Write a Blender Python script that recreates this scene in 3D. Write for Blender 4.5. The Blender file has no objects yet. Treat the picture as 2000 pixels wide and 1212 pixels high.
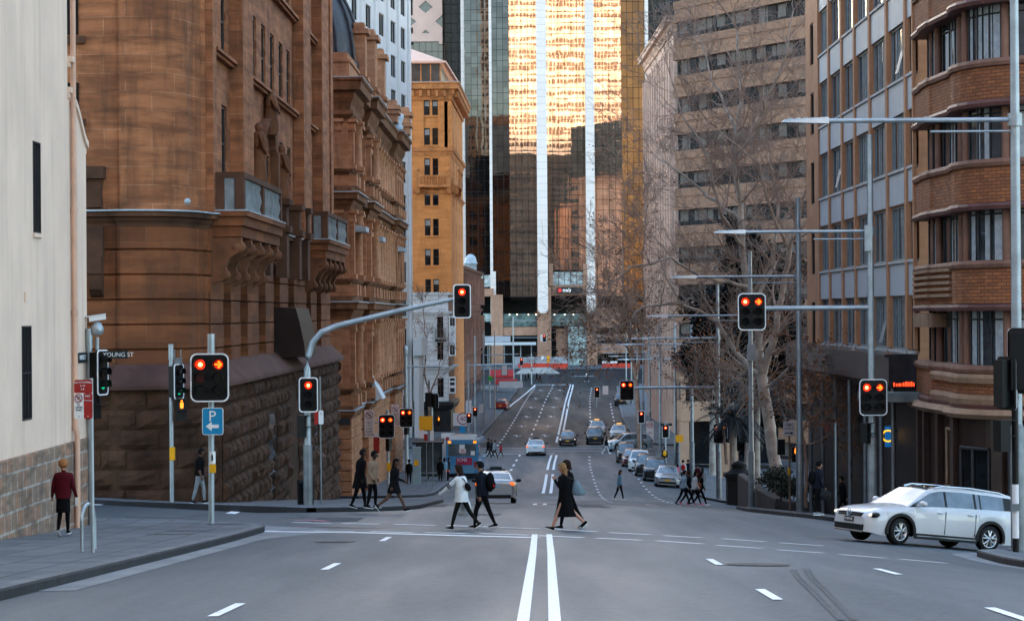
import bpy, math, random
from mathutils import Vector, Matrix, noise
R = math.radians
EXPO = 2.72
RND = random.Random(7)
SC = bpy.context.scene
COL = SC.collection
# ---------------------------------------------------------------- camera geometry
F = 4722.0
ROLL = .007
EX = Vector((1, 0, -ROLL)).normalized()
UP = Vector((ROLL, 0, 1)).normalized()
FW = Vector((0, 1, 6 / F))


def P(px, py, d):
    return (FW + EX * ((px - 1000) / F) + UP * ((606 - py) / F)) * d


def PX(px, d, py=700):
    return P(px, py, d).x


def PZ(py, d, px=1000):
    return P(px, py, d).z


# ---------------------------------------------------------------- the lie of the land
HP = [(-4000, -3.9), (-92, -3.9), (0, 1.7), (26, 3.31), (57, 5.22), (75, 6.1), (108, 8.46), (131, 10.12), (150, 11.25),
      (170, 12.05), (205, 12.95), (235, 13.3), (262, 13.4), (300, 13.2), (360, 12.7), (410, 12.15), (417, 11.6),
      (426, 9.9), (432, 9.6), (6000, 9.6)]
XP = [(-4000, -1.45), (-100, -1.45), (0, -.09), (57, .69), (100, 1.05), (177, 2.62), (213, 3.36), (244, 4.55),
      (360, 8.2), (410, 10.2), (6000, 10.2)]


def lin(T, x):
    for (a, va), (b, vb) in zip(T, T[1:]):
        if x <= b:
            return va + (vb - va) * (x - a) / (b - a) if b > a else va
    return T[-1][1]


def sm(T, x, w):
    return sum(lin(T, x + k * w / 3) for k in (-3, -2, -1, 0, 1, 2, 3)) / 7


def hY(Y):
    return sm(HP, Y, 6)


def xc(Y):
    return sm(XP, Y, 14)


def ramp(x, a, b):
    t = min(1, max(0, (x - a) / (b - a)))
    return t * t * (3 - 2 * t)


def zg(X, Y):
    u = X - xc(Y)
    z = -hY(Y)
    if u > 1:
        uu = min(u - 1, 14)
        z -= .0061 * uu * uu * ramp(Y, 28, 50) * (1 - ramp(Y, 150, 230))
    elif u < -9:
        z += .06 * min(-9 - u, 25) * ramp(Y, 62, 70) * (1 - ramp(Y, 95, 125))
    return z


def G(px, py, off=0.0, d0=14):
    """point where the sight line of a picture point meets the ground"""
    d = d0
    while d < 460:
        p = P(px, py, d)
        if p.z <= zg(p.x, p.y) + off:
            return p
        d += .1
    return P(px, py, 420)


# ---------------------------------------------------------------- mesh builder
WORLD = set()


class MB:
    def __init__(s):
        s.v, s.f, s.m, s.sm = [], [], [], []
        s.fuv = {}

    def face(s, pts, m=0, smooth=False):
        b = len(s.v)
        s.v.extend(Vector(p) for p in pts)
        s.f.append(tuple(range(b, b + len(pts))))
        s.m.append(m)
        s.sm.append(smooth)

    def grid(s, rows, m=0, smooth=True, closed=False, mf=None, flip=False):
        b = len(s.v)
        n = len(rows[0])
        for r in rows:
            s.v.extend(Vector(p) for p in r)
        for i in range(len(rows) - 1):
            for j in range(n if closed else n - 1):
                k = (j + 1) % n
                q = (b + i * n + j, b + i * n + k, b + (i + 1) * n + k, b + (i + 1) * n + j)
                s.f.append(q[::-1] if flip else q)
                s.m.append(mf(i, j) if mf else m)
                s.sm.append(smooth)

    def box(s, a, b, m=0):
        x0, y0, z0 = a
        x1, y1, z1 = b
        s.hexa([Vector((x, y, z)) for z in (z0, z1) for x, y in ((x0, y0), (x1, y0), (x1, y1), (x0, y1))], m)

    def hexa(s, p, m=0):
        b = len(s.v)
        s.v.extend(p)
        for q in ((3, 2, 1, 0), (4, 5, 6, 7), (0, 1, 5, 4), (1, 2, 6, 5), (2, 3, 7, 6), (3, 0, 4, 7)):
            s.f.append(tuple(b + i for i in q))
            s.m.append(m)
            s.sm.append(False)

    def fbox(s, fr, u0, u1, n0, n1, z0, z1, m=0):
        s.hexa([fr.pt(u, n, z) for z in (z0, z1) for u, n in ((u0, n1), (u1, n1), (u1, n0), (u0, n0))], m)

    def rbox(s, M, sx, sy, sz, m=0):
        h = [Vector((x, y, z)) for z in (-sz / 2, sz / 2) for x, y in
             ((-sx / 2, -sy / 2), (sx / 2, -sy / 2), (sx / 2, sy / 2), (-sx / 2, sy / 2))]
        s.hexa([M @ p for p in h], m)

    def tube(s, pts, rad, n=8, m=0, cap=True, smooth=True):
        pts = [Vector(p) for p in pts]
        if not isinstance(rad, (list, tuple)):
            rad = [rad] * len(pts)
        rows = []
        ref = Vector((0, 0, 1))
        for i, p in enumerate(pts):
            t = (pts[min(i + 1, len(pts) - 1)] - pts[max(i - 1, 0)])
            t = t.normalized() if t.length > 1e-9 else Vector((0, 0, 1))
            a = t.cross(ref)
            if a.length < .05:
                a = t.cross(Vector((1, 0, 0)))
            a.normalize()
            b = t.cross(a)
            rows.append([p + a * (rad[i] * math.cos(2 * math.pi * k / n)) + b * (rad[i] * math.sin(2 * math.pi * k / n))
                         for k in range(n)])
        s.grid(rows, m, smooth, closed=True, flip=True)
        if cap:
            s.face(rows[0], m)
            s.face(rows[-1][::-1], m)

    def lathe(s, c, prof, n=16, m=0, axis='Z', smooth=True, a0=0, a1=2 * math.pi):
        c = Vector(c)
        rows = []
        full = abs(a1 - a0 - 2 * math.pi) < 1e-6
        k = n if full else n + 1
        for r, h in prof:
            row = []
            for i in range(k):
                a = a0 + (a1 - a0) * i / n
                x, y = r * math.cos(a), r * math.sin(a)
                row.append(c + (Vector((x, y, h)) if axis == 'Z' else Vector((x, h, y)) if axis == 'Y' else Vector((h, x, y))))
            rows.append(row)
        s.grid(rows, m, smooth, closed=full)

    def ell(s, c, r, n=12, k=8, m=0, M=None, keep=None):
        c = Vector(c)
        rows = []
        for i in range(k + 1):
            th = math.pi * i / k
            rows.append([Vector((r[0] * math.sin(th) * math.cos(2 * math.pi * j / n),
                                 r[1] * math.sin(th) * math.sin(2 * math.pi * j / n), r[2] * math.cos(th))) for j in range(n)])
        b = len(s.v)
        for row in rows:
            s.v.extend((M @ p if M else p) + c for p in row)
        for i in range(k):
            for j in range(n):
                q = (i * n + j, (i + 1) * n + j, (i + 1) * n + (j + 1) % n, i * n + (j + 1) % n)
                if keep:
                    ctr = sum((rows[t // n][t % n] for t in q), Vector()) / 4
                    if not keep(ctr):
                        continue
                s.f.append(tuple(b + t for t in q))
                s.m.append(m)
                s.sm.append(True)

    def prism(s, pts2, fn, t, m=0):
        """closed outline pts2, fn(a, b, depth) -> point; thickness t"""
        A = [fn(a, b, 0) for a, b in pts2]
        B = [fn(a, b, t) for a, b in pts2]
        s.face(A, m)
        s.face(B[::-1], m)
        n = len(A)
        for i in range(n):
            j = (i + 1) % n
            s.face([A[i], B[i], B[j], A[j]], m)

    def sweep(s, path, prof, m=0, smooth=False, caps=True, close=False):
        """profile [(n, z)] carried along a plan path, n to the right of travel"""
        L = miter(path, close)
        rows = [[Vector((p[0] + q[0] * n, p[1] + q[1] * n, z)) for n, z in prof] for p, q in L]
        if close:
            rows.append(rows[0])
        f0 = len(s.f)
        s.grid(rows, m, smooth)
        if not close:       # courses run on round the corners
            al = [0.0]
            for (a, _), (b, _) in zip(L, L[1:]):
                al.append(al[-1] + (b - a).length)
            k = len(prof) - 1
            for i in range(len(rows) - 1):
                for j in range(k):
                    v0, v1 = prof[j][1] + prof[j][0] * .3, prof[j + 1][1] + prof[j + 1][0] * .3
                    s.fuv[f0 + i * k + j] = ((al[i], v0), (al[i], v1), (al[i + 1], v1), (al[i + 1], v0))
        if caps and not close:
            s.face(rows[0][::-1], m)
            s.face(rows[-1], m)

    def build(s, name, mats, parent=None, uvs=1.0):
        me = bpy.data.meshes.new(name)
        off = parent.location if (parent is not None and parent in WORLD) else Vector()
        me.from_pydata([tuple(v - off) for v in s.v], [], s.f)
        if not isinstance(mats, (list, tuple)):
            mats = [mats]
        for mm in mats:
            me.materials.append(mm)
        uv = me.uv_layers.new(name='UVMap')
        data = []
        for i, p in enumerate(me.polygons):
            p.material_index = s.m[i]
            p.use_smooth = s.sm[i]
            n = p.normal
            if i in s.fuv:
                for q in s.fuv[i]:
                    data += [q[0] * uvs, q[1] * uvs]
            elif abs(n.z) > .75:
                for vi in s.f[i]:
                    data += [s.v[vi].x * uvs, s.v[vi].y * uvs]
            else:
                a = round(math.atan2(n.y, n.x) / .12) * .12
                tx, ty = -math.sin(a), math.cos(a)
                for vi in s.f[i]:
                    data += [(s.v[vi].x * tx + s.v[vi].y * ty) * uvs, s.v[vi].z * uvs]
        uv.data.foreach_set('uv', data)
        me.update()
        o = bpy.data.objects.new(name, me)
        COL.objects.link(o)
        if parent is not None:
            o.parent = parent
            if getattr(parent, 'type', '') == 'MESH' and parent.parent in WORLD:
                WORLD.discard(o)
                o.location = (0, 0, 0)
        return o

    def sub(s, name, mats, part, root):
        """a sub-part: a mesh under a part of a root built in world coordinates"""
        off = root.location if root in WORLD else Vector()
        if off.length:
            s.v = [v - off for v in s.v]
        o = s.build(name, mats, None)
        o.parent = part
        return o


def miter(path, close=False):
    path = [Vector((p[0], p[1])) for p in path]
    out = []
    n = len(path)
    for i, p in enumerate(path):
        ts = []
        if i > 0 or close:
            ts.append((p - path[i - 1]).normalized())
        if i < n - 1 or close:
            ts.append((path[(i + 1) % n] - p).normalized())
        ns = [Vector((t.y, -t.x)) for t in ts]
        if len(ns) == 1:
            q = ns[0]
        else:
            q = ns[0] + ns[1]
            q = q / max(.35, q.dot(ns[0])) if q.length > 1e-6 else ns[0]
        out.append((p, q))
    return out


class Fr:
    """facade frame: origin (x, y), direction u along the wall, n outwards (right of travel)"""

    def __init__(s, a, b):
        s.o = Vector((a[0], a[1], 0))
        d = Vector((b[0] - a[0], b[1] - a[1], 0))
        s.L = d.length
        s.u = d.normalized()
        s.n = Vector((s.u.y, -s.u.x, 0))

    def pt(s, u, n, z):
        return s.o + s.u * u + s.n * n + Vector((0, 0, z))


def wall_open(mb, fr, u0, u1, z0, z1, opens, dep=.3, m=0, mr=None, n=0):
    """wall face with rectangular openings and their reveals"""
    us = sorted({u0, u1} | {o[0] for o in opens} | {o[1] for o in opens})
    zs = sorted({z0, z1} | {o[2] for o in opens} | {o[3] for o in opens})
    us = [u for u in us if u0 - 1e-6 <= u <= u1 + 1e-6]
    zs = [z for z in zs if z0 - 1e-6 <= z <= z1 + 1e-6]
    for a, b in zip(us, us[1:]):
        st = None
        for c, d in zip(zs, zs[1:]):
            uu, zz = (a + b) / 2, (c + d) / 2
            hole = any(o[0] < uu < o[1] and o[2] < zz < o[3] for o in opens)
            if not hole:
                mb.face([fr.pt(a, n, c), fr.pt(b, n, c), fr.pt(b, n, d), fr.pt(a, n, d)], m)
    mr = m if mr is None else mr
    for a, b, c, d in [o[:4] for o in opens]:
        k = n - dep
        mb.face([fr.pt(a, n, c), fr.pt(a, n, d), fr.pt(a, k, d), fr.pt(a, k, c)], mr)
        mb.face([fr.pt(b, n, d), fr.pt(b, n, c), fr.pt(b, k, c), fr.pt(b, k, d)], mr)
        mb.face([fr.pt(a, n, c), fr.pt(a, k, c), fr.pt(b, k, c), fr.pt(b, n, c)], mr)
        mb.face([fr.pt(a, n, d), fr.pt(b, n, d), fr.pt(b, k, d), fr.pt(a, k, d)], mr)


def thing(name, label, cat, loc=(0, 0, 0), group=None, world=True):
    o = bpy.data.objects.new(name, None)
    COL.objects.link(o)
    o.location = loc
    o.empty_display_size = .3
    o['label'] = label
    o['category'] = cat
    if group:
        o['group'] = group
    if world:
        WORLD.add(o)
    return o


def tag(o, label, cat, group=None, kind=None):
    o['label'] = label
    o['category'] = cat
    if group:
        o['group'] = group
    if kind:
        o['kind'] = kind
    return o


def struct(o):
    o['kind'] = 'structure'
    return o


# ---------------------------------------------------------------- materials
MATS = {}


def _new(name):
    m = bpy.data.materials.new(name)
    m.use_nodes = True
    nt = m.node_tree
    b = nt.nodes['Principled BSDF']
    return m, nt, b


def N(nt, t, **kw):
    n = nt.nodes.new(t)
    for k, v in kw.items():
        if k in n.inputs:
            n.inputs[k].default_value = v
        else:
            setattr(n, k, v)
    return n


def c4(c, k=1.0):
    return (min(1, c[0] * k), min(1, c[1] * k), min(1, c[2] * k), 1)


def mixc(nt, fac, a, b, mode='MIX'):
    n = nt.nodes.new('ShaderNodeMix')
    n.data_type = 'RGBA'
    n.blend_type = mode
    for s, v in ((0, fac), (6, a), (7, b)):
        if hasattr(v, 'is_output'):
            nt.links.new(v, n.inputs[s])
        else:
            n.inputs[s].default_value = v
    return n.outputs[2]


def rampn(nt, src, p0, p1):
    n = N(nt, 'ShaderNodeMapRange')
    n.inputs[1].default_value = p0
    n.inputs[2].default_value = p1
    nt.links.new(src, n.inputs[0])
    return n.outputs[0]


def noisen(nt, coord, scale, detail=4, rough=.6, vec=None):
    t = N(nt, 'ShaderNodeTexNoise')
    t.inputs['Scale'].default_value = scale
    t.inputs['Detail'].default_value = detail
    t.inputs['Roughness'].default_value = rough
    if vec is not None:
        mp = N(nt, 'ShaderNodeMapping')
        mp.inputs['Scale'].default_value = vec
        nt.links.new(coord, mp.inputs[0])
        coord = mp.outputs[0]
    nt.links.new(coord, t.inputs['Vector'])
    return t.outputs[0]


def mat(name, col, rough=.6, metal=0., var=.12, scale=2.0, bump=0., coat=0., streak=0., spec=.25, coord='Object', fine=True):
    if name in MATS:
        return MATS[name]
    m, nt, b = _new(name)
    MATS[name] = m
    tc = N(nt, 'ShaderNodeTexCoord').outputs[coord]
    nz = noisen(nt, tc, scale)
    c = mixc(nt, rampn(nt, nz, .3, .7), c4(col, 1 - var), c4(col, 1 + var))
    if streak:
        st = noisen(nt, tc, 1.0, 3, .6, (2.2, 2.2, .16))
        c = mixc(nt, rampn(nt, st, .48, .72), c, mixc(nt, 1 - streak, c4(col, .25), c), 'MIX')
    nt.links.new(c, b.inputs['Base Color'])
    b.inputs['Roughness'].default_value = rough
    b.inputs['Metallic'].default_value = metal
    b.inputs['Specular IOR Level'].default_value = spec
    if coat:
        b.inputs['Coat Weight'].default_value = coat
        b.inputs['Coat Roughness'].default_value = .04
    if fine:
        rn = rampn(nt, noisen(nt, tc, scale * 4), 0, 1)
        mm = N(nt, 'ShaderNodeMath', operation='MULTIPLY_ADD')
        nt.links.new(rn, mm.inputs[0])
        mm.inputs[1].default_value = .2 * rough
        mm.inputs[2].default_value = rough * .9
        nt.links.new(mm.outputs[0], b.inputs['Roughness'])
    if bump:
        bn = N(nt, 'ShaderNodeBump')
        bn.inputs['Distance'].default_value = bump
        nt.links.new(noisen(nt, tc, scale * 6, 6), bn.inputs['Height'])
        nt.links.new(bn.outputs[0], b.inputs['Normal'])
    return m


def brick(name, c1, c2, cm, bw, bh, mort=.012, rough=.8, bump=.01, streak=.35, off=.5, patch=.35, smooth=.1, stain=(.05, .03, .02)):
    if name in MATS:
        return MATS[name]
    m, nt, b = _new(name)
    MATS[name] = m
    T = N(nt, 'ShaderNodeTexCoord')
    uv, ob = T.outputs['UV'], T.outputs['Object']
    br = N(nt, 'ShaderNodeTexBrick', offset=off)
    br.inputs['Scale'].default_value = 1
    br.inputs['Color1'].default_value = c4(c1)
    br.inputs['Color2'].default_value = c4(c2)
    br.inputs['Mortar'].default_value = c4(cm)
    br.inputs['Mortar Size'].default_value = mort
    br.inputs['Mortar Smooth'].default_value = smooth
    br.inputs['Brick Width'].default_value = bw
    br.inputs['Row Height'].default_value = bh
    nt.links.new(uv, br.inputs['Vector'])
    c = br.outputs['Color']
    n1 = rampn(nt, noisen(nt, uv, .8 / max(bw, .4), 5, .62, (1, 1.9 * bw / bh, 1)), .40, .64)
    mul = N(nt, 'ShaderNodeMath', operation='MULTIPLY')
    nt.links.new(n1, mul.inputs[0])
    mul.inputs[1].default_value = patch
    c = mixc(nt, mul.outputs[0], c, c4([x * .55 for x in c2]))
    if streak:
        st = rampn(nt, noisen(nt, ob, .9, 5, .65, (1.6, 1.6, .35)), .5, .75)
        mul = N(nt, 'ShaderNodeMath', operation='MULTIPLY')
        nt.links.new(st, mul.inputs[0])
        mul.inputs[1].default_value = streak
        c = mixc(nt, mul.outputs[0], c, c4(stain))
    nt.links.new(c, b.inputs['Base Color'])
    b.inputs['Roughness'].default_value = rough
    b.inputs['Specular IOR Level'].default_value = .25
    if bump:
        ad = N(nt, 'ShaderNodeMath', operation='MULTIPLY_ADD')
        nt.links.new(br.outputs['Fac'], ad.inputs[0])
        ad.inputs[1].default_value = -1.0
        nt.links.new(rampn(nt, noisen(nt, ob, 5, 6), 0, 2), ad.inputs[2])
        bn = N(nt, 'ShaderNodeBump')
        bn.inputs['Distance'].default_value = bump
        nt.links.new(ad.outputs[0], bn.inputs['Height'])
        nt.links.new(bn.outputs[0], b.inputs['Normal'])
    return m


def glassm(name, col=(.02, .024, .028), rough=.06, spec=.6, wav=.0, metal=0.):
    if name in MATS:
        return MATS[name]
    m, nt, b = _new(name)
    MATS[name] = m
    tc = N(nt, 'ShaderNodeTexCoord').outputs['UV']
    c = mixc(nt, rampn(nt, noisen(nt, tc, .8), .4, .65), c4(col, .6), c4(col, 1.5))
    nt.links.new(c, b.inputs['Base Color'])
    b.inputs['Roughness'].default_value = rough
    b.inputs['Specular IOR Level'].default_value = spec
    b.inputs['Metallic'].default_value = metal
    if wav:
        bn = N(nt, 'ShaderNodeBump')
        bn.inputs['Distance'].default_value = wav
        nt.links.new(noisen(nt, tc, .5, 2, .4), bn.inputs['Height'])
        nt.links.new(bn.outputs[0], b.inputs['Normal'])
    return m


def emit(name, col, st, base=None):
    if name in MATS:
        return MATS[name]
    m, nt, b = _new(name)
    MATS[name] = m
    b.inputs['Base Color'].default_value = c4(base or col)
    b.inputs['Emission Color'].default_value = c4(col)
    b.inputs['Emission Strength'].default_value = st / 2 ** EXPO
    return m


def text(s, size, M, ma, parent, name='lettering', ext=.004, align='CENTER', root=None):
    cu = bpy.data.curves.new(name, 'FONT')
    cu.body = s
    cu.size = size
    cu.align_x = align
    cu.align_y = 'CENTER'
    cu.extrude = ext
    cu.resolution_u = 3
    t = bpy.data.objects.new(name, cu)
    COL.objects.link(t)
    dg = bpy.context.evaluated_depsgraph_get()
    me = bpy.data.meshes.new_from_object(t.evaluated_get(dg))
    bpy.data.objects.remove(t)
    root = root or parent
    off = root.location if root in WORLD else Vector()
    me.transform(Matrix.Translation(-off) @ M)
    me.materials.clear()
    me.materials.append(ma)
    o = bpy.data.objects.new(name, me)
    COL.objects.link(o)
    o.parent = parent
    return o


FACE = Matrix.Rotation(R(90), 4, 'X')      # text plane turned to face -Y


def at(loc, rz=0.):
    return Matrix.Translation(Vector(loc)) @ Matrix.Rotation(rz, 4, 'Z')
# ---------------------------------------------------------------- materials of the street
def asphalt():
    m, nt, b = _new('asphalt')
    T = N(nt, 'ShaderNodeTexCoord').outputs['Object']
    big = rampn(nt, noisen(nt, T, .42, 3, .55, (1, .07, 1)), .32, .68)
    mid = rampn(nt, noisen(nt, T, 1.1, 5, .7, (1, .25, 1)), .3, .75)
    c = mixc(nt, big, (.015, .025, .032, 1), (.066, .104, .125, 1))  # pale bands hold tyre polish and road sheen put into the colour
    mul = N(nt, 'ShaderNodeMath', operation='MULTIPLY')
    nt.links.new(mid, mul.inputs[0])
    mul.inputs[1].default_value = .4
    c = mixc(nt, mul.outputs[0], c, (.03, .038, .046, 1))
    sp = rampn(nt, noisen(nt, T, 8, 8, .9), .36, .64)
    c = mixc(nt, .5, c, mixc(nt, sp, (.02, .026, .032, 1), (.15, .18, .2, 1)))
    vo = N(nt, 'ShaderNodeTexVoronoi', feature='DISTANCE_TO_EDGE')
    vo.inputs['Scale'].default_value = .16
    wob = N(nt, 'ShaderNodeVectorMath', operation='ADD')
    wn = N(nt, 'ShaderNodeTexNoise')
    wn.inputs['Scale'].default_value = .9
    nt.links.new(T, wn.inputs['Vector'])
    nt.links.new(T, wob.inputs[0])
    nt.links.new(wn.outputs[1], wob.inputs[1])
    nt.links.new(wob.outputs[0], vo.inputs['Vector'])
    cr = rampn(nt, vo.outputs[0], .004, .0)
    mul = N(nt, 'ShaderNodeMath', operation='MULTIPLY')
    nt.links.new(cr, mul.inputs[0])
    mul.inputs[1].default_value = .45
    c = mixc(nt, mul.outputs[0], c, (.015, .017, .02, 1))
    # shade on the rising far block is put into the asphalt colour
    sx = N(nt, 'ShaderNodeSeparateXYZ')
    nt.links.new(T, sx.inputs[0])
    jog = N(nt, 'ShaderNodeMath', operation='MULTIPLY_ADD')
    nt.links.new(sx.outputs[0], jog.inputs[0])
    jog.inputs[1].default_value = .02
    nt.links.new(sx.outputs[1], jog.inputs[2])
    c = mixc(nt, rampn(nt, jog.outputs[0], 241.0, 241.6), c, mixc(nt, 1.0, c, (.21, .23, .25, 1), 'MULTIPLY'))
    nt.links.new(c, b.inputs['Base Color'])
    nt.links.new(rampn(nt, big, 3.0, -1.6), b.inputs['Roughness'])
    b.inputs['Specular IOR Level'].default_value = .3
    bn = N(nt, 'ShaderNodeBump')
    bn.inputs['Distance'].default_value = .006
    nt.links.new(noisen(nt, T, 40, 4, .8), bn.inputs['Height'])
    nt.links.new(bn.outputs[0], b.inputs['Normal'])
    return m


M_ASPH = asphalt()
M_PAVE = brick('paving_slabs', (.15, .165, .176), (.105, .117, .128), (.035, .04, .044), .9, .9, .02, .8, .004, .3, off=0, patch=.3, stain=(.05, .05, .05))
M_KERB = mat('kerb_shaded_face', (.024, .024, .026), .8, var=.35, scale=1.5, bump=.01)  # shade on the upright kerb face is put into this colour
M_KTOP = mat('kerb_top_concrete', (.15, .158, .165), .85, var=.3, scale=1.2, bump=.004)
M_GUT = mat('gutter_concrete', (.2, .21, .215), .8, var=.22, scale=.9, bump=.003)
M_SOIL = mat('ground_earth', (.09, .085, .08), .9, var=.2, scale=.05)


def paint(name, col, wear=.5):
    m, nt, b = _new(name)
    T = N(nt, 'ShaderNodeTexCoord').outputs['Object']
    n = rampn(nt, noisen(nt, T, 9, 6, .75), .44, .34)
    mul = N(nt, 'ShaderNodeMath', operation='MULTIPLY')
    nt.links.new(n, mul.inputs[0])
    mul.inputs[1].default_value = wear
    c = mixc(nt, mul.outputs[0], c4(col), (.1, .115, .13, 1))
    nt.links.new(c, b.inputs['Base Color'])
    b.inputs['Roughness'].default_value = .55
    return m


M_LINE = paint('line_paint', (.84, .85, .85), .6)
M_LINE2 = paint('worn_line_paint', (.5, .53, .55), .9)
M_PINK = paint('pink_survey_paint', (.5, .16, .2), 1.0)

# ---------------------------------------------------------------- ground, road, pavements
def axis(pts):
    out = []
    for a, b, st in pts:
        n = max(1, round((b - a) / st))
        out += [a + (b - a) * i / n for i in range(n)]
    return out + [pts[-1][1]]


mb = MB()
xs = axis([(-2500, -120, 300), (-120, -40, 10), (-40, 40, 2.5), (40, 120, 10), (120, 2500, 300)])
ys = axis([(-1500, -120, 120), (-120, 0, 10), (0, 470, 4), (470, 900, 40), (900, 6000, 600)])
mb.grid([[(x, y, zg(x, y) - .12) for x in xs] for y in ys], smooth=True)
GROUND = struct(mb.build('ground', M_SOIL))
mb = MB()
xs = axis([(-60, -20, 2.5), (-20, 26, 1), (26, 90, 4)])
ys = axis([(-90, 10, 5), (10, 130, 1.5), (130, 470, 4)])
mb.grid([[(x, y, zg(x, y)) for x in xs] for y in ys], smooth=True)
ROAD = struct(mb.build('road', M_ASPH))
KH = .15


def pavement(name, left, right, y0, y1, step=2.0, kerb='R', inner=.0, nx=6):
    """slab between two edge functions of Y, kerb along the given edge"""
    n = max(2, round((y1 - y0) / step))
    rows, rk, rf = [], [], []
    for i in range(n + 1):
        y = y0 + (y1 - y0) * i / n
        a, b = left(y), right(y)
        if b - a < .05:
            b = a + .05
        s = 1 if kerb == 'R' else -1
        e = b if kerb == 'R' else a
        k = e - s * min(.3, (b - a) * .5)
        lo, hi = (a, k) if kerb == 'R' else (k, b)
        rows.append([(lo + (hi - lo) * j / nx, y, zg(lo + (hi - lo) * j / nx, y) + KH) for j in range(nx + 1)])
        zt = zg(e, y) + KH
        q = [(k, y, zg(k, y) + KH), (e - s * .03, y, zt), (e, y, zt - .03), (e, y, zg(e, y) - .08)]
        rk.append(q if kerb == 'R' else q[::-1])
    mb = MB()
    mb.grid(rows, 0, True)
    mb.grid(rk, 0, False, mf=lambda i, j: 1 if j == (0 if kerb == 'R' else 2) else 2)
    for rr in (rows[0], rows[-1]):       # ends
        for p, q in zip(rr, rr[1:]):
            mb.face([p, q, (q[0], q[1], q[2] - .3), (p[0], p[1], p[2] - .3)], 2)
    return struct(mb.build(name, [M_PAVE, M_KTOP, M_KERB]))


def kn(y):    # near left kerb, rounding into the side street
    x = -6.95 + .0137 * y
    if y > 59.5:
        t = min(1, (y - 59.5) / 6.0)
        x -= 7.0 * (1 - math.sqrt(max(0, 1 - t * t)))
    return x


pavement('pavement', lambda y: -40 if y > 61.4 else -14, kn, -20, 65.5, 1.0)


def kl(y):    # far left kerb past the side street
    T = [(75.9, -30), (76.0, -6.2), (77, -4.4), (79, -3.4), (84, -3.2), (118, -3.4), (127, -4.2), (130, -6.6), (131, -9)]
    return lin(T, y)


pavement('pavement', lambda y: -40, kl, 76, 131, .5)


def kl2(y):
    T = [(141, -9), (142, -7), (145, -5.4), (150, -4.9), (180, -4.4), (215, -3.9), (221, -4.6), (226, -7), (227, -9)]
    return lin(T, y)


pavement('pavement', lambda y: -40, kl2, 141, 227, 1.0)
pavement('pavement', lambda y: -45, lambda y: xc(y) - lin([(240, 16), (242, 10), (250, 8.6), (330, 8.2), (395, 8.6), (408, 11)], y), 240, 408, 2)
pavement('pavement', lambda y: lin([(-20, 9.3), (30, 9.6), (50, 10.0), (54, 10.3), (57, 11.4), (58.6, 14)], y), lambda y: 60, -20, 58.6, 1, 'L')
pavement('pavement', lambda y: lin([(71.6, 15), (72.6, 12), (74, 10.9), (77, 10.1), (85, 9.6), (95, 9.3), (100, 9.5), (115, 10.7), (127, 11.7), (130, 13.2), (131, 15)], y), lambda y: 60, 71.6, 131, .7, 'L')
pavement('pavement', lambda y: xc(y) + lin([(148, 13), (150, 10.9), (154, 10), (175, 9.7), (215, 9.0), (222, 9.6), (227, 13)], y), lambda y: 60, 148, 227, 1, 'L')
pavement('pavement', lambda y: xc(y) + lin([(241, 13), (244, 9.4), (252, 8), (300, 7.2), (400, 7.4), (408, 10)], y), lambda y: 60, 241, 408, 2, 'L')
pavement('pavement', lambda y: -45, lambda y: 60, 427, 470, 3, 'R')

# gutters: pale concrete aprons at the near corners
def ribbon(mb, pts, w, z=.01, m=0, st=1.5):
    """strip of width w along world points, draped on the ground"""
    P2 = [Vector((p[0], p[1])) for p in pts]
    dense = [P2[0]]
    for a, b in zip(P2, P2[1:]):
        n = max(1, int((b - a).length / st))
        dense += [a + (b - a) * (i + 1) / n for i in range(n)]
    L = miter([(p.x, p.y) for p in dense])
    mb.grid([[(p.x + q.x * s, p.y + q.y * s, zg(p.x + q.x * s, p.y + q.y * s) + z) for s in (-w / 2, 0, w / 2)] for p, q in L], m, True)


mb = MB()
rows = []
for i in range(60):
    y = 33 + (65.0 - 33) * i / 59
    w = .5 + 1.1 * ramp(y, 54, 60)
    rows.append([(kn(y) + w * k, y, zg(kn(y) + w * k, y) + .006) for k in (0, .5, 1)])
mb.grid(rows, 0, True)
rows = []
for i in range(40):
    y = 36 + (57 - 36) * i / 39
    e = lin([(-20, 9.3), (30, 9.6), (50, 10.0), (54, 10.3), (57, 11.4), (58.6, 14)], y)
    rows.append([(e - .55 * k, y, zg(e - .55 * k, y) + .006) for k in (1, .5, 0)])
mb.grid(rows, 0, True)
o = struct(mb.build('gutter', M_GUT))

# ---------------------------------------------------------------- road markings
LM = MB()


def mark_px(pts, w, m=0):
    ribbon(LM, [G(x, y) for x, y in pts], w, .012, m, 1.2)


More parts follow.
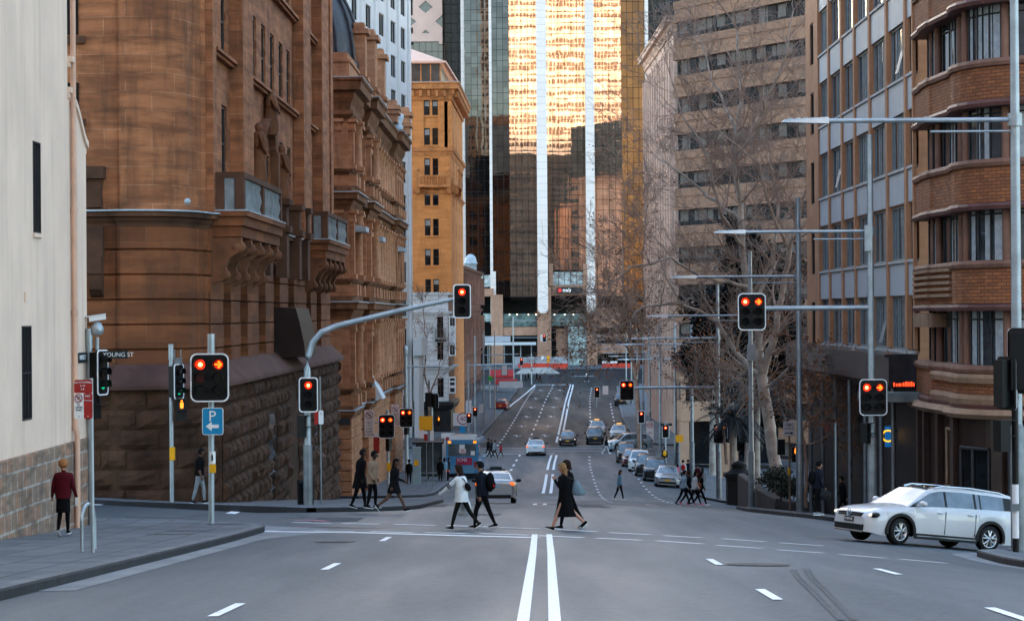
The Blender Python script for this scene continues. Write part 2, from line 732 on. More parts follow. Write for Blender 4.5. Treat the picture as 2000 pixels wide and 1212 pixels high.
for s in (-1, 1):
    ribbon(LM, [(xc(y) + s * .17, y) for y in (12, 30, 45, 56.6)], .135, .012)
    ribbon(LM, [(xc(y) + s * .2, y) for y in (96, 103)], .16, .012)
    ribbon(LM, [(xc(y) + s * .24, y) for y in (152, 170, 188)], .2, .012)
    ribbon(LM, [(xc(y) + s * .24, y) for y in (197, 210, 225)], .2, .012)
    ribbon(LM, [(xc(y) + s * .24, y) for y in (250, 300, 350, 409)], .22, .012)
mark_px([(512, 1038), (700, 1040), (1046, 1050)], .42)
for a in [(615, 1037, 692, 1038), (723, 1038, 806, 1040), (830, 1040, 912, 1042), (940, 1042, 1030, 1045), (1051, 1046, 1138, 1050),
          (1165, 1051, 1252, 1055), (1282, 1056, 1372, 1062), (1400, 1065, 1488, 1071), (1518, 1074, 1608, 1080), (1640, 1083, 1730, 1090), (1758, 1092, 1848, 1100),
          (572, 1020, 646, 1022), (668, 1022, 742, 1023.5), (770, 1024, 850, 1026), (876, 1026, 952, 1029), (976, 1030, 1058, 1033), (1084, 1034, 1164, 1038), (1190, 1040, 1270, 1044),
          (1296, 1046, 1370, 1050), (1410, 1052, 1494, 1058), (1522, 1060, 1608, 1066), (510, 1036, 545, 1037)]:
    mark_px([(a[0], a[1]), (a[2], a[3])], .2)
for a in [(444, 1191, 0), (647, 1106.5, 0), (753, 1052.5, 0), (1395, 1097.5, 0), (1501, 1161, 0), (1733, 1116.5, 0), (1973, 1201, 0)]:
    p = G(a[0], a[1])
    ribbon(LM, [(p.x - .0137 * 1.25, p.y - 1.25), (p.x + .0137 * 1.25, p.y + 1.25)], .13, .012, st=.8)
mark_px([(450, 1003), (470, 996), (500, 990), (522, 987)], .3)
mark_px([(183, 986), (240, 981)], .3)
mark_px([(1485, 988), (1505, 997), (1530, 1006)], .2)
for Y, u0, u1, w, m in [(104, -4, 5, .25, 1), (111, -3.6, 0, .5, 0), (92, -3.2, 8, .2, 1), (88.5, -3.2, 9, .2, 1), (134, -5, 9, .25, 1), (228, -8, 0, .5, 0), (233, -8, 8, .25, 0), (238.5, -8, 8, .25, 0),
                         (243, 0, 8, .5, 0), (255, .3, 6, .25, 1), (409, -6.2, 0, .6, 0), (392, .5, 3, .3, 1), (384, .2, 1.6, .3, 1), (412, 1, 3, .3, 1), (420, 0, 4, .3, 1)]:
    ribbon(LM, [(xc(Y) + u0, Y), (xc(Y) + (u0 + u1) / 2, Y), (xc(Y) + u1, Y)], w, .012, m)
for u, y0, y1, pit, ln in [(-3.2, 246, 408, 10, 3.5), (-6.1, 244, 404, 6, 2.2), (3.3, 250, 400, 9, 3), (6.2, 250, 345, 9, 3), (-3.2, 196, 226, 9, 3), (3.3, 112, 226, 6, 1.4), (6.7, 120, 226, 5.5, 1.4),
                            (4.5, 93, 104, 4, 1)]:
    y = y0
    while y < y1:
        ribbon(LM, [(xc(y) + u + ramp(y, 140, 90) * 0, y), (xc(y + ln) + u, y + ln)], .2 if y > 190 else .16, .012, 0)
        y += pit
ribbon(LM, [(xc(y) - lin([(330, 8), (405, 6.2)], y), y) for y in (330, 350, 380, 409)], .25, .012)
for k, y in enumerate((262, 282, 305, 330, 358, 386)):     # worn turn arrows
    for u in (-1.6, -4.7):
        x = xc(y) + u
        ribbon(LM, [(x, y), (x, y + 4.4)], .16, .012, 1)
        ribbon(LM, [(x - .32, y + 3.0), (x, y + 4.4), (x + .1, y + 4.2)], .25, .016, 0)
        ribbon(LM, [(x + .1, y + 1.6), (x + .55, y + 2.8)], .2, .016, 0)
o = LM.build('lane_marking', [M_LINE, M_LINE2], ROAD)
# iron covers, patches, tyre wear
M_PATCH = mat('repair_patch_asphalt', (.045, .055, .064), .75, var=.35, scale=6, bump=.003)
mb = MB()
for x0, x1, y0, y1 in [(-5.6, -4.3, 66.5, 69.5), (-1.6, -.4, 71, 72.2), (-3.4, -2.6, 90, 98), (2.4, 3.4, 84, 96)]:
    n = 6
    mb.grid([[(x0 + (x1 - x0) * i / n + .06 * math.sin(3 * j + i), y0 + (y1 - y0) * j / n, zg(x0 + (x1 - x0) * i / n, y0 + (y1 - y0) * j / n) + .008) for i in range(n + 1)] for j in range(n + 1)])
mb.build('repair_patch', M_PATCH, ROAD)
M_IRON = mat('cover_iron', (.05, .05, .052), .6, .3, var=.3, scale=14, bump=.004)
mb = MB()
for px, py, r in [(655, 1058, .45), (1480, 1103, .55)]:
    c = G(px, py)
    ring = [(c.x + r * math.cos(a * .3927), c.y + r * math.sin(a * .3927)) for a in range(16)]
    mb.face([(x, y, zg(x, y) + .014) for x, y in ring])
mb.build('manhole_cover', M_IRON, ROAD)
M_TYRE = mat('tyre_rubber_marks', (.03, .046, .056), .6, var=.5, scale=3)
mb = MB()
for off in (0, 26):
    mark = [(1546 + off, 1112), (1556 + off, 1128), (1580 + off, 1150), (1640 + off, 1212)]
    ribbon(mb, [G(x, y) for x, y in mark], .05, .009)
    ribbon(mb, [G(x + 8, y) for x, y in mark], .035, .009)
mb.build('tyre_mark', M_TYRE, ROAD)
M_SEAL = mat('crack_sealant', (.02, .023, .027), .4, var=.3, scale=5)
mb = MB()
ribbon(mb, [G(x, y) for x, y in [(620, 1029), (700, 1031), (770, 1030)]], .22, .01)
ribbon(mb, [G(x, y) for x, y in [(560, 1012), (640, 1008), (700, 1012)]], .1, .01)
ribbon(mb, [(xc(y) + .9 + .05 * math.sin(y), y) for y in (60, 66, 73, 80, 86)], .04, .01, st=.5)
ribbon(mb, [(-30, 70.5), (-12, 70.3), (-2, 70.8), (8, 70.2)], .06, .01)
mb.build('crack_seal', M_SEAL, ROAD)
mb = MB()
ribbon(mb, [G(x, y) for x, y in [(576, 1017), (612, 1016), (640, 1018)]], .25, .014)
ribbon(mb, [G(x, y) for x, y in [(575, 1030), (606, 1029)]], .12, .014)
mb.build('survey_marking', M_PINK, ROAD)
mb = MB()
for px, py, w, l in [(330, 1043, 1.0, .5), (368, 1036, 1.0, .45), (437, 1023, .9, .5), (300, 1011, 1.6, .4)]:
    p = P(px, py, 1)
    d = 40
    while PZ(py, d, px) > zg(PX(px, d), d) + KH:
        d += .1
    x = PX(px, d)
    mb.face([(a, b, zg(a, b) + KH + .006) for a, b in ((x - w / 2, d - l / 2), (x + w / 2, d - l / 2), (x + w / 2, d + l / 2), (x - w / 2, d + l / 2))])
struct(mb.build('pit_cover', M_IRON))
# ---------------------------------------------------------------- camera, sun, sky
cam = bpy.data.cameras.new('camera')
cam.sensor_width = 36
cam.lens = 36 * F / 2000
cam.clip_start = .5
cam.clip_end = 12000
co = bpy.data.objects.new('camera', cam)
COL.objects.link(co)
fw = FW.normalized()
ex = (EX - fw * EX.dot(fw)).normalized()
up = ex.cross(fw)
co.matrix_world = Matrix((ex, up, -fw)).transposed().to_4x4()
SC.camera = co
SUN_EL, SUN_AZ = 14.0, 0.0
su = bpy.data.lights.new('sun', 'SUN')
su.energy = 2.6
su.angle = R(.5)
su.color = (1, .72, .50)
so = bpy.data.objects.new('sun', su)
COL.objects.link(so)
so.location = (0, 300, 260)
so.rotation_euler = Vector((0, -math.cos(R(SUN_EL)), -math.sin(R(SUN_EL)))).to_track_quat('-Z', 'Y').to_euler()
w = bpy.data.worlds.new('World')
SC.world = w
w.use_nodes = True
nt = w.node_tree
bg = nt.nodes['Background']
sk = nt.nodes.new('ShaderNodeTexSky')
sk.sky_type = 'NISHITA'
sk.sun_disc = False
sk.sun_elevation = R(SUN_EL)
sk.sun_rotation = R(SUN_AZ)
sk.air_density = 1.0
sk.dust_density = .9
sk.ozone_density = 1.0
nt.links.new(sk.outputs[0], bg.inputs[0])
bg.inputs[1].default_value = .15
vs = SC.view_settings
vs.view_transform = 'Standard'
vs.look = 'None'
vs.exposure = EXPO
vs.gamma = 1
cy = SC.cycles
cy.max_bounces = 5
cy.diffuse_bounces = 3
cy.glossy_bounces = 3
cy.transmission_bounces = 2
cy.caustics_reflective = False
cy.caustics_refractive = False
cy.use_denoising = True
class PFr:
    """frame that follows a plan polyline"""

    def __init__(s, path):
        s.L = miter(path)
        s.s = [0]
        for (a, _), (b, _) in zip(s.L, s.L[1:]):
            s.s.append(s.s[-1] + (b - a).length)
        s.len = s.s[-1]

    def pt(s, u, n, z):
        i = 0
        while i < len(s.s) - 2 and u > s.s[i + 1]:
            i += 1
        t = (u - s.s[i]) / max(1e-6, s.s[i + 1] - s.s[i])
        p = s.L[i][0].lerp(s.L[i + 1][0], t)
        if t < 1e-4:
            q = s.L[i][1]
        elif t > 1 - 1e-4:
            q = s.L[i + 1][1]
        else:
            d = (s.L[i + 1][0] - s.L[i][0]).normalized()
            q = Vector((d.y, -d.x))
        return Vector((p.x + q.x * n, p.y + q.y * n, z))


def rough_blocks(mb, fr, u0, u1, z0, z1, n, bw, bh, bulge=.13, skip=(), seed=1, m=0):
    rr = random.Random(seed)
    z = z1
    row = 0
    while z > z0 + .05:
        zb = max(z0, z - bh)
        u = u0 - (bw / 2 if row % 2 else 0)
        while u < u1 - .02:
            w = bw * rr.uniform(.75, 1.3)
            a, b = max(u, u0), min(u + w, u1)
            if b - a > .06 and not any(q[0] < (a + b) / 2 < q[1] and q[2] < (z + zb) / 2 < q[3] for q in skip):
                g = .018
                k = 5
                bl = bulge * rr.uniform(.5, 1.25)
                rows = []
                for i in range(k):
                    for_j = []
                    for j in range(k):
                        e = 1 if 0 < i < k - 1 and 0 < j < k - 1 else 0
                        c = .25 * (i == (k - 1) / 2) * (j == (k - 1) / 2)
                        for_j.append(fr.pt(a + g + (b - a - 2 * g) * j / (k - 1), n + e * (bl * rr.uniform(.6, 1.1) + bl * c), zb + g + (z - zb - 2 * g) * i / (k - 1)))
                    rows.append(for_j)
                mb.grid(rows, m, False)
            u += w
        z = zb
        row += 1


def window(root, fr, u0, u1, z0, z1, n=-.3, mats=None, bars=(1, 1), fw=.07, name='window', curtain=None, tilt=0):
    """glazing with a frame and bars as one window part (frame a sub-part when split)"""
    mb = MB()
    mb.face([fr.pt(u0, n, z0), fr.pt(u1, n, z0), fr.pt(u1, n, z1), fr.pt(u0, n, z1)], 1)
    for a, b, c, d in [(u0, u0 + fw, z0, z1), (u1 - fw, u1, z0, z1), (u0 + fw, u1 - fw, z0, z0 + fw), (u0 + fw, u1 - fw, z1 - fw, z1)]:
        mb.fbox(fr, a, b, n + .002, n + .06, c, d, 0)
    for i in range(1, bars[0]):
        x = u0 + (u1 - u0) * i / bars[0]
        mb.fbox(fr, x - fw * .4, x + fw * .4, n + .003, n + .05, z0 + fw, z1 - fw, 0)
    for i in range(1, bars[1]):
        x = z0 + (z1 - z0) * i / bars[1]
        mb.fbox(fr, u0 + fw, u1 - fw, n + .004, n + .045, x - fw * .4, x + fw * .4, 0)
    if curtain:
        for a, b, c, d in curtain:
            mb.face([fr.pt(u0 + (u1 - u0) * a, n + .012, z0 + (z1 - z0) * c), fr.pt(u0 + (u1 - u0) * b, n + .012, z0 + (z1 - z0) * c),
                     fr.pt(u0 + (u1 - u0) * b, n + .012, z0 + (z1 - z0) * d), fr.pt(u0 + (u1 - u0) * a, n + .012, z0 + (z1 - z0) * d)], 2)
    return mb.build(name, mats, root)


def band(mb, path, z0, z1, n, m=0, n0=0., caps=True):
    """plain projecting course"""
    mb.sweep(path, [(n0, z0), (n, z0), (n, z1), (n0, z1)], m, caps=caps)


def cornice(mb, path, z1, h, out, m=0, top=None, n0=0.):
    """moulded cornice, top at z1"""
    p = [(n0, z1 - h), (n0 + out * .15, z1 - h), (n0 + out * .2, z1 - h * .8), (n0 + out * .4, z1 - h * .62), (n0 + out * .45, z1 - h * .45),
         (n0 + out * .85, z1 - h * .4), (n0 + out * .88, z1 - h * .15), (n0 + out, z1 - h * .1), (n0 + out, z1)]
    mb.sweep(path, p + [(n0, z1 + .02)], m)
    if top is not None:
        mb.sweep(path, [(n0, z1 + .024), (n0 + out + .02, z1 + .004), (n0 + out + .02, z1 - .05)], top)


GL_D = glassm('dark_window_glass', (.007, .008, .009), .06, .35)
GL_B = glassm('blue_grey_window_glass', (.022, .027, .032), .06, .6, .004)
M_WHITE = mat('white_painted_wood', (.55, .56, .56), .5, var=.1, scale=3)
M_FRD = mat('dark_painted_frame', (.03, .03, .032), .5, var=.2, scale=4)
M_CURT = mat('pale_curtain', (.33, .35, .36), .9, var=.25, scale=5)
M_LEAD = mat('lead_flashing', (.36, .42, .46), .5, .1, var=.2, scale=2)

# ================================================================ cream rendered building
M_REND = mat('cream_render', (.76, .565, .435), .9, var=.08, scale=.55, bump=.004, streak=.2)
M_RBASE = brick('pink_sandstone_plinth', (.36, .19, .115), (.25, .18, .13), (.42, .37, .32), .62, .42, .03, .9, .012, .55, patch=.9, stain=(.045, .05, .055))
M_PIPE = mat('pink_downpipe_paint', (.62, .38, .27), .5, var=.12, scale=2, streak=.2)
A1 = (-11.6 + .0137 * 10, 10)
B1 = (-11.6 + .0137 * 58.9, 58.9)
C1 = (-11.6 + .0137 * 61.2, 61.2)
rt = thing('rendered_building', 'tall cream rendered building with pink stone plinth, narrow slit windows and curved parapet', 'building', (-13, 50, -5))
fr = Fr(A1, B1)
U = lambda px: 11.6 / ((1000 - px) / F + .0137) - 10
mb = MB()
s1 = (U(66), U(80), PZ(455, 55.2, 73), PZ(277, 55.2, 73))
s2 = (U(42), U(60), PZ(820, 54, 50), PZ(636, 54, 50))
wall_open(mb, fr, 0, fr.L, -3.05, 25, [s1, s2], .05)
p0 = [A1, B1, (B1[0] - 12, B1[1] + .001)]
mb.face([(B1[0], B1[1], 5), (B1[0] - 14, B1[1], 5), (B1[0] - 14, B1[1], 25), (B1[0], B1[1], 25)])
# lower wing with a scrolled parapet
f2 = Fr(B1, C1)
out = [(0, -3.05), (f2.L, -3.05), (f2.L, 4.12), (f2.L + .1, 4.12), (f2.L + .1, 4.3)]
for i in range(9):
    t = i / 8
    out.append((f2.L - .1 - 1.75 * t, 4.35 + .95 * math.sin(t * 1.57) ** 1.3))
out.append((0, 5.3))
mb.prism(out, lambda a, b, t: f2.pt(a, -t, b), 12)
cur = out[4:-1]
for (a, b), (c, d) in zip(cur, cur[1:]):
    mb.hexa([f2.pt(a, .06, b - .03), f2.pt(a, -.3, b - .03), f2.pt(c, -.3, d - .03), f2.pt(c, .06, d - .03),
             f2.pt(a, .06, b + .13), f2.pt(a, -.3, b + .13), f2.pt(c, -.3, d + .13), f2.pt(c, .06, d + .13)])
for z, o in ((5.45, .16), (6.2, .22)):
    mb.fbox(fr, fr.L - .02, fr.L + o, -.3, o * .6, z, z + .14)
    mb.fbox(fr, fr.L - .02, fr.L + o * .6, -.3, o * .3, z - .12, z - .004)
mb.build('wall', M_REND, rt)
mb = MB()
mb.sweep([A1, C1, (C1[0] - 12, C1[1])], [(.045, -8), (.045, -3.08), (.0, -3.05)])
mb.build('stone_plinth', M_RBASE, rt)
for s in (s1, s2):
    window(rt, fr, s[0], s[1], s[2], s[3], -.04, [M_FRD, GL_D], (3, 1 if s is s1 else 2), .035)
mb = MB()
mb.fbox(fr, s1[0] - .05, s1[1] + .05, .002, .05, s1[2] - .1, s1[2] - .005)
mb.build('window_sill', M_REND, rt)
mb = MB()
u = U(139)
for z0, z1, n in [(16, 5.2, .09), (5.2, 2.6, .09), (2.6, -2.7, .09), (-2.85, -5.35, .13)]:
    mb.tube([fr.pt(u, n, z0), fr.pt(u, n, z1)], .068, 10)
for z in (5.2, 2.6, .1, -2.72):
    mb.tube([fr.pt(u, .09, z - .06), fr.pt(u, .09, z + .06)], .085, 10)
mb.tube([fr.pt(u, .09, -2.7), fr.pt(u, .13, -2.88)], .075, 10)
mb.build('downpipe', M_PIPE, rt)
mb = MB()
uv_ = U(49)
for i in range(4):
    mb.fbox(fr, uv_ - .12, uv_ + .12, .0, .03, PZ(588, 54, 49) + i * .055, PZ(588, 54, 49) + i * .055 + .035)
mb.build('wall_vent', M_REND, rt)
mb = MB()
mb.fbox(f2, 1.0, 2.1, .003, .03, PZ(708, 60.5, 158), PZ(688, 60.5, 158))
pq = mb.build('street_name_plate', mat('dark_green_plate', (.012, .022, .022), .4, var=.1), rt)
Mq = Matrix((f2.u, Vector((0, 0, 1)), f2.n)).transposed().to_4x4()
text('BRIDGE ST', .17, Matrix.Translation(f2.pt(1.55, .035, PZ(698, 60.5, 158))) @ Mq, mat('signal_white_rim', (.75, .75, .75), .5, var=.04), pq, root=rt)

# ================================================================ dark brown sandstone building
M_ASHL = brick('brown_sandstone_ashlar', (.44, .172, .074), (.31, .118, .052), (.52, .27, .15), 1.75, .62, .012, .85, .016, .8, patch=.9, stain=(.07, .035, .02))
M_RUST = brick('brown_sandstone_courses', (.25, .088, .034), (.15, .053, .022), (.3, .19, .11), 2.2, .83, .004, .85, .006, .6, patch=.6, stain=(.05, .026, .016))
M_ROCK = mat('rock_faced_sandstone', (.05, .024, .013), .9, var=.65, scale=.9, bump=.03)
M_SLOPE = mat('weathered_purple_sandstone', (.085, .042, .034), .85, var=.3, scale=.8, bump=.008)
M_GRIM = mat('soot_stained_sandstone', (.085, .04, .023), .9, var=.5, scale=.7, bump=.012)
M_CARV = mat('carved_sandstone', (.15, .062, .03), .9, var=.4, scale=1.5, bump=.01)
rb = thing('sandstone_government_building', 'massive dark brown sandstone corner building with rock-faced base, rounded corner and stone balconies', 'building', (-14, 90, -7))
arc = [(-12.75 + 1.95 * math.cos(a), 82 + 1.95 * math.sin(a)) for a in [R(-95 + 75 * i / 10) for i in range(11)]]
NA, NB = (-10.46, 83.0), (-11.6 + .0137 * 129, 129.0)
corner = [(-45, 80.25), (-13.02, 80.25), (-12.98, 80.1)] + arc + [(-10.88, 81.5), (-10.78, 82.1), (-10.72, 82.15), (-10.62, 82.9), NA]
full = corner + [NB, (NB[0] - 30, NB[1] + .1)]
fn = Fr(NA, NB)
D = lambda d: d - 83.0
ops = []
for d0, d1 in [(84.1, 85.6), (87, 88.4), (93.3, 94.5), (96.4, 97.7), (99.4, 100.9), (102.6, 104.1), (106, 107.5), (109.2, 110.6), (116, 117.5), (119, 120.3), (126, 127.4)]:
    for z0, z1 in [(4.9 if d0 < 90 or d0 > 115 else 5.2, 7.6), (9.35, 12.0), (13.75, 16.5), (17.9, 20.5), (22, 24.6)]:
        if 96 < d0 < 104 and z0 < 6:
            continue
        ops.append((D(d0), D(d1), z0, z1))
ops.append((D(98.2), D(102.2), 4.3, 6.9))
mb = MB()
mb.sweep(corner, [(0, 3.4), (0, 31)], 0, caps=False)
wall_open(mb, fn, 0, fn.L, 3.4, 31, ops, .16)
mb.sweep([NB, (NB[0] - 30, NB[1] + .1)], [(0, -12), (0, 31)], 0, caps=False)
for d0, d1, n in [(89.3, 92.5, .5), (111.9, 115.2, .5), (121.2, 125, .5), (127.8, 129.2, .35)]:
    mb.fbox(fn, D(d0), D(d1), .002, n, 3.52, 31)
mb.fbox(fn, -.02, .9, .002, .25, 3.52, 31)
for z in (9.1, 13.5, 17.65):
    for d0, d1 in [(83.9, 89.28), (92.52, 111.88), (115.22, 121.18)]:
        mb.fbox(fn, D(d0), D(d1), .002, .2, z, z + .12)
        mb.fbox(fn, D(d0), D(d1), .002, .32, z + .122, z + .24)
# east side window bay and its strip windows
fe = Fr((-45, 80.25), (-13.02, 80.25))
mb.build('wall', M_ASHL, rb)
for o in ops:
    window(rb, fn, o[0], o[1], o[2], o[3], -.14, [M_FRD, GL_D], (1, 2), .08)
# arched head over the great window, a moulded stone ring
mb = MB()
ring = []
for i in range(13):
    a = math.pi * i / 12
    ring.append((D(100.2) + 2.3 * math.cos(a), 6.9 + 1.25 * math.sin(a)))
for (a, b), (c, d) in zip(ring, ring[1:]):
    mb.hexa([fn.pt(a, .003, b), fn.pt(c, .003, d), fn.pt(D(100.2) + (c - D(100.2)) * .8, .003, 6.9 + (d - 6.9) * .75), fn.pt(D(100.2) + (a - D(100.2)) * .8, .003, 6.9 + (b - 6.9) * .75),
             fn.pt(a, .35, b), fn.pt(c, .35, d), fn.pt(D(100.2) + (c - D(100.2)) * .8, .3, 6.9 + (d - 6.9) * .75), fn.pt(D(100.2) + (a - D(100.2)) * .8, .3, 6.9 + (b - 6.9) * .75)])
for d in (97.7, 102.7):
    mb.fbox(fn, D(d) - .25, D(d) + .25, .003, .35, 4.2, 6.88)
mb.build('window_arch', M_CARV, rb)
for d, z, h in [(96.0, 5.2, 2.4), (104.4, 5.0, 2.3), (100.2, 7.7, 1.5)]:
    mb = MB()
    n0 = .28
    mb.ell(fn.pt(D(d), n0, z + h * .94), (.16, .17, .2), 8, 6)
    mb.ell(fn.pt(D(d), n0, z + h * .72), (.3, .34, .42), 8, 6)
    mb.ell(fn.pt(D(d), n0, z + h * .45), (.3, .3, .5), 8, 6)
    mb.lathe(fn.pt(D(d), n0 - .02, z), [(.3, -.25), (.36, 0), (.33, h * .2), (.26, h * .45)], 10)
    mb.tube([fn.pt(D(d) - .3, n0 + .1, z + h * .82), fn.pt(D(d) - .42, n0 + .2, z + h * .62), fn.pt(D(d) - .2, n0 + .32, z + h * .5)], [.11, .09, .07], 6)
    mb.tube([fn.pt(D(d) + .3, n0 + .1, z + h * .82), fn.pt(D(d) + .4, n0 + .25, z + h * .6), fn.pt(D(d) + .15, n0 + .32, z + h * .45)], [.11, .09, .07], 6)
    mb.build('carved_statue', M_CARV, rb)
# channelled ground storey: corner sweep plus piers
def channel(z0, z1, h, n=.1, back=None):
    p = []
    z = z0
    while z < z1 - .1:
        p += [(0, z), (n, z + .055), (n, min(z + h, z1) - .055)]
        z += h
    p += [(0, z1)]
    if back is not None:
        p = [(back, z0)] + p + [(back, z1)]
    return p


mb = MB()
mb.sweep(corner, channel(-1.95, 3.0, .83), 0, caps=False)
pd = [(82.98, 86.2), (88.4, 91.0), (93.4, 96.8), (99.4, 102.2), (104.8, 108.0), (110.8, 116.2), (118.6, 121.4), (124, 129.05)]
for k, (a, b) in enumerate(pd):
    for j, zz in enumerate([(-1.95 + .83 * i) for i in range(6)]):
        e = .16 if j % 2 else 0
        a2, b2 = (a if k == 0 else a - e), b + e
        mb.fbox(fn, D(a2), D(b2), -.6, .12, zz + .025, min(3.0, zz + .83) - .025)
mb.fbox(fn, 0, fn.L, -.62, .0, 2.15, 3.0)
mb.fbox(fn, 0, fn.L, -.66, -.6, -1.95, 2.15, 0)
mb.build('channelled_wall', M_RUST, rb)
for (a, b), (c, d) in zip(pd, pd[1:]):
    window(rb, fn, D(b) + .1, D(c) - .1, -1.6, 2.1, -.55, [M_FRD, GL_D], (2, 3), .09)
# string course, flashing
mb = MB()
cornice(mb, full, 3.52, .55, .42, 0, 1)
mb.build('string_course', [M_GRIM, M_LEAD], rb)
mb = MB()
mb.sweep(full, [(0, -1.55), (.16, -1.62), (.75, -2.2), (.8, -2.3), (.8, -2.42), (.2, -2.45)], 0)
mb.build('sloping_plinth', M_SLOPE, rb)
mb = MB()
pf = PFr(full)
uN = pf.s[len(corner) - 1]
sk_ = [(uN + D(97), uN + D(99.2), -7.5, -4.0), (uN + D(104.5), uN + D(108.5), -12, -3.2), (uN + D(116), uN + D(117.5), -6.5, -4.2)]
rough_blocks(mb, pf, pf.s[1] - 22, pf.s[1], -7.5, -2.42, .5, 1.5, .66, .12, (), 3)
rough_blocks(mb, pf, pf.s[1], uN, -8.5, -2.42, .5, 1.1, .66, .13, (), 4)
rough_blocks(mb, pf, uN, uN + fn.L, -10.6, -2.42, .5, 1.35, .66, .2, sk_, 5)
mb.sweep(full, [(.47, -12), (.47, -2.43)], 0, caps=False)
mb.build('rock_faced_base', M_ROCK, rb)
for a, b, c, d in sk_[0:3:2]:
    mb = MB()
    mb.face([pf.pt(a, .49, c), pf.pt(b, .49, c), pf.pt(b, .49, d), pf.pt(a, .49, d)], 0)
    mb.face([pf.pt(a, .5, c), pf.pt(b, .5, c), pf.pt(b, .95, c - .35), pf.pt(a, .95, c - .35)], 1)
    mb.build('basement_window', [GL_D, M_SLOPE], rb)
# hood over the basement stair
M_HOOD = mat('brown_sheet_metal', (.022, .012, .010), .5, .2, var=.25, scale=2)
mb = MB()
mb.prism([(.0, .35), (.95, .3), (1.12, -.3), (1.3, -1.2), (1.36, -1.8), (.0, -1.8)], lambda a, b, t: fn.pt(D(103.2) + t, a, b), 5.5)
mb.build('stair_hood', M_HOOD, rb)
# balconies
M_BALU = mat('grey_weathered_balusters', (.2, .22, .225), .7, var=.25, scale=2)


def balcony(d0, d1, side_panels):
    mb = MB()
    n1 = 1.25
    mb.fbox(fn, D(d0), D(d1), .003, n1, 3.1, 3.42)
    mb.fbox(fn, D(d0) - .1, D(d1) + .1, .003, n1 + .1, 3.422, 3.6)
    mb.fbox(fn, D(d0) + .1, D(d1) - .1, .003, n1 - .12, 2.72, 3.098)
    bal = mb.build('balcony', M_RUST, rb)
    mb = MB()
    mb.fbox(fn, D(d0) - .12, D(d1) + .12, .003, n1 + .12, 3.604, 3.65)
    mb.sub('flashing', M_LEAD, bal, rb)
    mb = MB()
    mb.fbox(fn, D(d0), D(d1), n1 - .3, n1, 4.75, 4.95)
    mb.fbox(fn, D(d0) + .004, D(d0) + .3, .003, n1 - .302, 4.75, 4.95)
    mb.fbox(fn, D(d0) + .004, D(d0) + .28, .003, .55, 3.652, 4.748)
    for d in (d0 + .25, (d0 + d1) / 2, d1 - .25):
        mb.fbox(fn, D(d) - .25, D(d) + .25, n1 - .32, n1 - .02, 3.652, 4.748)
    mb.sub('balustrade', M_GRIM, bal, rb)
    mb = MB()
    mb.fbox(fn, D(d0) + .05, D(d0) + .24, .56, n1 - .34, 3.652, 4.748)
    mb.sub('end_panel', M_BALU, bal, rb)
    k = int((d1 - d0) / .55)
    for i in range(k):
        d = d0 + .6 + (d1 - d0 - 1.2) * i / (k - 1)
        if abs(d - (d0 + d1) / 2) > .3:
            c = fn.pt(D(d), n1 - .16, 3.652)
            mb = MB()
            mb.lathe(c, [(.11, 0), (.11, .1), (.06, .2), (.14, .5), (.07, .85), (.1, .95), (.1, 1.096)], 8)
            mb.sub('baluster', M_BALU, bal, rb)
    for i in range(5):
        d = d0 + .15 + (d1 - d0 - .8) * i / 4
        mb = MB()
        pr = [(0.003, 2.7), (1.1, 2.7), (1.12, 2.45), (.95, 2.15), (.7, 2.0), (.55, 1.7), (.6, 1.45), (.45, 1.2), (.2, 1.15), (.003, 1.0)]
        mb.prism(pr, lambda a, b, t: fn.pt(D(d) + t, a, b), .5)
        mb.ell(fn.pt(D(d) + .25, .92, 2.36), (.34, .3, .26), 10, 6)
        mb.ell(fn.pt(D(d) + .25, .42, 1.4), (.3, .25, .22), 10, 6)
        mb.sub('corbel', M_CARV, bal, rb)


balcony(83.4, 95.6, True)
balcony(115.6, 127.2, False)
# pedestals and niche work between the balconies
for d in (97.4, 103.6, 109.0, 112.8):
    mb = MB()
    mb.fbox(fn, D(d) - .6, D(d) + .6, .003, .75, 3.53, 3.8)
    mb.fbox(fn, D(d) - .45, D(d) + .45, .003, .6, 3.802, 4.7)
    mb.fbox(fn, D(d) - .6, D(d) + .6, .003, .75, 4.702, 4.95)
    mb.fbox(fn, D(d) - .5, D(d) + .5, .13, .6, 1.6, 3.53)
    mb.build('pedestal', M_GRIM, rb)
# east side aedicule beside the cream building
E = lambda px: PX(px, 80) + 45
for a, b, n, z0, z1 in [(163, 207, .55, 4.55, 4.95), (166, 200, .4, 3.6, 4.54), (166, 204, .5, 1.95, 3.0), (168, 203, .75, 1.4, 1.94)]:
    mb = MB()
    mb.fbox(fe, E(a), E(b), .003, n, z0, z1)
    mb.build('stone_bracket', M_GRIM, rb)
mb = MB()
mb.prism([(.003, 1.38), (.7, 1.38), (.6, .9), (.35, .7), (.003, .6)], lambda a, b, t: fe.pt(E(178) + t, a, b), .42)
mb.build('stone_bracket', M_GRIM, rb)
for z in (9.3, 6.55, 12.4):
    mb = MB()
    mb.fbox(fe, E(120), E(168), .003, .14, z - .25, z)
    mb.build('window_sill', M_GRIM, rb)
for z0, z1 in ((6.6, 7.75), (9.35, 11.7), (12.45, 15)):
    mb = MB()
    mb.fbox(fe, E(120), E(155), .003, .05, z0, z1)
    mb.build('window', GL_D, rb)
mb = MB()
p = P(347, 393, 79.9)
mb.lathe((p.x + .3, p.y + .18, p.z), [(0, -.1), (.09, -.09), (.11, 0)], 12, axis='Y')
mb.build('corner_lamp', M_LEAD, rb)

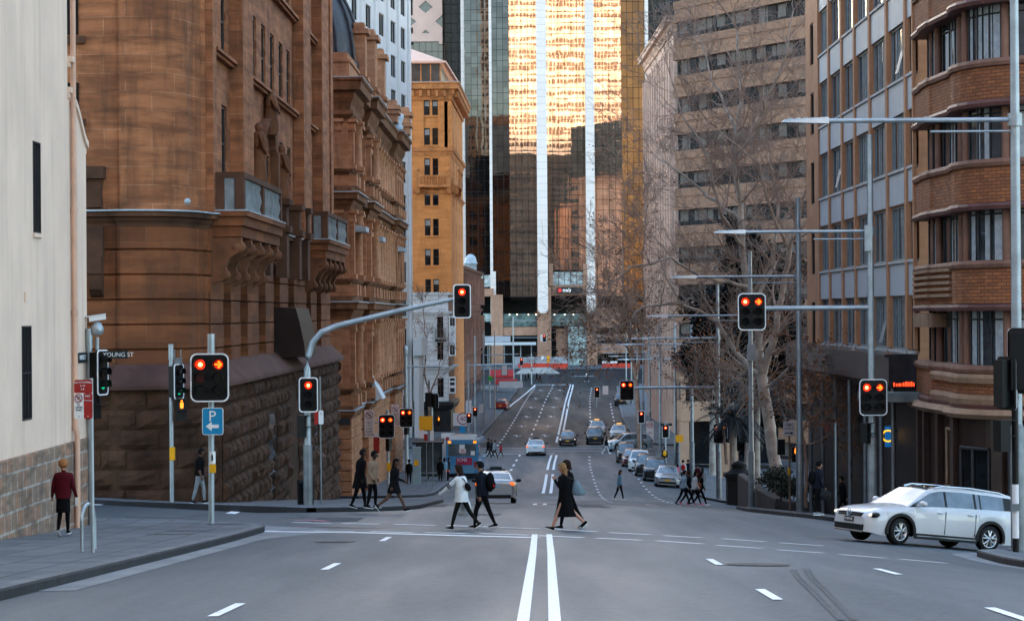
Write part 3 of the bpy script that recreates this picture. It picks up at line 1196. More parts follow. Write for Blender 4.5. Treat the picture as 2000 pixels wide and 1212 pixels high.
# ================================================================ ornate sandstone building beyond the side street
M_ORN = brick('golden_sandstone', (.48, .232, .122), (.38, .172, .084), (.4, .24, .14), 1.2, .45, .006, .85, .004, .7, patch=.6, stain=(.07, .04, .022))
M_ORND = mat('sooty_golden_sandstone', (.17, .078, .038), .9, var=.55, scale=.9, bump=.01, streak=.6)
rl = thing('ornate_sandstone_building', 'ornate golden sandstone building with stacked columns, cornices and a lead dome', 'building', (-12, 165, -11))
LA = Vector((-9.86, 142.0))
LD = Vector((.0105, 1)).normalized()
LN = Vector((LD.y, -LD.x))
LQ = lambda u, n: tuple(LA + LD * u + LN * n)
steps = [(0, .3), (7, .3), (7, 0), (13, 0), (13, .4), (20, .4), (20, 0), (42, 0), (42, .4), (52, .4)]
npath = [LQ(u, n) for u, n in steps] + [(LQ(52, 0)[0] - 12, LQ(52, 0)[1] + .2)]
lp = [(-40, 142.0)] + npath
mb = MB()
mb.sweep(lp, channel(-16, -5.95, .62, .1)[0:], 0, caps=False)
mb.sweep(lp, [(0, -5.95), (0, 15.4)], 0, caps=False)
mb.build('wall', M_ORN, rl)
mb = MB()
for z1, h, o in [(-5.6, .7, .35), (.78, 1.1, .6), (7.22, 1.1, .65), (13.9, 1.9, .95)]:
    cornice(mb, lp, z1, h, o, 0, 1)
for z in (-4.35, 2.1, 8.55):
    cornice(mb, lp, z, .35, .28, 0)
    band(mb, lp, z - 1.28, z - 1.0, .2)
mb.sweep(lp, [(0, 12.0), (.3, 12.0), (.34, 11.75), (.1, 11.5), (0, 11.5)][::-1], 0)
mb.build('cornice', [M_ORND, M_LEAD], rl)
fl = Fr(LQ(0, 0), LQ(52, 0))
fel = Fr((-40, 142), (-9.86, 142))


def pilaster(mb, fr, u, n, z0, z1, w=.75, d=.32):
    mb.fbox(fr, u - w / 2 - .12, u + w / 2 + .12, n + .003, n + d + .12, z0, z0 + .3)
    mb.fbox(fr, u - w / 2, u + w / 2, n + .003, n + d, z0 + .302, z1 - .7)
    mb.fbox(fr, u - w / 2 - .08, u + w / 2 + .08, n + .003, n + d + .08, z1 - .698, z1 - .5)
    mb.fbox(fr, u - w / 2 - .04, u + w / 2 + .04, n + .003, n + d + .05, z1 - .498, z1 - .2)
    mb.fbox(fr, u - w / 2 - .2, u + w / 2 + .2, n + .003, n + d + .2, z1 - .198, z1 - .003)


for z0, z1 in [(-4.35, -.3), (2.1, 6.15), (8.55, 11.5)]:
    for u, n in [(.5, .3), (2.6, .3), (6.4, .3), (13.6, .4), (16.5, .4), (19.4, .4)] + [(21.4 + 2.85 * i, 0) for i in range(8)] + [(42.6, .4), (45.4, .4), (48.6, .4), (51.4, .4)]:
        mb = MB()
        if 20 < u < 42 or u in (2.6, 16.5):
            c = fl.pt(u, n + .28, z0)
            mb.fbox(fl, u - .5, u + .5, n + .003, n + .75, z0, z0 + .25)
            mb.lathe((c.x, c.y, 0), [(.42, z0 + .25), (.36, z0 + .45), (.35, z0 + 1.4), (.3, z1 - .75), (.34, z1 - .7), (.36, z1 - .45), (.5, z1 - .2)], 12)
            mb.fbox(fl, u - .5, u + .5, n + .003, n + .75, z1 - .198, z1 - .003)
        else:
            pilaster(mb, fl, u, n, z0, z1)
        mb.fbox(fl, u - .55, u + .55, n + .003, n + .5, z0 - 1.0, z0 - .34)
        mb.build('column', M_ORN, rl)
    for u in (-.6, -3.9):
        mb = MB()
        pilaster(mb, fel, fel.L + u, 0, z0, z1, .9, .22)
        mb.build('column', M_ORN, rl)
    # windows between the columns: arched surrounds
    for u, n in [(4.5, .3), (10, 0), (15, .4)] + [(22.8 + 2.85 * i, 0) for i in range(7)] + [(44, .4), (47, .4), (50, .4)]:
        mb = MB()
        w = .6
        mb.fbox(fl, u - w, u + w, n + .003, n + .03, z0 + .1, z1 - 1.2, 1)
        mb.fbox(fl, u - w - .22, u - w, n + .003, n + .16, z0, z1 - 1.1, 0)
        mb.fbox(fl, u + w, u + w + .22, n + .003, n + .16, z0, z1 - 1.1, 0)
        mb.fbox(fl, u - w - .3, u + w + .3, n + .003, n + .3, z1 - 1.098, z1 - .8, 0)
        mb.build('window', [M_ORN, GL_D], rl)
# arched niche on the side-street face
for z0, z1 in [(8.9, 10.9), (2.6, 5.2), (-4, -1)]:
    mb = MB()
    uc = fel.L - 2.35
    pr = [(uc - .65, z0), (uc + .65, z0)] + [(uc + .65 * math.cos(R(180 * i / 8)), z1 - .65 + .65 * math.sin(R(180 * i / 8))) for i in range(9)]
    mb.face([fel.pt(a, .012, b) for a, b in pr], 1)
    for i in range(8):
        a0, a1 = R(180 * i / 8), R(180 * (i + 1) / 8)
        q = [(uc + r * math.cos(a), z1 - .65 + r * math.sin(a)) for a in (a0, a1) for r in (.65, .95)]
        mb.hexa([fel.pt(*q[k], 0)[:] and fel.pt(q[k][0], nn, q[k][1]) for nn in (.004, .2) for k in (0, 1, 3, 2)], 0)
    mb.fbox(fel, uc - .95, uc - .65, .004, .2, z0, z1 - .655, 0)
    mb.fbox(fel, uc + .65, uc + .95, .004, .2, z0, z1 - .655, 0)
    mb.build('arched_niche', [M_ORN, GL_D], rl)
for u in (.9, 16.8, 42.9):          # balconette hoods over windows, lead covered
    mb = MB()
    z = 5.25 if u != .9 else 5.35
    mb.prism([(.3, z), (1.25, z - .15), (1.25, z - .45), (.3, z - .45)], lambda a, b, t: fl.pt(u + t, a, b), 2.6)
    mb.build('window_hood', M_LEAD, rl)
mb = MB()
for u, h, w in [(8.0, 3.5, 1.6), (15, 3.9, 2.2), (22, 3.4, 1.8), (33, .9, 2), (45, 1.4, 2.4)]:
    mb.fbox(fl, u, u + w, -.2 + u * .02, .62 + u * .02, 13.92, 13.92 + h)
    mb.fbox(fl, u - .2, u + w + .2, -.4 + u * .02, .85 + u * .02, 13.92 + h + .002, 13.92 + h + .3)
    mb.fbox(fl, u + .1, u + w - .1, -.1 + u * .02, .55 + u * .02, 13.92 + h + .302, 13.92 + h + .7)
    mb.fbox(fl, u - .15, u + w + .15, -.3 + u * .02, .8 + u * .02, 14.5, 14.75)
mb.sweep(lp, [(.1, 13.93), (.1, 14.8), (.2, 14.82), (.2, 15.0), (-.4, 15.02)], 0)
mb.build('parapet', M_ORN, rl)
mb = MB()
for k, px in enumerate((772, 779, 787)):
    p = P(px, 226 + k * 14, 178 + 5 * k)
    mb.lathe((p.x, p.y, 13.95), [(.3, 0), (.34, .25), (.2, .4), (.36, .8), (.4, 1.1), (.15, 1.3), (.2, 1.5), (0, 1.75)], 10)
mb.build('parapet_urn', M_LEAD, rl)
M_DOME = mat('lead_dome_sheet', (.05, .052, .058), .55, .2, var=.3, scale=1.5)
mb = MB()
cx, cy_ = PX(574, 151, 150), 151.0
mb.lathe((cx, cy_, 0), [(4.4, 13.8), (4.4, 14.6), (4.15, 14.7), (4.15, 15.2), (4.35, 15.3), (4.3, 15.6)] +
         [(4.1 * math.cos(a), 15.6 + 6.2 * math.sin(a)) for a in [R(6 * i) for i in range(15)]], 16)
for i in range(16):
    a = 2 * math.pi * i / 16
    mb.tube([(cx + (4.15 * math.cos(t)) * math.cos(a), cy_ + (4.15 * math.cos(t)) * math.sin(a), 15.6 + 6.25 * math.sin(t)) for t in [R(8 * k) for k in range(11)]], .12, 5)
mb.build('dome', M_DOME, rl)
mb = MB()
mb.tube([P(651, 92, 150), P(649, -60, 150)], .07, 8)
mb.build('flagpole', M_WHITE, rl)
mb = MB()
q = P(663, 822, 141.6)
mb.box((q.x - .62, 141.72, q.z - .2), (q.x + .62, 141.85, q.z + .2))
mb.build('street_plate', M_FRD, rl)
M_AWN = mat('pale_canvas', (.55, .58, .6), .8, var=.12, scale=2)
mb = MB()
z = PZ(730, 150, 760)
mb.prism([(.35, z), (.45, z), (1.35, z - 1.75), (.9, z - 1.75)], lambda a, b, t: fl.pt(14 + t, a, b), 3)
mb.build('window_awning', M_AWN, rl)
# ================================================================ white office tower
M_WT = mat('white_precast', (.70, .68, .66), .7, var=.06, scale=.3, streak=.15)
rw = thing('white_office_tower', 'white precast office tower with small dark punched windows between ribs', 'building', (-14, 245, -13))
WA, WB = (-15.0, 230.0), (-10.75, 262.0)
fw_ = Fr(WA, WB)
ops = []
for u in (1.0, 8, 15, 21.5, 27.3):
    for k in range(15):
        z = PZ(130, 262, 785) - 2.2 - 3.55 * k + 3.55 * 3
        ops.append((u - 1.3, u + 1.5, z, z + 2.25))
mb = MB()
ops = [o for o in ops if o[2] > -12]
wall_open(mb, fw_, -1.5, fw_.L, -16, 48, ops, .2)
mb.sweep([(-40, 229.8), (WA[0] - .18, 229.8)], [(0, -16), (0, 48)], caps=False)
mb.sweep([WB, (-30, 264)], [(0, -16), (0, 48)], caps=False)
for u in (4.4, 11.5, 18.3, 24.4, 30.6):
    mb.fbox(fw_, u - .5, u + .5, .003, .22, -16, 48)
mb.fbox(fw_, 29, fw_.L + .6, .56, 1.5, -4.4, -2.5)
mb.fbox(fw_, 29.6, fw_.L + .3, .56, 1.1, -14, -4.402)
mb.build('wall', M_WT, rw)
for o in ops:
    window(rw, fw_, o[0], o[1], o[2], o[3], -.18, [M_FRD, GL_D], (2, 1), .1)

# ================================================================ orange sandstone hotel block
M_OR = brick('orange_sandstone', (.66, .27, .085), (.57, .225, .07), (.5, .2, .075), 1.6, .6, .006, .85, .004, .35, patch=.35, stain=(.18, .075, .025))
M_ORC = mat('orange_sandstone_trim', (.5, .21, .075), .85, var=.3, scale=1.0, streak=.4)
M_PEACH = mat('sunlit_roof_sheet', (.78, .45, .32), .6, var=.06, scale=.5)  # sunlight on the roof is put into its pale colour
ro = thing('orange_sandstone_building', 'tall orange sandstone building with paired windows, bracketed cornice and a small balcony', 'building', (-10, 295, -13))
OA, OB, OC_ = (-26., 285.), (PX(881, 285, 330), 285.), (-6.35, 318.)
fo, fs = Fr(OA, OB), Fr(OB, OC_)
op = [OA, OB, OC_, (-20, 318.2)]
rows = [(225, 196), (283, 250), (342, 309), (401, 369), (460, 427), (518, 486), (571, 545), (630, 604)]
ops = []
for yb, yt in rows:
    zc0, zc1 = PZ(yb, 285, 842), PZ(yt, 285, 842)
    for px in (834.5, 850.5):
        x = PX(px, 285, 330) + 26
        ops.append((x - .34, x + .34, zc0, zc1))
    x = PX(806, 285, 330) + 26
    ops.append((x - 2.2, x - 1.4, zc0, zc1))
sops = [(u - .5, u + .5, o[2], o[3]) for u in (6, 14, 22, 28) for o in ops[::3]]
mb = MB()
wall_open(mb, fo, 0, fo.L, -16, 27.2, ops, .35)
wall_open(mb, fs, 0, fs.L, -16, 27.2, sops, .35)
for px, w in ((820, .5), (866, .55), (876, .45)):
    x = PX(px, 285, 330) + 26
    mb.fbox(fo, x - w, x + w, .003, .2, 19.6, 25)
for o in ops:
    mb.fbox(fo, o[0] - .15, o[1] + .15, .003, .16, o[2] - .22, o[2] - .02)
mb.build('wall', M_OR, ro)
for o in ops:
    window(ro, fo, *o, -.3, [M_WHITE, GL_D], (1, 2), .07, curtain=[(.1, .9, .55, .95)] if RND.random() < .5 else None) if 0 else window(ro, fo, *o, -.3, [M_FRD, GL_D, M_CURT], (1, 2), .07, curtain=[(.1, .9, .6, .95)] if RND.random() < .5 else None)
for o in sops:
    window(ro, fs, *o, -.3, [M_FRD, GL_D], (1, 2), .07)
mb = MB()
cornice(mb, op, 27.3, 2.1, 1.1, 0, 1)
cornice(mb, op, 19.6, 1.0, .4)
cornice(mb, op, 14.6, .5, .3)
for i in range(24):
    mb.fbox(fo, fo.L - .5 - i * .95 - .3, fo.L - .5 - i * .95, .2, .9, 25.6, 26.3)
for i in range(30):
    mb.fbox(fs, .4 + i * 1.05, .7 + i * 1.05, .2, .9, 25.6, 26.3)
mb.build('cornice', [M_ORC, M_LEAD], ro)
mb = MB()
mb.sweep([(OA[0], OA[1] + 1), (OB[0] - 1.2, OB[1] + 1), (OC_[0] - 1.2, OC_[1])], [(0, 27.3), (0, 29.6)], caps=False)
ft = Fr((OA[0], OA[1] + 1), (OB[0] - 1.2, OB[1] + 1))
mb.build('attic_storey', glassm('attic_glass', (.045, .035, .03), .3, .4), ro)
mb = MB()
for i in range(16):
    mb.fbox(ft, ft.L - .1 - i * 1.15, ft.L + .05 - i * 1.15, .003, .08, 27.3, 29.5)
mb.build('attic_mullion', M_ORC, ro)
mb = MB()
x0, x1, y0 = -26, OB[0] - .7, OB[1] + .4
mb.sweep([(x0, y0), (x1, y0), (-6.6, 318)], [(-.2, 29.6), (.2, 29.62), (.2, 29.85)], caps=False)
mb.face([(x0, y0, 29.86), (x1, y0, 29.86), (-14, 300, 33.5), (x0, 300, 33.5)])
mb.face([(x1, y0, 29.86), (-6.6, 318, 29.86), (-14, 318, 33.5), (-14, 300, 33.5)])
mb.build('roof', M_PEACH, ro)
mb = MB()
zb = PZ(366, 285, 850)
x = PX(847, 285, 350) + 26
for fr, u0, u1 in ((fo, x - 2.0, x + 2.0), (fs, 1, 9)):
    mb.fbox(fr, u0, u1, .003, 1.0, zb, zb + .3)
    mb.fbox(fr, u0, u1, .8, .98, zb + 1.25, zb + 1.4)
    k = int((u1 - u0) / .32)
    for i in range(k):
        c = fr.pt(u0 + .15 + (u1 - u0 - .3) * i / (k - 1), .88, zb + .3)
        mb.lathe(c, [(.09, 0), (.06, .2), (.11, .45), (.06, .8), (.09, .95)], 6)
    for u in (u0, u0 + .5, u1 - .5, u1):
        pass
    for u in (u0 + .2, u1 - .2):
        mb.fbox(fr, u - .18, u + .18, .78, 1.0, zb + .302, zb + 1.8)
        mb.ell(fr.pt(u, .88, zb + 2.0), (.2, .2, .26), 8, 6)
        mb.fbox(fr, u - .2, u + .2, .003, .8, zb - .7, zb - .003)
mb.build('balcony', M_ORC, ro)

# ================================================================ white corner hotel and black shopfront
M_HW = brick('white_painted_stucco', (.64, .65, .66), (.6, .62, .63), (.28, .29, .3), 30, .52, .02, .75, .01, .4, patch=.2, stain=(.25, .24, .24))
M_BLK = mat('black_shop_paint', (.018, .019, .021), .45, var=.3, scale=2)
M_BWN = mat('brown_side_render', (.24, .14, .085), .85, var=.2, scale=.8, streak=.4)
rh = thing('white_corner_pub', 'small white stucco corner pub with bands, a tiny balcony and a black shopfront', 'building', (-9, 276, -13))
HX0, HX1 = PX(808, 272, 700), PX(876, 272, 690)
ha, hb, hc = (HX0 - 6, 272.), (HX1, 272.), (HX1 + .35, 284.)
fh, fhs = Fr(ha, hb), Fr(hb, hc)
hx = lambda px: PX(px, 272, 690) - ha[0]
ops = [(hx(854), hx(866), PZ(y1, 272, 860), PZ(y0, 272, 860)) for y0, y1 in ((616, 659), (668, 702), (738, 775))] + [(hx(836), hx(839), PZ(770, 272, 836), PZ(742, 272, 836))]
mb = MB()
wall_open(mb, fh, 0, fh.L, -10.8, 2.3, ops, .3)
mb.build('wall', M_HW, rh)
mb = MB()
mb.sweep([hb, hc], [(0, -13.6), (0, 2.3)], caps=False)
mb.build('side_wall', M_BWN, rh)
for o in ops:
    window(rh, fh, *o, -.25, [M_FRD, GL_D], (2, 3), .05)
M_HT = mat('white_stucco_trim', (.62, .63, .64), .7, var=.15, scale=1, streak=.3)
mb = MB()
cornice(mb, [ha, hb, hc], .3, .6, .5)
cornice(mb, [ha, hb, hc], -5.9, .6, .55)
band(mb, [ha, hb, hc], 2.15, 2.45, .15)
mb.build('cornice', M_HT, rh)
mb = MB()
zf = PZ(666, 272, 860)
mb.fbox(fh, hx(850), hx(872), .003, .8, zf, zf + .22)
for i in range(12):
    u = hx(851) + (hx(871) - hx(851)) * i / 11
    mb.fbox(fh, u - .015, u + .015, .74, .78, zf + .22, zf + 1.3)
mb.fbox(fh, hx(850), hx(872), .72, .8, zf + 1.3, zf + 1.36)
mb.build('balcony', M_BLK, rh)
mb = MB()
sp = [ha, hb, hc]
mb.sweep(sp, [(.05, -14.5), (.05, -10.8), (.35, -10.75), (.6, -10.2), (.6, -9.9), (0, -9.8)], 0)
for px in (812, 824, 838, 852, 866, 874):
    mb.fbox(fh, hx(px), hx(px) + .35, .052, .3, -14.5, -10.85)
mb.build('shopfront', M_BLK, rh)
M_SGW = mat('white_sign_face', (.7, .71, .72), .5, var=.05)
M_SGB = mat('black_sign_face', (.015, .015, .016), .5, var=.1)
for (py0, py1, s1, s2) in ((617, 695, True, 'Bar'), (735, 768, False, 'Bar')):
    px0, px1 = 877, 890
    y_ = 271.2
    mb = MB()
    a, b = P(px0, py1, y_), P(px1, py0, y_)
    mb.box((a.x, y_, a.z), (b.x, y_ + .2, b.z))
    pan = mb.build('projecting_sign', M_SGW, rh)
    mb = MB()
    spans = [(620, 636), (674, 692)] if s1 else [(738, 743), (746, 752), (757, 765)]
    for u0, u1 in spans:
        c, d = P(px0 + 2, u1, y_), P(px1 - 2, u0, y_)
        mb.box((c.x, y_ - .02, c.z), (d.x, y_ - .004, d.z))
    mb.sub('sign_panel', M_SGB, pan, rh)
    if s1:
        mid = P(883.5, 655, y_ - .02)
        M_ = Matrix.Translation(mid) @ Matrix.Rotation(R(-90), 4, 'Y') @ FACE
        text('REPUBLIC', .5, M_, mat('grey_sign_letters', (.3, .36, .4), .6), pan, root=rh)
        for py in (628, 683):          # illegible white script
            c = P(883.5, py, y_ - .03)
            mb = MB()
            mb.tube([c + Vector((.11 * math.sin(2.3 * k), 0, -.42 + .07 * k)) for k in range(13)], .028, 5)
            mb.sub('script_lettering', M_SGW, pan, rh)

# ================================================================ red-brown terrace towards the top of the street
M_VIC = mat('red_brown_stone', (.17, .078, .052), .85, var=.3, scale=.7, streak=.5)
rv = thing('red_brown_victorian_building', 'narrow red-brown Victorian building with round columns and a small grey dome', 'building', (-6, 340, -13))
VA, VB = (-7.3, 322.), (-5.1, 392.)
fv = Fr(VA, VB)
vp = [(-20, 322), VA, VB, (-20, 392.2)]
mb = MB()
mb.sweep(vp, [(0, -16), (0, 6.5)], caps=False)
for z, h, o in ((6.6, .9, .6), (.8, .8, .4), (-6, .6, .4), (-9.6, .6, .8)):
    cornice(mb, vp, z, h, o)
for i in range(14):
    for z0, z1 in ((-5.4, -.2), (1.4, 5.6)):
        c = fv.pt(2.5 + 5 * i, .35, z0)
        mb.lathe(c, [(.5, 0), (.42, .3), (.38, z1 - z0 - .5), (.5, z1 - z0)], 8)
mb.build('wall', M_VIC, rv)
for i in range(13):
    for z0, z1 in ((-5.2, -1), (1.6, 5), (-12.5, -10.4)):
        mb = MB()
        mb.fbox(fv, 4 + 5 * i, 6 + 5 * i, .003, .06, z0, z1)
        mb.build('window', GL_D, rv)
mb = MB()
p = P(937, 500, 372)
mb.lathe((p.x - 1.4, p.y, 0), [(.9, 6.6), (.9, 7.6), (1.1, 7.7), (.95, 8.0)] + [(.9 * math.cos(R(9 * i)), 8.0 + 1.2 * math.sin(R(9 * i))) for i in range(11)], 14)
mb.build('dome', M_LEAD, rv)

# ================================================================ dark glass tower with a concrete lattice at its side
GL_T = glassm('black_curtain_glass', (.024, .029, .035), .2, .12, .003)
M_MUL = mat('dark_mullion', (.006, .007, .008), .6, .0, var=.2)
rd = thing('dark_glass_tower', 'black glass office tower rising behind the orange building', 'building', (-19, 480, -10))
TA, TB = (-29., 472.), (-8.9, 472.)
ftw = Fr(TA, TB)
mb = MB()
mb.sweep([(-29, 500), TA, TB, (-8.9, 500)], [(0, -12), (0, 205)], caps=False)  # unseen height shaped to keep the sun off the street
mb.build('glass_wall', GL_T, rd)
mb = MB()
for i in range(16):
    mb.fbox(ftw, i * 1.34, i * 1.34 + .1, .003, .12, -10, 75)
for k in range(46):
    mb.fbox(ftw, 0, ftw.L, .003, .08, -10 + k * 1.85, -10 + k * 1.85 + .09)
mb.build('mullion_grid', M_MUL, rd)
M_CONC = mat('pink_grey_concrete', (.72, .5, .42), .8, var=.08, scale=.4)
rx = thing('concrete_lattice_tower', 'pale pink concrete tower panel with lozenge openings above dark glass', 'building', (-17, 468, -10))
XA, XB = PX(770, 468, 40), PX(864, 468, 40)
fx = Fr((XA, 468.), (XB, 468.))
mb = MB()
z0, z1 = PZ(71, 468, 830), PZ(-30, 468, 830)
W = PX(864, 468, 40) - PX(799, 468, 40)
for k in range(-1, 1):
    for j in range(3):
        x0 = fx.L - W + k * W
        zz = z0 + j * 5.6
        for s in (0, 1):
            xa, xb = (x0, x0 + W) if s == 0 else (x0 + W, x0)
            q = [(xa, zz), (xb, zz + 5.6)]
            t = 1.6
            mb.hexa([fx.pt(q[0][0], .5 + .04 * s, q[0][1] - t)] + [fx.pt(q[0][0], .1, q[0][1] - t), fx.pt(q[1][0], .1, q[1][1] - t), fx.pt(q[1][0], .5 + .04 * s, q[1][1] - t)] +
                    [fx.pt(q[0][0], .5 + .04 * s, q[0][1] + t), fx.pt(q[0][0], .1, q[0][1] + t), fx.pt(q[1][0], .1, q[1][1] + t), fx.pt(q[1][0], .5 + .04 * s, q[1][1] + t)])
        for xa in (x0, x0 + W):
            mb.fbox(fx, xa - .7, min(fx.L, xa + .7), .06, .6, zz - 1.6, zz + 1.6)
mb.fbox(fx, 0, fx.L, .1, .62, z0 - 1.1, z0 + .5)
mb.build('concrete_lattice', M_CONC, rx)
mb = MB()
mb.fbox(fx, 0, fx.L, -2.5, .0, -12, 75)
mb.build('glass_wall', glassm('brown_black_glass', (.03, .022, .02), .12, .5), rx)
mb = MB()
for i in range(9):
    mb.fbox(fx, i * 1.2, i * 1.2 + .1, .003, .05, -10, z0 - 1.2)
for k in range(30):
    mb.fbox(fx, 0, fx.L, .003, .04, z0 - 3 - 2 * k, z0 - 2.9 - 2 * k)
mb.build('mullion_grid', mat('brown_mullion', (.1, .06, .045), .6), rx)
# ================================================================ bronze mirror-glass tower closing the street
def mirror_glass(name, tint, pw=1.17, ph=1.95, wav=.003, tilt=.0012, metal=.9, rough=.015, base=None):
    m, nt, b = _new(name)
    T = N(nt, 'ShaderNodeTexCoord').outputs['UV']
    sc = N(nt, 'ShaderNodeVectorMath', operation='DIVIDE')
    nt.links.new(T, sc.inputs[0])
    sc.inputs[1].default_value = (pw, ph, 1)
    fl_ = N(nt, 'ShaderNodeVectorMath', operation='FLOOR')
    nt.links.new(sc.outputs[0], fl_.inputs[0])
    fr_ = N(nt, 'ShaderNodeVectorMath', operation='FRACTION')
    nt.links.new(sc.outputs[0], fr_.inputs[0])
    wn = N(nt, 'ShaderNodeTexWhiteNoise', noise_dimensions='2D')
    nt.links.new(fl_.outputs[0], wn.inputs['Vector'])
    # pillowed, slightly tilted panes plus a long wave
    a = N(nt, 'ShaderNodeVectorMath', operation='SUBTRACT')
    nt.links.new(wn.outputs['Color'], a.inputs[0])
    a.inputs[1].default_value = (.5, .5, .5)
    c = N(nt, 'ShaderNodeVectorMath', operation='SUBTRACT')
    nt.links.new(fr_.outputs[0], c.inputs[0])
    c.inputs[1].default_value = (.5, .5, .5)
    dt = N(nt, 'ShaderNodeVectorMath', operation='DOT_PRODUCT')
    nt.links.new(a.outputs[0], dt.inputs[0])
    nt.links.new(c.outputs[0], dt.inputs[1])
    ln = N(nt, 'ShaderNodeVectorMath', operation='DOT_PRODUCT')
    nt.links.new(c.outputs[0], ln.inputs[0])
    nt.links.new(c.outputs[0], ln.inputs[1])
    nz = noisen(nt, T, .3, 2, .4, (1, .9, 1))
    h = N(nt, 'ShaderNodeMath', operation='MULTIPLY')
    nt.links.new(dt.outputs['Value'], h.inputs[0])
    h.inputs[1].default_value = tilt
    h2 = N(nt, 'ShaderNodeMath', operation='MULTIPLY_ADD')
    nt.links.new(nz, h2.inputs[0])
    h2.inputs[1].default_value = wav * 1.35
    nt.links.new(h.outputs[0], h2.inputs[2])
    h3 = N(nt, 'ShaderNodeMath', operation='MULTIPLY_ADD')
    nt.links.new(ln.outputs['Value'], h3.inputs[0])
    h3.inputs[1].default_value = -wav * .7
    nt.links.new(h2.outputs[0], h3.inputs[2])
    bn = N(nt, 'ShaderNodeBump')
    bn.inputs['Distance'].default_value = 1.0
    nt.links.new(h3.outputs[0], bn.inputs['Height'])
    nt.links.new(bn.outputs[0], b.inputs['Normal'])
    v = N(nt, 'ShaderNodeMapRange')
    nt.links.new(wn.outputs['Value'], v.inputs[0])
    v.inputs[3].default_value = .7 if metal else .35
    v.inputs[4].default_value = 1.08 if metal else 1.3
    cc = mixc(nt, 1.0, c4(tint), v.outputs[0], 'MULTIPLY')
    nt.links.new(cc, b.inputs['Base Color'])
    b.inputs['Metallic'].default_value = metal
    b.inputs['Specular IOR Level'].default_value = .5 if metal else .12
    b.inputs['Roughness'].default_value = rough
    return m


GL_M1 = mirror_glass('bronze_mirror_glass', (.60, .42, .32))
GL_M2 = mirror_glass('dark_reflection_glass', (.038, .037, .039), metal=.9, wav=.003)  # dark reflection put into the tint of the tower's glass
GL_M3 = mirror_glass('orange_reflection_glass', (.075, .03, .011), wav=.007, tilt=.012)  # orange reflection put into the tint of this facet
M_PIER = brick('white_tiled_pier', (.76, .66, .6), (.70, .61, .56), (.42, .37, .34), 3, 1.3, .03, .6, .0, 0, off=0, patch=.05)
M_TSTN = mat('brown_sandstone_cladding', (.36, .2, .13), .8, var=.15, scale=.8, streak=.25)
GL_G = glassm('green_lobby_glass', (.1, .15, .14), .15, .5)
GL_GP = glassm('pale_green_lobby_glass', (.32, .4, .37), .2, .5)
rn = thing('bronze_glass_tower', 'tall bronze mirror-glass tower with white piers closing the end of the street', 'building', (5, 450, -9))
K = .09318
NX = lambda px: (px - 1000) * K
YT = 440.0
ZT = 205  # height out of frame shaped so the tower's shadow covers the street
# facets: (px0, y0) -> (px1, y1)
fac = [((911, 440.4), (960, 440.4), GL_M2), ((962, 439.2), (997, 439.0), GL_M2), ((997, 436.6), (1057, 436.6), GL_M1),
       ((1057, 439), (1154, 439), GL_M1), ((1154, 438.8), (1216, 438.8), GL_M1), ((1216, 439.4), (1262, 439.9), GL_M3)]
for k, (a, b, g) in enumerate(fac):
    A, B = (NX(a[0]), a[1]), (NX(b[0]), b[1])
    fr = Fr(A, B)
    zb = [4.6, 3.0, 3.0, 7.8, 3.0, -2][k]
    rows = []
    mb = MB()
    mb.face([fr.pt(0, 0, zb), fr.pt(fr.L, 0, zb), fr.pt(fr.L, 0, ZT), fr.pt(0, 0, ZT)])
    if k in (1, 2):
        mb.face([fr.pt(0, 0, zb), fr.pt(fr.L, 0, zb), fr.pt(fr.L, -3, zb - .6), fr.pt(0, -3, zb - .6)])
    pane = mb.build('glass_facet', g, rn)
    mb = MB()
    n = max(2, round(fr.L / 1.17))
    for i in range(n + 1):
        u = fr.L * i / n
        mb.fbox(fr, u - .03, u + .03, .003, .08, zb, 78)
    z = zb
    while z < 78:
        mb.fbox(fr, 0, fr.L, .003, .06, z - .03, z + .03)
        z += 1.95
    mb.sub('mullion_grid', M_MUL, pane, rn)
mb = MB()     # the body behind the glass
mb.sweep([(NX(911), 470), (NX(911), 442.2)], [(0, -12), (0, ZT)], caps=False)
mb.sweep([(NX(1262), 443.2), (NX(1262), 470)], [(0, -12), (0, ZT)], caps=False)
mb.face([(NX(911), 442, ZT), (NX(1262), 442, ZT), (NX(1262), 470, ZT), (NX(911), 470, ZT)])
mb.face([(NX(911), 447, -12), (NX(1262), 447, -12), (NX(1262), 447, ZT), (NX(911), 447, ZT)])  # full-height sheet added to stop sun leaking through
mb.build('rear_wall', M_MUL, rn)
for px, w, y, r in [(910, 1.25, 441, 1), (961, .5, 438.8, 0), (1060, 1.85, 436.0, 1), (1154, 1.6, 437.8, 1), (1264, 1.1, 440, 0)]:
    mb = MB()
    x = NX(px) + (.0)
    z0 = PZ(612, y, px) if r else (PZ(634, y, px) if px < 1000 else -8)
    ww = w / 2
    pr = [(x - ww, 78 if 0 else ZT), (x - ww, z0 + ww)] + [(x - ww * math.cos(R(180 * i / 10)), z0 + ww - ww * math.sin(R(180 * i / 10))) for i in range(1, 10)] + [(x + ww, z0 + ww), (x + ww, ZT)]
    mb.prism(pr, lambda a, b, t: Vector((a, y + t, b)), 2.0)
    if px == 961:
        mb.box((x - .05, y - .12, z0 + .3), (x + .75, y - .004, PZ(530, y, px)))
    mb.build('white_pier', M_PIER, rn)
SX = lambda px: NX(px)
def tb(name, px0, px1, y0, y1, d, th, m, parent=rn, out=0):
    mb = MB()
    a, b = P(px0, y1, d), P(px1, y0, d)
    mb.box((a.x, d - out, a.z), (b.x, d + th, b.z))
    return mb.build(name, m, parent)


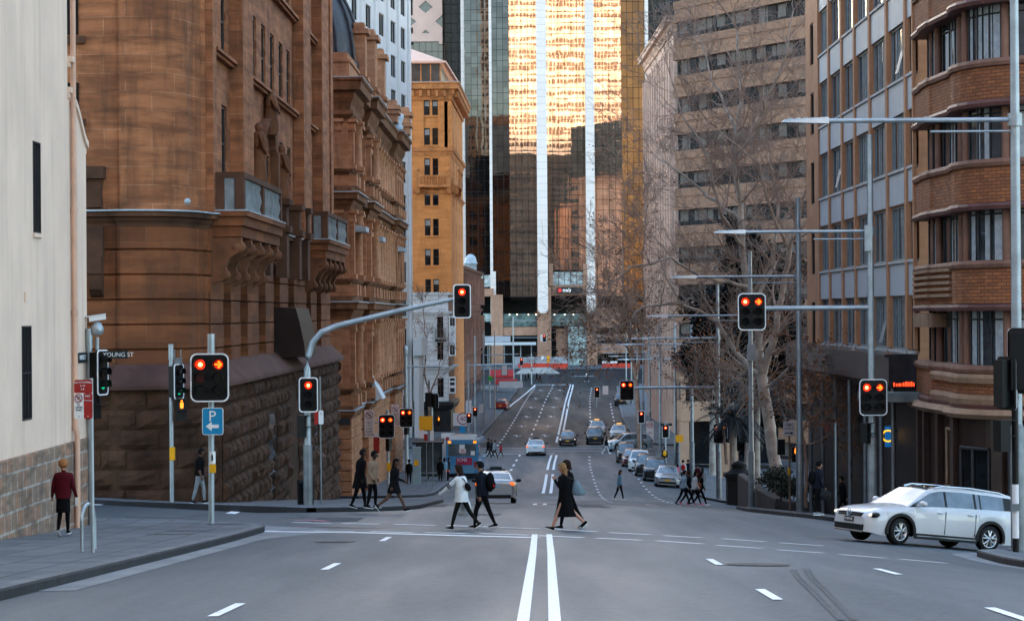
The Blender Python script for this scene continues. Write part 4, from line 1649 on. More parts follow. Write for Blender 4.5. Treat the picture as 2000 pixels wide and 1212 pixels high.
for px0, px1, y0, y1, d in [(960, 982, 575, 712, 437.4), (1050, 1076, 560, 722, 436.9), (1147, 1166, 565, 722, 438.4), (918, 964, 563, 579, 438.2), (983, 1049, 638, 655, 437.7), (1077, 1146, 556, 577, 438.2),
                            (1166, 1262, 600, 640, 440), (1166, 1262, 652, 660, 440), (1166, 1262, 670, 690, 440), (1072, 1080, 515, 558, 437.5), (1139, 1147, 515, 558, 437.6)]:
    tb('stone_cladding', px0, px1, y0, y1, d, 1.2, M_TSTN)
GL_W = glassm('white_window_glass', (.4, .44, .43), .2, .5)  # evenly pale glass colour
for k in range(5):
    tb('window', 1080 + 11.8 * k, 1090.5 + 11.8 * k, 531, 557, 438.6, .1, GL_W)
tb('window', 932, 944, 537, 560, 438.9, .1, GL_W)
tb('window', 946, 958, 537, 560, 438.9, .1, GL_W)
tb('lobby_glass', 983, 1050, 612, 637, 438.6, .1, GL_G)
tb('lobby_glass', 1077, 1146, 612, 636, 438.9, .1, GL_G)
tb('lobby_glass', 1110, 1146, 637, 716, 439.1, .1, GL_GP)
tb('lobby_glass', 944, 959, 612, 628, 439, .1, GL_GP)
tb('lobby_wall', 1087, 1109, 641, 716, 440.3, .3, M_TSTN)
tb('lobby_band', 983, 1146, 626.5, 628, 438.4, .1, M_PIER)
lob = tb('shop_fascia', 918, 944, 580, 690, 439.2, .3, GL_D)
mb = MB()
for i in range(6):
    a = P(929, 588 + 15 * i, 439)
    mb.box((a.x - .7, 439.0, a.z), (a.x + .5, 439.1, a.z + .12))
mb.sub('lettering', M_SGW, lob, rn)
mb = MB()
for px in (995, 1010, 1032, 1047, 1083, 1103, 1120):
    p = P(px, 614, 437.9)
    mb.lathe(p, [(0, 0), (.12, .02), (.12, .2)], 8, axis='Y')
mb.build('downlight', emit('lobby_downlight', (1, .85, .65), 4), rn)
sg = tb('bank_sign', 1087, 1138, 560.5, 573, 437.2, .3, M_SGB)
text('nab', 1.05, Matrix.Translation(P(1107, 566.5, 437.15)) @ FACE, emit('white_sign_light', (1, 1, 1), .5), sg, root=rn)
mb = MB()
c = P(1093.5, 566.8, 437.15)
pts = []
for i in range(14):
    a = R(360 * i / 14)
    r = .48 if i % 2 == 0 else .27
    pts.append((c.x + r * math.cos(a), c.z + r * math.sin(a)))
mb.prism(pts, lambda a, b, t: Vector((a, 437.12 + t, b)), .05)
mb.sub('star_emblem', emit('red_sign_light', (.9, .03, .03), .5), sg, rn)

# ---------------------------------------------------------------- added dark tower right of it that keeps the sun off the street
rz = thing('sun_block_tower', 'added dark glass tower at the far right, shading the street from the low sun', 'building', (45, 480, -10))
mb = MB()
mb.sweep([(25.2, 520), (25.2, 460), (95, 460), (95, 520)], [(0, -12), (0, 205)], caps=False)
mb.build('glass_wall', GL_T, rz)
mb = MB()
fz = Fr((25.2, 460), (95, 460))
for i in range(12):
    mb.fbox(fz, i * 1.4, i * 1.4 + .1, .003, .1, -10, 80)
for k in range(24):
    mb.fbox(fz, 0, 17, .003, .07, -10 + k * 3.7, -9.5 + k * 3.7)
mb.build('mullion_grid', M_MUL, rz)

# ================================================================ sunlit towers behind the viewpoint that the glass mirrors
M_SUNT = mat('cream_precast', (.74, .68, .6), .8, var=.05, scale=.2)
rs = thing('sunlit_office_tower', 'cream office tower with bands of arched windows, seen mirrored in the bronze glass', 'building', (20, -110, 2))
mb = MB()
fs_ = Fr((60, -100.), (-12, -100.))
ops = []
z = 20.0
H = 5.2
while z < 165:
    for i in range(5):
        u = 1.0 + i * 14.2
        ops.append((u, u + 13.2, z, z + 2.7))
    z += H
wall_open(mb, fs_, 0, fs_.L, -8, 172, ops, 1.4)
mb.sweep([(-12, -100.0), (-12, -140)], [(0, -8), (0, 172)], caps=False)
mb.sweep([(60, -140), (60, -100.0)], [(0, -8), (0, 172)], caps=False)
mb.face([(60, -100, 172), (-12, -100, 172), (-12, -140, 172), (60, -140, 172)])
for o in ops:
    for k in range(4):
        a = R(45 + 0 * k)
    um = (o[0] + o[1]) / 2
    for s in (-1, 1):
        e = o[0] if s < 0 else o[1]
        mb.prism([(e, o[3]), (e - s * 1.1, o[3]), (e - s * .35, o[3] - .35), (e, o[3] - 1.1)][::s], lambda a, b, t: fs_.pt(a, -.05 - t, b), .6)
    for k in range(3):
        q = o[0] + 3.3 * (k + 1)
        mb.prism([(q - 1.3, o[3]), (q - .25, o[3] - .5), (q - .2, o[2]), (q + .2, o[2]), (q + .25, o[3] - .5), (q + 1.3, o[3])], lambda a, b, t: fs_.pt(a, -.35 - t, b), .4)
mb.build('wall', M_SUNT, rs)
mb = MB()
mb.face([fs_.pt(0, -1.4, -8), fs_.pt(fs_.L, -1.4, -8), fs_.pt(fs_.L, -1.4, 172), fs_.pt(0, -1.4, 172)])
mb.build('window_glass', glassm('shadowed_office_glass', (.035, .014, .006), .4, .3), rs)
rq = thing('brown_office_block', 'low brown office block beside the cream tower, seen mirrored in the glass', 'building', (-40, -110, 2))
mb = MB()
fq = Fr((-13, -98.), (-90, -98.))
ops = [(2 + i * 5, 5.5 + i * 5, z_, z_ + 2) for i in range(14) for z_ in range(6, 76, 4)]
wall_open(mb, fq, 0, fq.L, -8, 80, ops, .5)
mb.sweep([(-13, -140), (-13, -98.0)], [(0, -8), (0, 80)], caps=False)
mb.face([(-13, -98, 80), (-90, -98, 80), (-90, -140, 80), (-13, -140, 80)])
mb.build('wall', mat('brown_precast', (.3, .19, .13), .8, var=.1, scale=.3), rq)
mb = MB()
mb.face([fq.pt(0, -.5, -8), fq.pt(fq.L, -.5, -8), fq.pt(fq.L, -.5, 79), fq.pt(0, -.5, 79)])
mb.build('window_glass', GL_D, rq)

rq2 = thing('mirrored_shade_block', 'added dark block low before the cream tower, standing in for its shaded lower half', 'building', (20, -75, 2))  # added; its dark colour plays the mirrored tower's shaded lower half
mb = MB()
fq = Fr((62, -72.), (-14, -72.))
ops = [(1.5 + i * 4.6, 5.2 + i * 4.6, z_, z_ + 2.0) for i in range(16) for z_ in [6 + 4.1 * k for k in range(13)]]
wall_open(mb, fq, 0, fq.L, -8, 63, ops, .5)
mb.sweep([(-14, -72.0), (-14, -95)], [(0, -8), (0, 63)], caps=False)
mb.sweep([(62, -95), (62, -72.0)], [(0, -8), (0, 63)], caps=False)
mb.face([(62, -72, 63), (-14, -72, 63), (-14, -95, 63), (62, -95, 63)])
mb.build('wall', mat('shade_dark_precast', (.02, .0165, .015), .8, var=.1, scale=.3), rq2)
mb = MB()
mb.face([fq.pt(0, -.5, -8), fq.pt(fq.L, -.5, -8), fq.pt(fq.L, -.5, 62), fq.pt(0, -.5, 62)])
mb.build('window_glass', GL_D, rq2)
# ================================================================ banded concrete tower with a low podium
M_BND = mat('pink_brown_precast', (.34, .19, .12), .85, var=.10, scale=.5, streak=.25, bump=.004)
M_BND2 = mat('tan_render', (.50, .31, .20), .85, var=.12, scale=.6, streak=.25)
GL_BN = glassm('brown_tinted_window_glass', (.026, .023, .021), .1, .4)
M_CURTN = mat('drab_blind', (.17, .145, .125), .9, var=.3, scale=4)
rb2 = thing('banded_office_tower', 'pink-brown office tower of horizontal precast bands and window strips behind the bare tree', 'building', (22, 220, -12))
TA, TB = (15.4, 228.0), (32.0, 198.4)
fb = Fr(TA, TB)
bp = [(34, 262), TA, TB, (60, 215)]
zs0 = PZ(75, 227, 1330)      # bottom of a window strip near the top
mb = MB()
mbg = []
for k in range(-3, 13):
    zb = zs0 - 3.52 * k
    top = zb + 1.5
    # spandrel below this strip
    mb.sweep(bp, [(-.9, zb), (.0, zb), (.0, zb - .75), (-.1, zb - .78), (-.1, zb - 1.2), (.05, zb - 1.24), (.05, zb - 2.0), (-.9, zb - 2.02)][::-1], 0)
mb.build('spandrel_band', M_BND, rb2)
kk = 0
for k in range(-3, 13):
    zb = zs0 - 3.52 * k
    for i in range(5):
        u0 = fb.L * i / 5 * .93 + .3
        rr = RND.random()
        cur = [(.08, .3, .05, .95), (.55, .75, .2, .95)] if rr < .4 else [(.02, .24, .3, .97), (.4, .9, .3, .95)] if rr < .75 else None
        window(rb2, fb, u0, u0 + fb.L * .184, zb, zb + 1.5, -.4, [M_FRD, GL_BN, M_CURTN], (4, 1), .08, curtain=cur)
mb = MB()
mb.sweep(bp, [(-.7, -14), (-.7, 50)], 0, caps=False)
mb.build('inner_wall', M_MUL, rb2)
mb = MB()
f0 = Fr((15.4, 228.6), (30, 240))
for u in [fb.L * i / 5 * .93 + .05 for i in range(6)]:
    mb.fbox(fb, u - .07, u + .07, -.65, -.45, -13, 48)
mb.build('window_pier', M_MUL, rb2)
# podium
rp = thing('tan_podium_building', 'low tan building with a deep roof, balcony bands and dark ground-floor opening', 'building', (20, 204, -12.5))
YP = 200.0
def pb(name, px0, px1, y0, y1, d, th, m):
    mb = MB()
    a, b = P(px0, y1, d), P(px1, y0, d)
    mb.box((a.x, d, a.z), (b.x, d + th, b.z))
    return mb.build(name, m, rp)
pb('balcony_band', 1328, 1520, 724, 746, YP, 6, M_BND2)
pb('balcony_band', 1330, 1520, 783, 822, YP, 6, M_BND2)
pb('window_wall', 1333, 1520, 746.2, 782.8, YP + 1.2, 4.5, GL_D)
pb('dark_opening', 1346, 1520, 822.2, 905, YP + 1.5, 4, GL_D)
pb('corner_pillar', 1329, 1346, 822.2, 905, YP + .05, 1.6, M_BND2)
pb('corner_pillar', 1331, 1339, 746.2, 782.8, YP + .1, 1.0, M_BND2)
pb('boundary_wall', 1409, 1442, 858, 932, 182, .8, M_BND2)
mb = MB()
a, b = P(1325, 724, YP), P(1520, 724, YP)
mb.hexa([Vector((a.x - .2, YP - .4, a.z + .01)), Vector((b.x, YP - .4, a.z + .01)), Vector((b.x, YP + 7, a.z + .01)), Vector((a.x - .2, YP + 7, a.z + .01)),
         Vector((a.x + .3, YP + 1.2, a.z + 1.1)), Vector((b.x, YP + 1.2, a.z + 1.1)), Vector((b.x, YP + 6, a.z + 1.1)), Vector((a.x + .3, YP + 6, a.z + 1.1))])
mb.build('roof', mat('brown_roof_tiles', (.16, .085, .075), .85, var=.25, scale=2), rp)

# ================================================================ pale ribbed stone building
M_PALE = mat('sunlit_pink_stone', (.62, .43, .34), .85, var=.16, scale=.7, streak=.3)  # sunlit look of the stone is put into its pale pink
rg = thing('pale_stone_building', 'narrow pale pink stone building with vertical ribs and a sloping cornice', 'building', (18, 285, -13))
GA, GB = (17.1, 306.), (17.75, 262.)
fg = Fr(GA, GB)
gp = [(40, 306.1), GA, GB, (40, 262.)]
mb = MB()
mb.sweep(gp, [(0, -15), (0, 31.5)], 0, caps=False)
for i in range(12):
    mb.fbox(fg, 1 + i * 3.7, 1.9 + i * 3.7, .003, .45, -10, 29)
fg2 = Fr(GB, (40, 262.))
for i in range(6):
    mb.fbox(fg2, .2 + i * 2.2, .8 + i * 2.2, .003, .35, -10, 29)
mb.build('wall', M_PALE, rg)
mb = MB()
cornice(mb, gp, 32, 1.6, 1.0)
cornice(mb, gp, 20, .6, .4)
mb.build('cornice', M_PALE, rg)
for i in range(11):
    for k in range(9):
        mb = MB()
        z = -6 + 3.8 * k
        mb.fbox(fg, 2.3 + i * 3.7, 4.3 + i * 3.7, .003, .05, z, z + 2.3)
        if i < 9:
            mb.build('window', GL_D, rg)

# ================================================================ grey-panelled office building
M_PST = brick('peach_sandstone_facing', (.5, .245, .125), (.45, .215, .11), (.32, .18, .1), 1.5, .8, .006, .8, .003, .3, patch=.3, stain=(.12, .06, .035))
M_PNL = mat('blue_grey_panel', (.42, .45, .475), .55, var=.06, scale=.8, streak=.12)
M_SILL = mat('pale_stone_sill', (.42, .42, .41), .7, var=.15, scale=2)
M_MARB = mat('dark_marble', (.032, .031, .035), .25, var=.5, scale=1.2, streak=.4)
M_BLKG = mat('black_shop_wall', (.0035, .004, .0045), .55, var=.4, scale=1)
rpn = thing('panelled_office_building', 'mid-rise office building with blue-grey panels, peach stone fins and dark marble band', 'building', (18, 104, -7.5))
PA, PB = (15.2, 124.4), (15.2, 90.6)
fp = Fr(PA, PB)
DU = lambda d: 124.4 - d
bays = [118.8, 114.8, 110.3, 106.2, 101.7, 97.1, 92.5, 90.62]
sills = [-1.53, 1.95, 5.5, 9.0, 12.5, 16.0, 19.5, 23.0]
mb = MB()
ops = []
for s in sills:
    for a, b in zip(bays, bays[1:]):
        ops.append((DU(a) + .3, DU(b) - .3, s, s + 2.15))
    ops.append((DU(122.6), DU(121.2), s - .1, s + 2.0))
wall_open(mb, fp, 0, fp.L, -1.6, 33, ops, .14)
mb.sweep([(40, 124.42), PA], [(0, -12), (0, 33)], caps=False)
for a in bays:
    mb.fbox(fp, DU(a) - .22, min(DU(a) + .22, fp.L), .003, .13, -1.45, 33)
mb.build('wall', M_PST, rpn)
for s in sills:
    mbs = MB()
    mbs.fbox(fp, DU(119.2), fp.L, .345, .42, s - .1, s - .02) if 0 else None
    for a, b in zip(bays, bays[1:]):
        mbs.fbox(fp, DU(a) + .23, DU(b) - .23, -.12, .12, s - .1, s + .003)
    mbs.build('window_sill', M_SILL, rpn)
for s in sills:
    for a, b in zip(bays, bays[1:]):
        mb = MB()
        mb.fbox(fp, DU(a) + .225, DU(b) - .225, .003, .05, s - 1.38 + .03, s - .11)
        mb.build('spandrel_panel', M_PNL, rpn) if s > -1 else None
M_BLIND = mat('grey_green_curtain', (.17, .2, .205), .9, var=.35, scale=3)
for o in ops:
    rr = RND.random()
    if o[1] - o[0] < 1.5:
        window(rpn, fp, *o, -.12, [M_FRD, GL_D], (1, 1), .06)
        continue
    q = []
    for i in range(6):
        if RND.random() < .75:
            q.append((.03 + i * .16, .03 + i * .16 + RND.uniform(.07, .14), .03, .97))
    wd = window(rpn, fp, *o, -.12, [mat('grey_window_frame', (.2, .22, .225), .5, var=.1), GL_B, M_BLIND], (3, 1), .09, curtain=q)
    if rr < .18:           # an open casement
        mb = MB()
        um = o[0] + (o[1] - o[0]) * .5
        mb.prism([(-.33, o[2] + 1.9), (-.3, o[2] + 1.9), (.12, o[2] + .25), (.08, o[2] + .22)], lambda a, b, t: fp.pt(um + t, a, b), .8)
        mb.sub('open_sash', mat('grey_window_frame', (.2, .22, .225), .5), wd, rpn)
mb = MB()
mb.fbox(fp, -.3, fp.L + .0, .003, 1.1, -2.75, -1.75)
mb.fbox(fp, -.3, fp.L + .0, .003, 1.25, -1.748, -1.62)
mb.build('marble_band', [M_MARB], rpn)
mb = MB()
mb.fbox(fp, -.3, fp.L, -.6, -.05, -12, -2.752)
mb.fbox(fp, -.3, fp.L, -.05, 1.0, -2.9, -2.753)
mb.build('shop_wall', M_BLKG, rpn)
for a in (121, 116.5, 112, 107.5, 103, 98.5, 94.2, 91.2):
    mb = MB()
    c = fp.pt(DU(a), .85, 0)
    mb.tube([(c.x, c.y, -11), (c.x, c.y, -2.76)], .09, 8)
    mb.build('shop_column', mat('grey_shop_column', (.2, .21, .22), .4, .5, var=.2), rpn)
mb = MB()
c = P(1790, 775, 89.2)
mb.prism([(-1.9, .0), (1.6, .0), (1.6, 1.9), (-1.2, 1.9), (-1.9, 1.3)], lambda a, b, t: Vector((c.x + a, c.y - b + 1.9, c.z + .16 - t)), .34)
mb.build('entrance_canopy', mat('verdigris_canopy', (.14, .16, .16), .6, var=.25, scale=2), rpn)
mb = MB()
rr = random.Random(4)
for i, (px, w, h) in enumerate([(1745, 2.5, .4), (1750, 2.5, .3), (1755, 5, .32), (1763, 3, .4), (1768, 3.5, .5), (1773, 3, .45), (1778, 3.5, .5), (1783, 2.5, .4)]):
    a = P(px, 754, 85.8)
    mb.box((a.x, a.y - .03 + i * .0, a.z), (a.x + w * .018, a.y, a.z + h * .33))
mb.build('neon_sign', emit('red_neon', (1, .05, .01), 3), rpn)
sgn = MB()
a, b = P(1729, 872, 96), P(1741, 832, 96)
sgn.box((a.x, 95.9, a.z), (b.x, 96.1, b.z))
so_ = sgn.build('projecting_sign', emit('blue_sign_light', (.004, .1, .3), .8), rpn)
text('O', .72, Matrix.Translation(P(1734.5, 852, 95.88)) @ FACE, emit('yellow_sign_light', (1, .5, .02), 1.5), so_, root=rpn, ext=.01)
mb = MB()
mb.tube([P(1741, 840, 96), (15.4, 96, P(1741, 840, 96).z)], .03, 6)
mb.sub('bracket', M_FRD, so_, rpn)

# ================================================================ brick corner building with curved bays
M_BRK = brick('orange_brown_brick', (.40, .138, .05), (.25, .083, .034), (.09, .055, .035), .36, .115, .015, .8, .006, .35, patch=.5, stain=(.08, .04, .025))
M_DCO = mat('red_brown_faience', (.2, .098, .066), .6, var=.25, scale=1.5, streak=.3)
M_PLUM = mat('plum_faience', (.12, .05, .042), .5, var=.25, scale=1.5)
M_TRIM = mat('tan_faience', (.28, .165, .1), .65, var=.2, scale=1.2, streak=.3)
rdc = thing('curved_brick_building', 'orange brick corner building with curved bays, dark recessed windows and plum ledges', 'building', (20, 84, -7))
dp = [(15.15, 90.55), (15.1, 88.6), (15.0, 88.3), (14.98, 86.4), (15.05, 86.1)]
dp += [(18.3 - 3.25 * math.cos(a), 82.2 - 3.6 * math.sin(a)) for a in [R(-62 + 152 * i / 14) for i in range(15)]][4:]
dp += [(22, 78.5), (46, 78.5)]
pfd = PFr(dp)
mb = MB()
mbp, mbt = MB(), MB()
FL = [(8.3, 6.95), (5.0, 3.55), (1.65, .2), (11.7, 10.35), (15.1, 13.75), (18.5, 17.15), (21.9, 20.55), (-1.85, -3.05)]
for zt, zb in FL:
    mb.sweep(dp, [(-.9, zb + .02), (.02, zb + .02), (.02, zt - .25), (-.9, zt - .25)], 0)
    mbt.sweep(dp, [(-.9, zt - .24), (.1, zt - .24), (.14, zt - .12), (.1, zt), (-.9, zt + .02)], 0)
    mbp.sweep(dp, [(-.9, zb - .22), (.12, zb - .22), (.16, zb - .1), (.12, zb), (-.9, zb)], 0)
mb.build('brick_band', M_BRK, rdc)
mbt.build('sill_ledge', M_DCO, rdc)
mbp.build('plum_ledge', M_PLUM, rdc)
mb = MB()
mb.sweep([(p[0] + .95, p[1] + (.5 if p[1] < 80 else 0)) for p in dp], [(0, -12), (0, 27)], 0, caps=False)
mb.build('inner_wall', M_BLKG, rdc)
GLDC = glassm('tinted_bay_glass', (.035, .045, .052), .04, .9, .003)
wu = [(.5, 2.0), (2.3, 3.6), (4.4, 6.9), (7.2, 8.6), (8.9, 11.2), (11.6, 14.5), (14.9, 18)]
for (zt, zb) in FL:
    for k, (u0, u1) in enumerate(wu):
        m2 = MB()
        z0, z1 = zt + .02, zt + 2.0
        n = 3
        m2.grid([[pfd.pt(u0 + (u1 - u0) * i / n, -.45, z) for i in range(n + 1)] for z in (z0, z1)], 1, False)
        for i in range(n + 1 if k % 2 == 0 else 3):
            u = u0 + (u1 - u0) * i / (n if k % 2 == 0 else 2)
            p = pfd.pt(u, -.42, 0)
            m2.tube([(p.x, p.y, z0), (p.x, p.y, z1)], .035, 6, 0)
        m2.tube([pfd.pt(u0 + (u1 - u0) * i / n, -.42, z1 - .45) for i in range(n + 1)], .03, 5, 0)
        # drawn curtains and blinds
        for q in range(4):
            if RND.random() < .75:
                a, b = u0 + (u1 - u0) * (q + .1) / 4, u0 + (u1 - u0) * (q + RND.uniform(.5, .95)) / 4
                m2.face([pfd.pt(a, -.448, z0), pfd.pt(b, -.448, z0), pfd.pt(b, -.448, z1 - .1), pfd.pt(a, -.448, z1 - .1)], 2)
        m2.build('window', [M_FRD, GLDC, M_CURT], rdc)
        m3 = MB()
        p, q = pfd.pt(u1 + .03, -.4, 0), pfd.pt(u1 + .2, -.4, 0)
        m3.tube([(p.x, p.y, z0), (p.x, p.y, z1 + .0)], .14, 8)
        m3.build('window_pier', M_DCO, rdc)
mb = MB()
for i in range(5):     # stepped ribs at the bay's left end and the tan string courses
    mb.sweep(dp[:6], [(.03, .45 + i * .22), (.16, .47 + i * .22), (.16, .57 + i * .22), (.03, .59 + i * .22)], 0)
for z in (-2.25, -2.95):
    mb.sweep(dp[4:], [(.0, z - .2), (.16, z - .18), (.2, z), (.16, z + .12), (.0, z + .14)], 0)
mb.sweep(dp, [(-.9, -3.6), (.25, -3.6), (.4, -3.45), (.3, -3.28), (-.9, -3.27)], 0)
mb.sweep(dp[:5], [(-.8, -.6), (.12, -.6), (.14, -.1), (-.8, -.08)], 0)
mb.build('tan_string_course', M_TRIM, rdc)
mb = MB()
mb.sweep(dp, [(-.02, -12), (-.02, -3.62)], 0, caps=False)
for u, w in [(1.0, .5), (3.2, .35), (5.2, .4), (8.4, .4), (11.0, .4), (13.4, .5)]:
    a = pfd.pt(u, .1, 0)
    mb.hexa([pfd.pt(uu, nn, z) for z in (-12, -3.63) for uu, nn in ((u, .2), (u + w, .2), (u + w, -.0), (u, -.0))])
mb.build('ground_floor_wall', mat('brown_marble_base', (.04, .022, .017), .4, var=.3, scale=1.2, streak=.3), rdc)
for u0, u1, z0, z1, nm in [(6.4, 8.2, -6.0, -4.1, 'window'), (9.2, 10.8, -8, -4.6, 'door'), (11.6, 13.2, -8, -4.3, 'door')]:
    m2 = MB()
    m2.grid([[pfd.pt(u0 + (u1 - u0) * i / 3, .03, z) for i in range(4)] for z in (z0, z1)], 0, False)
    for i in range(3):
        p = pfd.pt(u0 + (u1 - u0) * i / 2, .06, 0)
        m2.tube([(p.x, p.y, z0), (p.x, p.y, z1)], .06, 6, 1)
    m2.tube([pfd.pt(u0 + (u1 - u0) * i / 3, .06, z1) for i in range(4)], .07, 6, 1)
    m2.build(nm, [GL_D, M_TRIM if nm == 'window' else M_FRD], rdc)
m2 = MB()
m2.grid([[pfd.pt(6.2 + 2.1 * i / 3, n, z) for i in range(4)] for n, z in ((.0, -6.5), (.3, -6.45), (.3, -6.1), (.0, -6.05))], 0, False)
m2.build('window_sill', M_TRIM, rdc)
# ================================================================ street furniture
M_GALV = mat('galvanised_steel', (.36, .41, .44), .45, .55, var=.18, scale=2.5, streak=.2)
M_GALD = mat('dull_steel', (.2, .22, .23), .5, .5, var=.3, scale=2.5, streak=.3)
M_SIGB = mat('signal_black', (.004, .004, .0045), .45, var=.2, scale=3)
M_RIM = mat('signal_white_rim', (.75, .75, .75), .5, var=.04)
M_LRED = emit('lit_red_lens', (1, .016, .002), 3.0)
M_LHOT = emit('lit_red_core', (1, .5, .16), 4.5)
M_LAMB = emit('lit_amber_arrow', (1, .22, .012), 2.6)
M_LGRN = emit('lit_green_lens', (.0, .55, .25), .5)
M_OFFR = mat('unlit_red_lens', (.07, .006, .005), .15, var=.1)
M_OFFG = mat('unlit_green_lens', (.003, .014, .01), .15, var=.1)
M_OFFX = mat('unlit_dark_lens', (.006, .005, .005), .15, var=.1)
LENS = {'r': M_OFFR, 'g': M_OFFG, 'x': M_OFFX, 'G': M_LGRN}


def rrect(w, h, r, n=4):
    p = []
    for cx, cy, a0 in ((w / 2 - r, h / 2 - r, 0), (-w / 2 + r, h / 2 - r, 90), (-w / 2 + r, -h / 2 + r, 180), (w / 2 - r, -h / 2 + r, 270)):
        for i in range(n + 1):
            a = R(a0 + 90 * i / n)
            p.append((cx + r * math.cos(a), cy + r * math.sin(a)))
    return p


def signal_head(root, c, cols, w, h, lit, yaw=0., name='signal_head', label=None, fine=True):
    """lit: string per row, cols characters a row. R red ball, A red arrow, G green, r/g/x unlit"""
    off = root.location if root in WORLD else Vector()
    M = at(Vector(c), yaw)
    f = lambda x, y, z: M @ Vector((x, y, z))
    mb = MB()
    r = min(w, h) * .17
    o = rrect(w, h, r)
    i_ = rrect(w - .07, h - .07, r * .85)
    mb.prism(o, lambda a, b, t: f(a, t, b), .05, 0)
    for k in range(len(o)):
        j = (k + 1) % len(o)
        mb.hexa([f(o[k][0], .0, o[k][1]), f(o[j][0], .0, o[j][1]), f(i_[j][0], -.004, i_[j][1]), f(i_[k][0], -.004, i_[k][1])] +
                [f(o[k][0], -.02, o[k][1]), f(o[j][0], -.02, o[j][1]), f(i_[j][0], -.02, i_[j][1]), f(i_[k][0], -.02, i_[k][1])], 1)
    bw = cols * .32
    mb.hexa([f(x, y, z) for z in (-h * .44, h * .44) for x, y in ((-bw / 2, .05), (bw / 2, .05), (bw / 2, .28), (-bw / 2, .28))], 0)
    hd = mb.build(name, [M_SIGB, M_RIM], root)
    if label:
        hd['label'] = label
    nr = len(lit) // cols
    for q, ch in enumerate(lit):
        rw_, cl = divmod(q, cols)
        x = 0 if cols == 1 else (-.23 if cl == 0 else .23) * min(1.0, w / .98)
        z = h * .27 - rw_ * h * .27
        rad = .118 * (min(1.15, h / 1.15))
        mv = MB()
        n = 9
        rows = []
        for y0 in (-.005, -.2):
            rows.append([f(x + rad * 1.12 * math.cos(R(-25 + 230 * k / n)), y0, z + rad * 1.12 * math.sin(R(-25 + 230 * k / n))) for k in range(n + 1)])
        mv.grid(rows, 0, True)
        mv.sub('visor', M_SIGB, hd, root)
        ml = MB()
        disc = lambda rr, y: [f(x + rr * math.cos(R(30 * k)), y, z + rr * math.sin(R(30 * k))) for k in range(12)]
        if ch == 'R':
            ml.face(disc(rad, -.02), 0)
            ml.face(disc(rad * .46, -.03), 1)
            ml.sub('lit_lens', [M_LRED, M_LHOT], hd, root)
        elif ch == 'A':
            ml.face(disc(rad, -.02), 0)
            t = rad * .24
            q1 = [(-rad * .8, -t * .7), (rad * .1, -t * .7), (rad * .1, t * .7), (-rad * .8, t * .7)]
            ml.face([f(x + a, -.034, z + b) for a, b in q1], 1)
            for s in (1, -1):
                qq = [(rad * .8, 0), (rad * .1, s * rad * .75), (rad * .1 - t * 1.6, s * rad * .6), (rad * .8 - t * 2.2, 0)]
                ml.face([f(x + a, -.036, z + b) for a, b in qq][::s], 1)
            ml.sub('lit_arrow', [mat('red_glow_lens', (.25, .01, .004), .3) if 0 else emit('dim_red_lens', (1, .015, .003), .22), M_LAMB], hd, root)
        else:
            ml.face(disc(rad, -.02), 0)
            ml.sub('lens', LENS[ch], hd, root)
    return hd


def ped_head(root, c, lit, yaw=0., sym=True):
    M = at(Vector(c), yaw)
    f = lambda x, y, z: M @ Vector((x, y, z))
    mb = MB()
    mb.hexa([f(x, y, z) for z in (-.36, .36) for x, y in ((-.17, 0), (.17, 0), (.17, .25), (-.17, .25))], 0)
    for z in (.36, .0):
        mb.hexa([f(x, y, zz) for zz in (z - .02, z) for x, y in ((-.17, -.16), (.17, -.16), (.17, -.001), (-.17, -.001))], 0)
    hd = mb.build('pedestrian_signal', [M_SIGB], root)
    ml = MB()
    z0 = .05
    if lit == 'R':
        m_ = [M_LAMB]
    else:
        m_ = [M_OFFX]
    ml.face([f(.035 * math.cos(R(40 * k)), -.01, z0 + .24 + .035 * math.sin(R(40 * k))) for k in range(9)])
    ml.face([f(a, -.01, z0 + b) for a, b in ((-.055, .19), (-.055, .08), (-.045, .0), (.045, 0), (.055, .08), (.055, .19))])
    ml.sub('standing_figure', m_, hd, root)
    return hd


def pole(root, base, top, r0, r1=None, m=M_GALV, name='pole', n=10, cap=False):
    mb = MB()
    b, t = Vector(base), Vector(top)
    mb.tube([b, b.lerp(t, .5), t], [r0, (r0 + (r1 or r0)) / 2, r1 or r0], n)
    if cap:
        mb.tube([t, t + Vector((0, 0, .5))], r0 * 1.25, n)
    return mb.build(name, m, root)


def board(root, px0, py0, px1, py1, d, m, border=None, th=.02, name='sign_panel', rr=.03):
    a, b = P(px0, py1, d), P(px1, py0, d)
    w, h = b.x - a.x, b.z - a.z
    cx, cz = (a.x + b.x) / 2, (a.z + b.z) / 2
    mb = MB()
    mb.prism(rrect(w, h, min(rr, w * .2, h * .2), 3), lambda p, q, t: Vector((cx + p, d + t, cz + q)), th, 1 if border else 0)
    if border:
        k = border[1]
        mb.prism(rrect(w - k, h - k, min(rr * .8, w * .2, h * .2), 3), lambda p, q, t: Vector((cx + p, d - .006 + t, cz + q)), .004, 0)
    return mb.build(name, [m, border[0]] if border else [m], root)


def sgn_text(root, par, s, px, py, d, size, m, **k):
    return text(s, size, Matrix.Translation(P(px, py, d)) @ FACE, m, par, root=root, ext=.002, **k)


def on_ground(px, d, off=KH, py=1000):
    x = PX(px, d, py)
    return Vector((x, d, zg(x, d) + off))


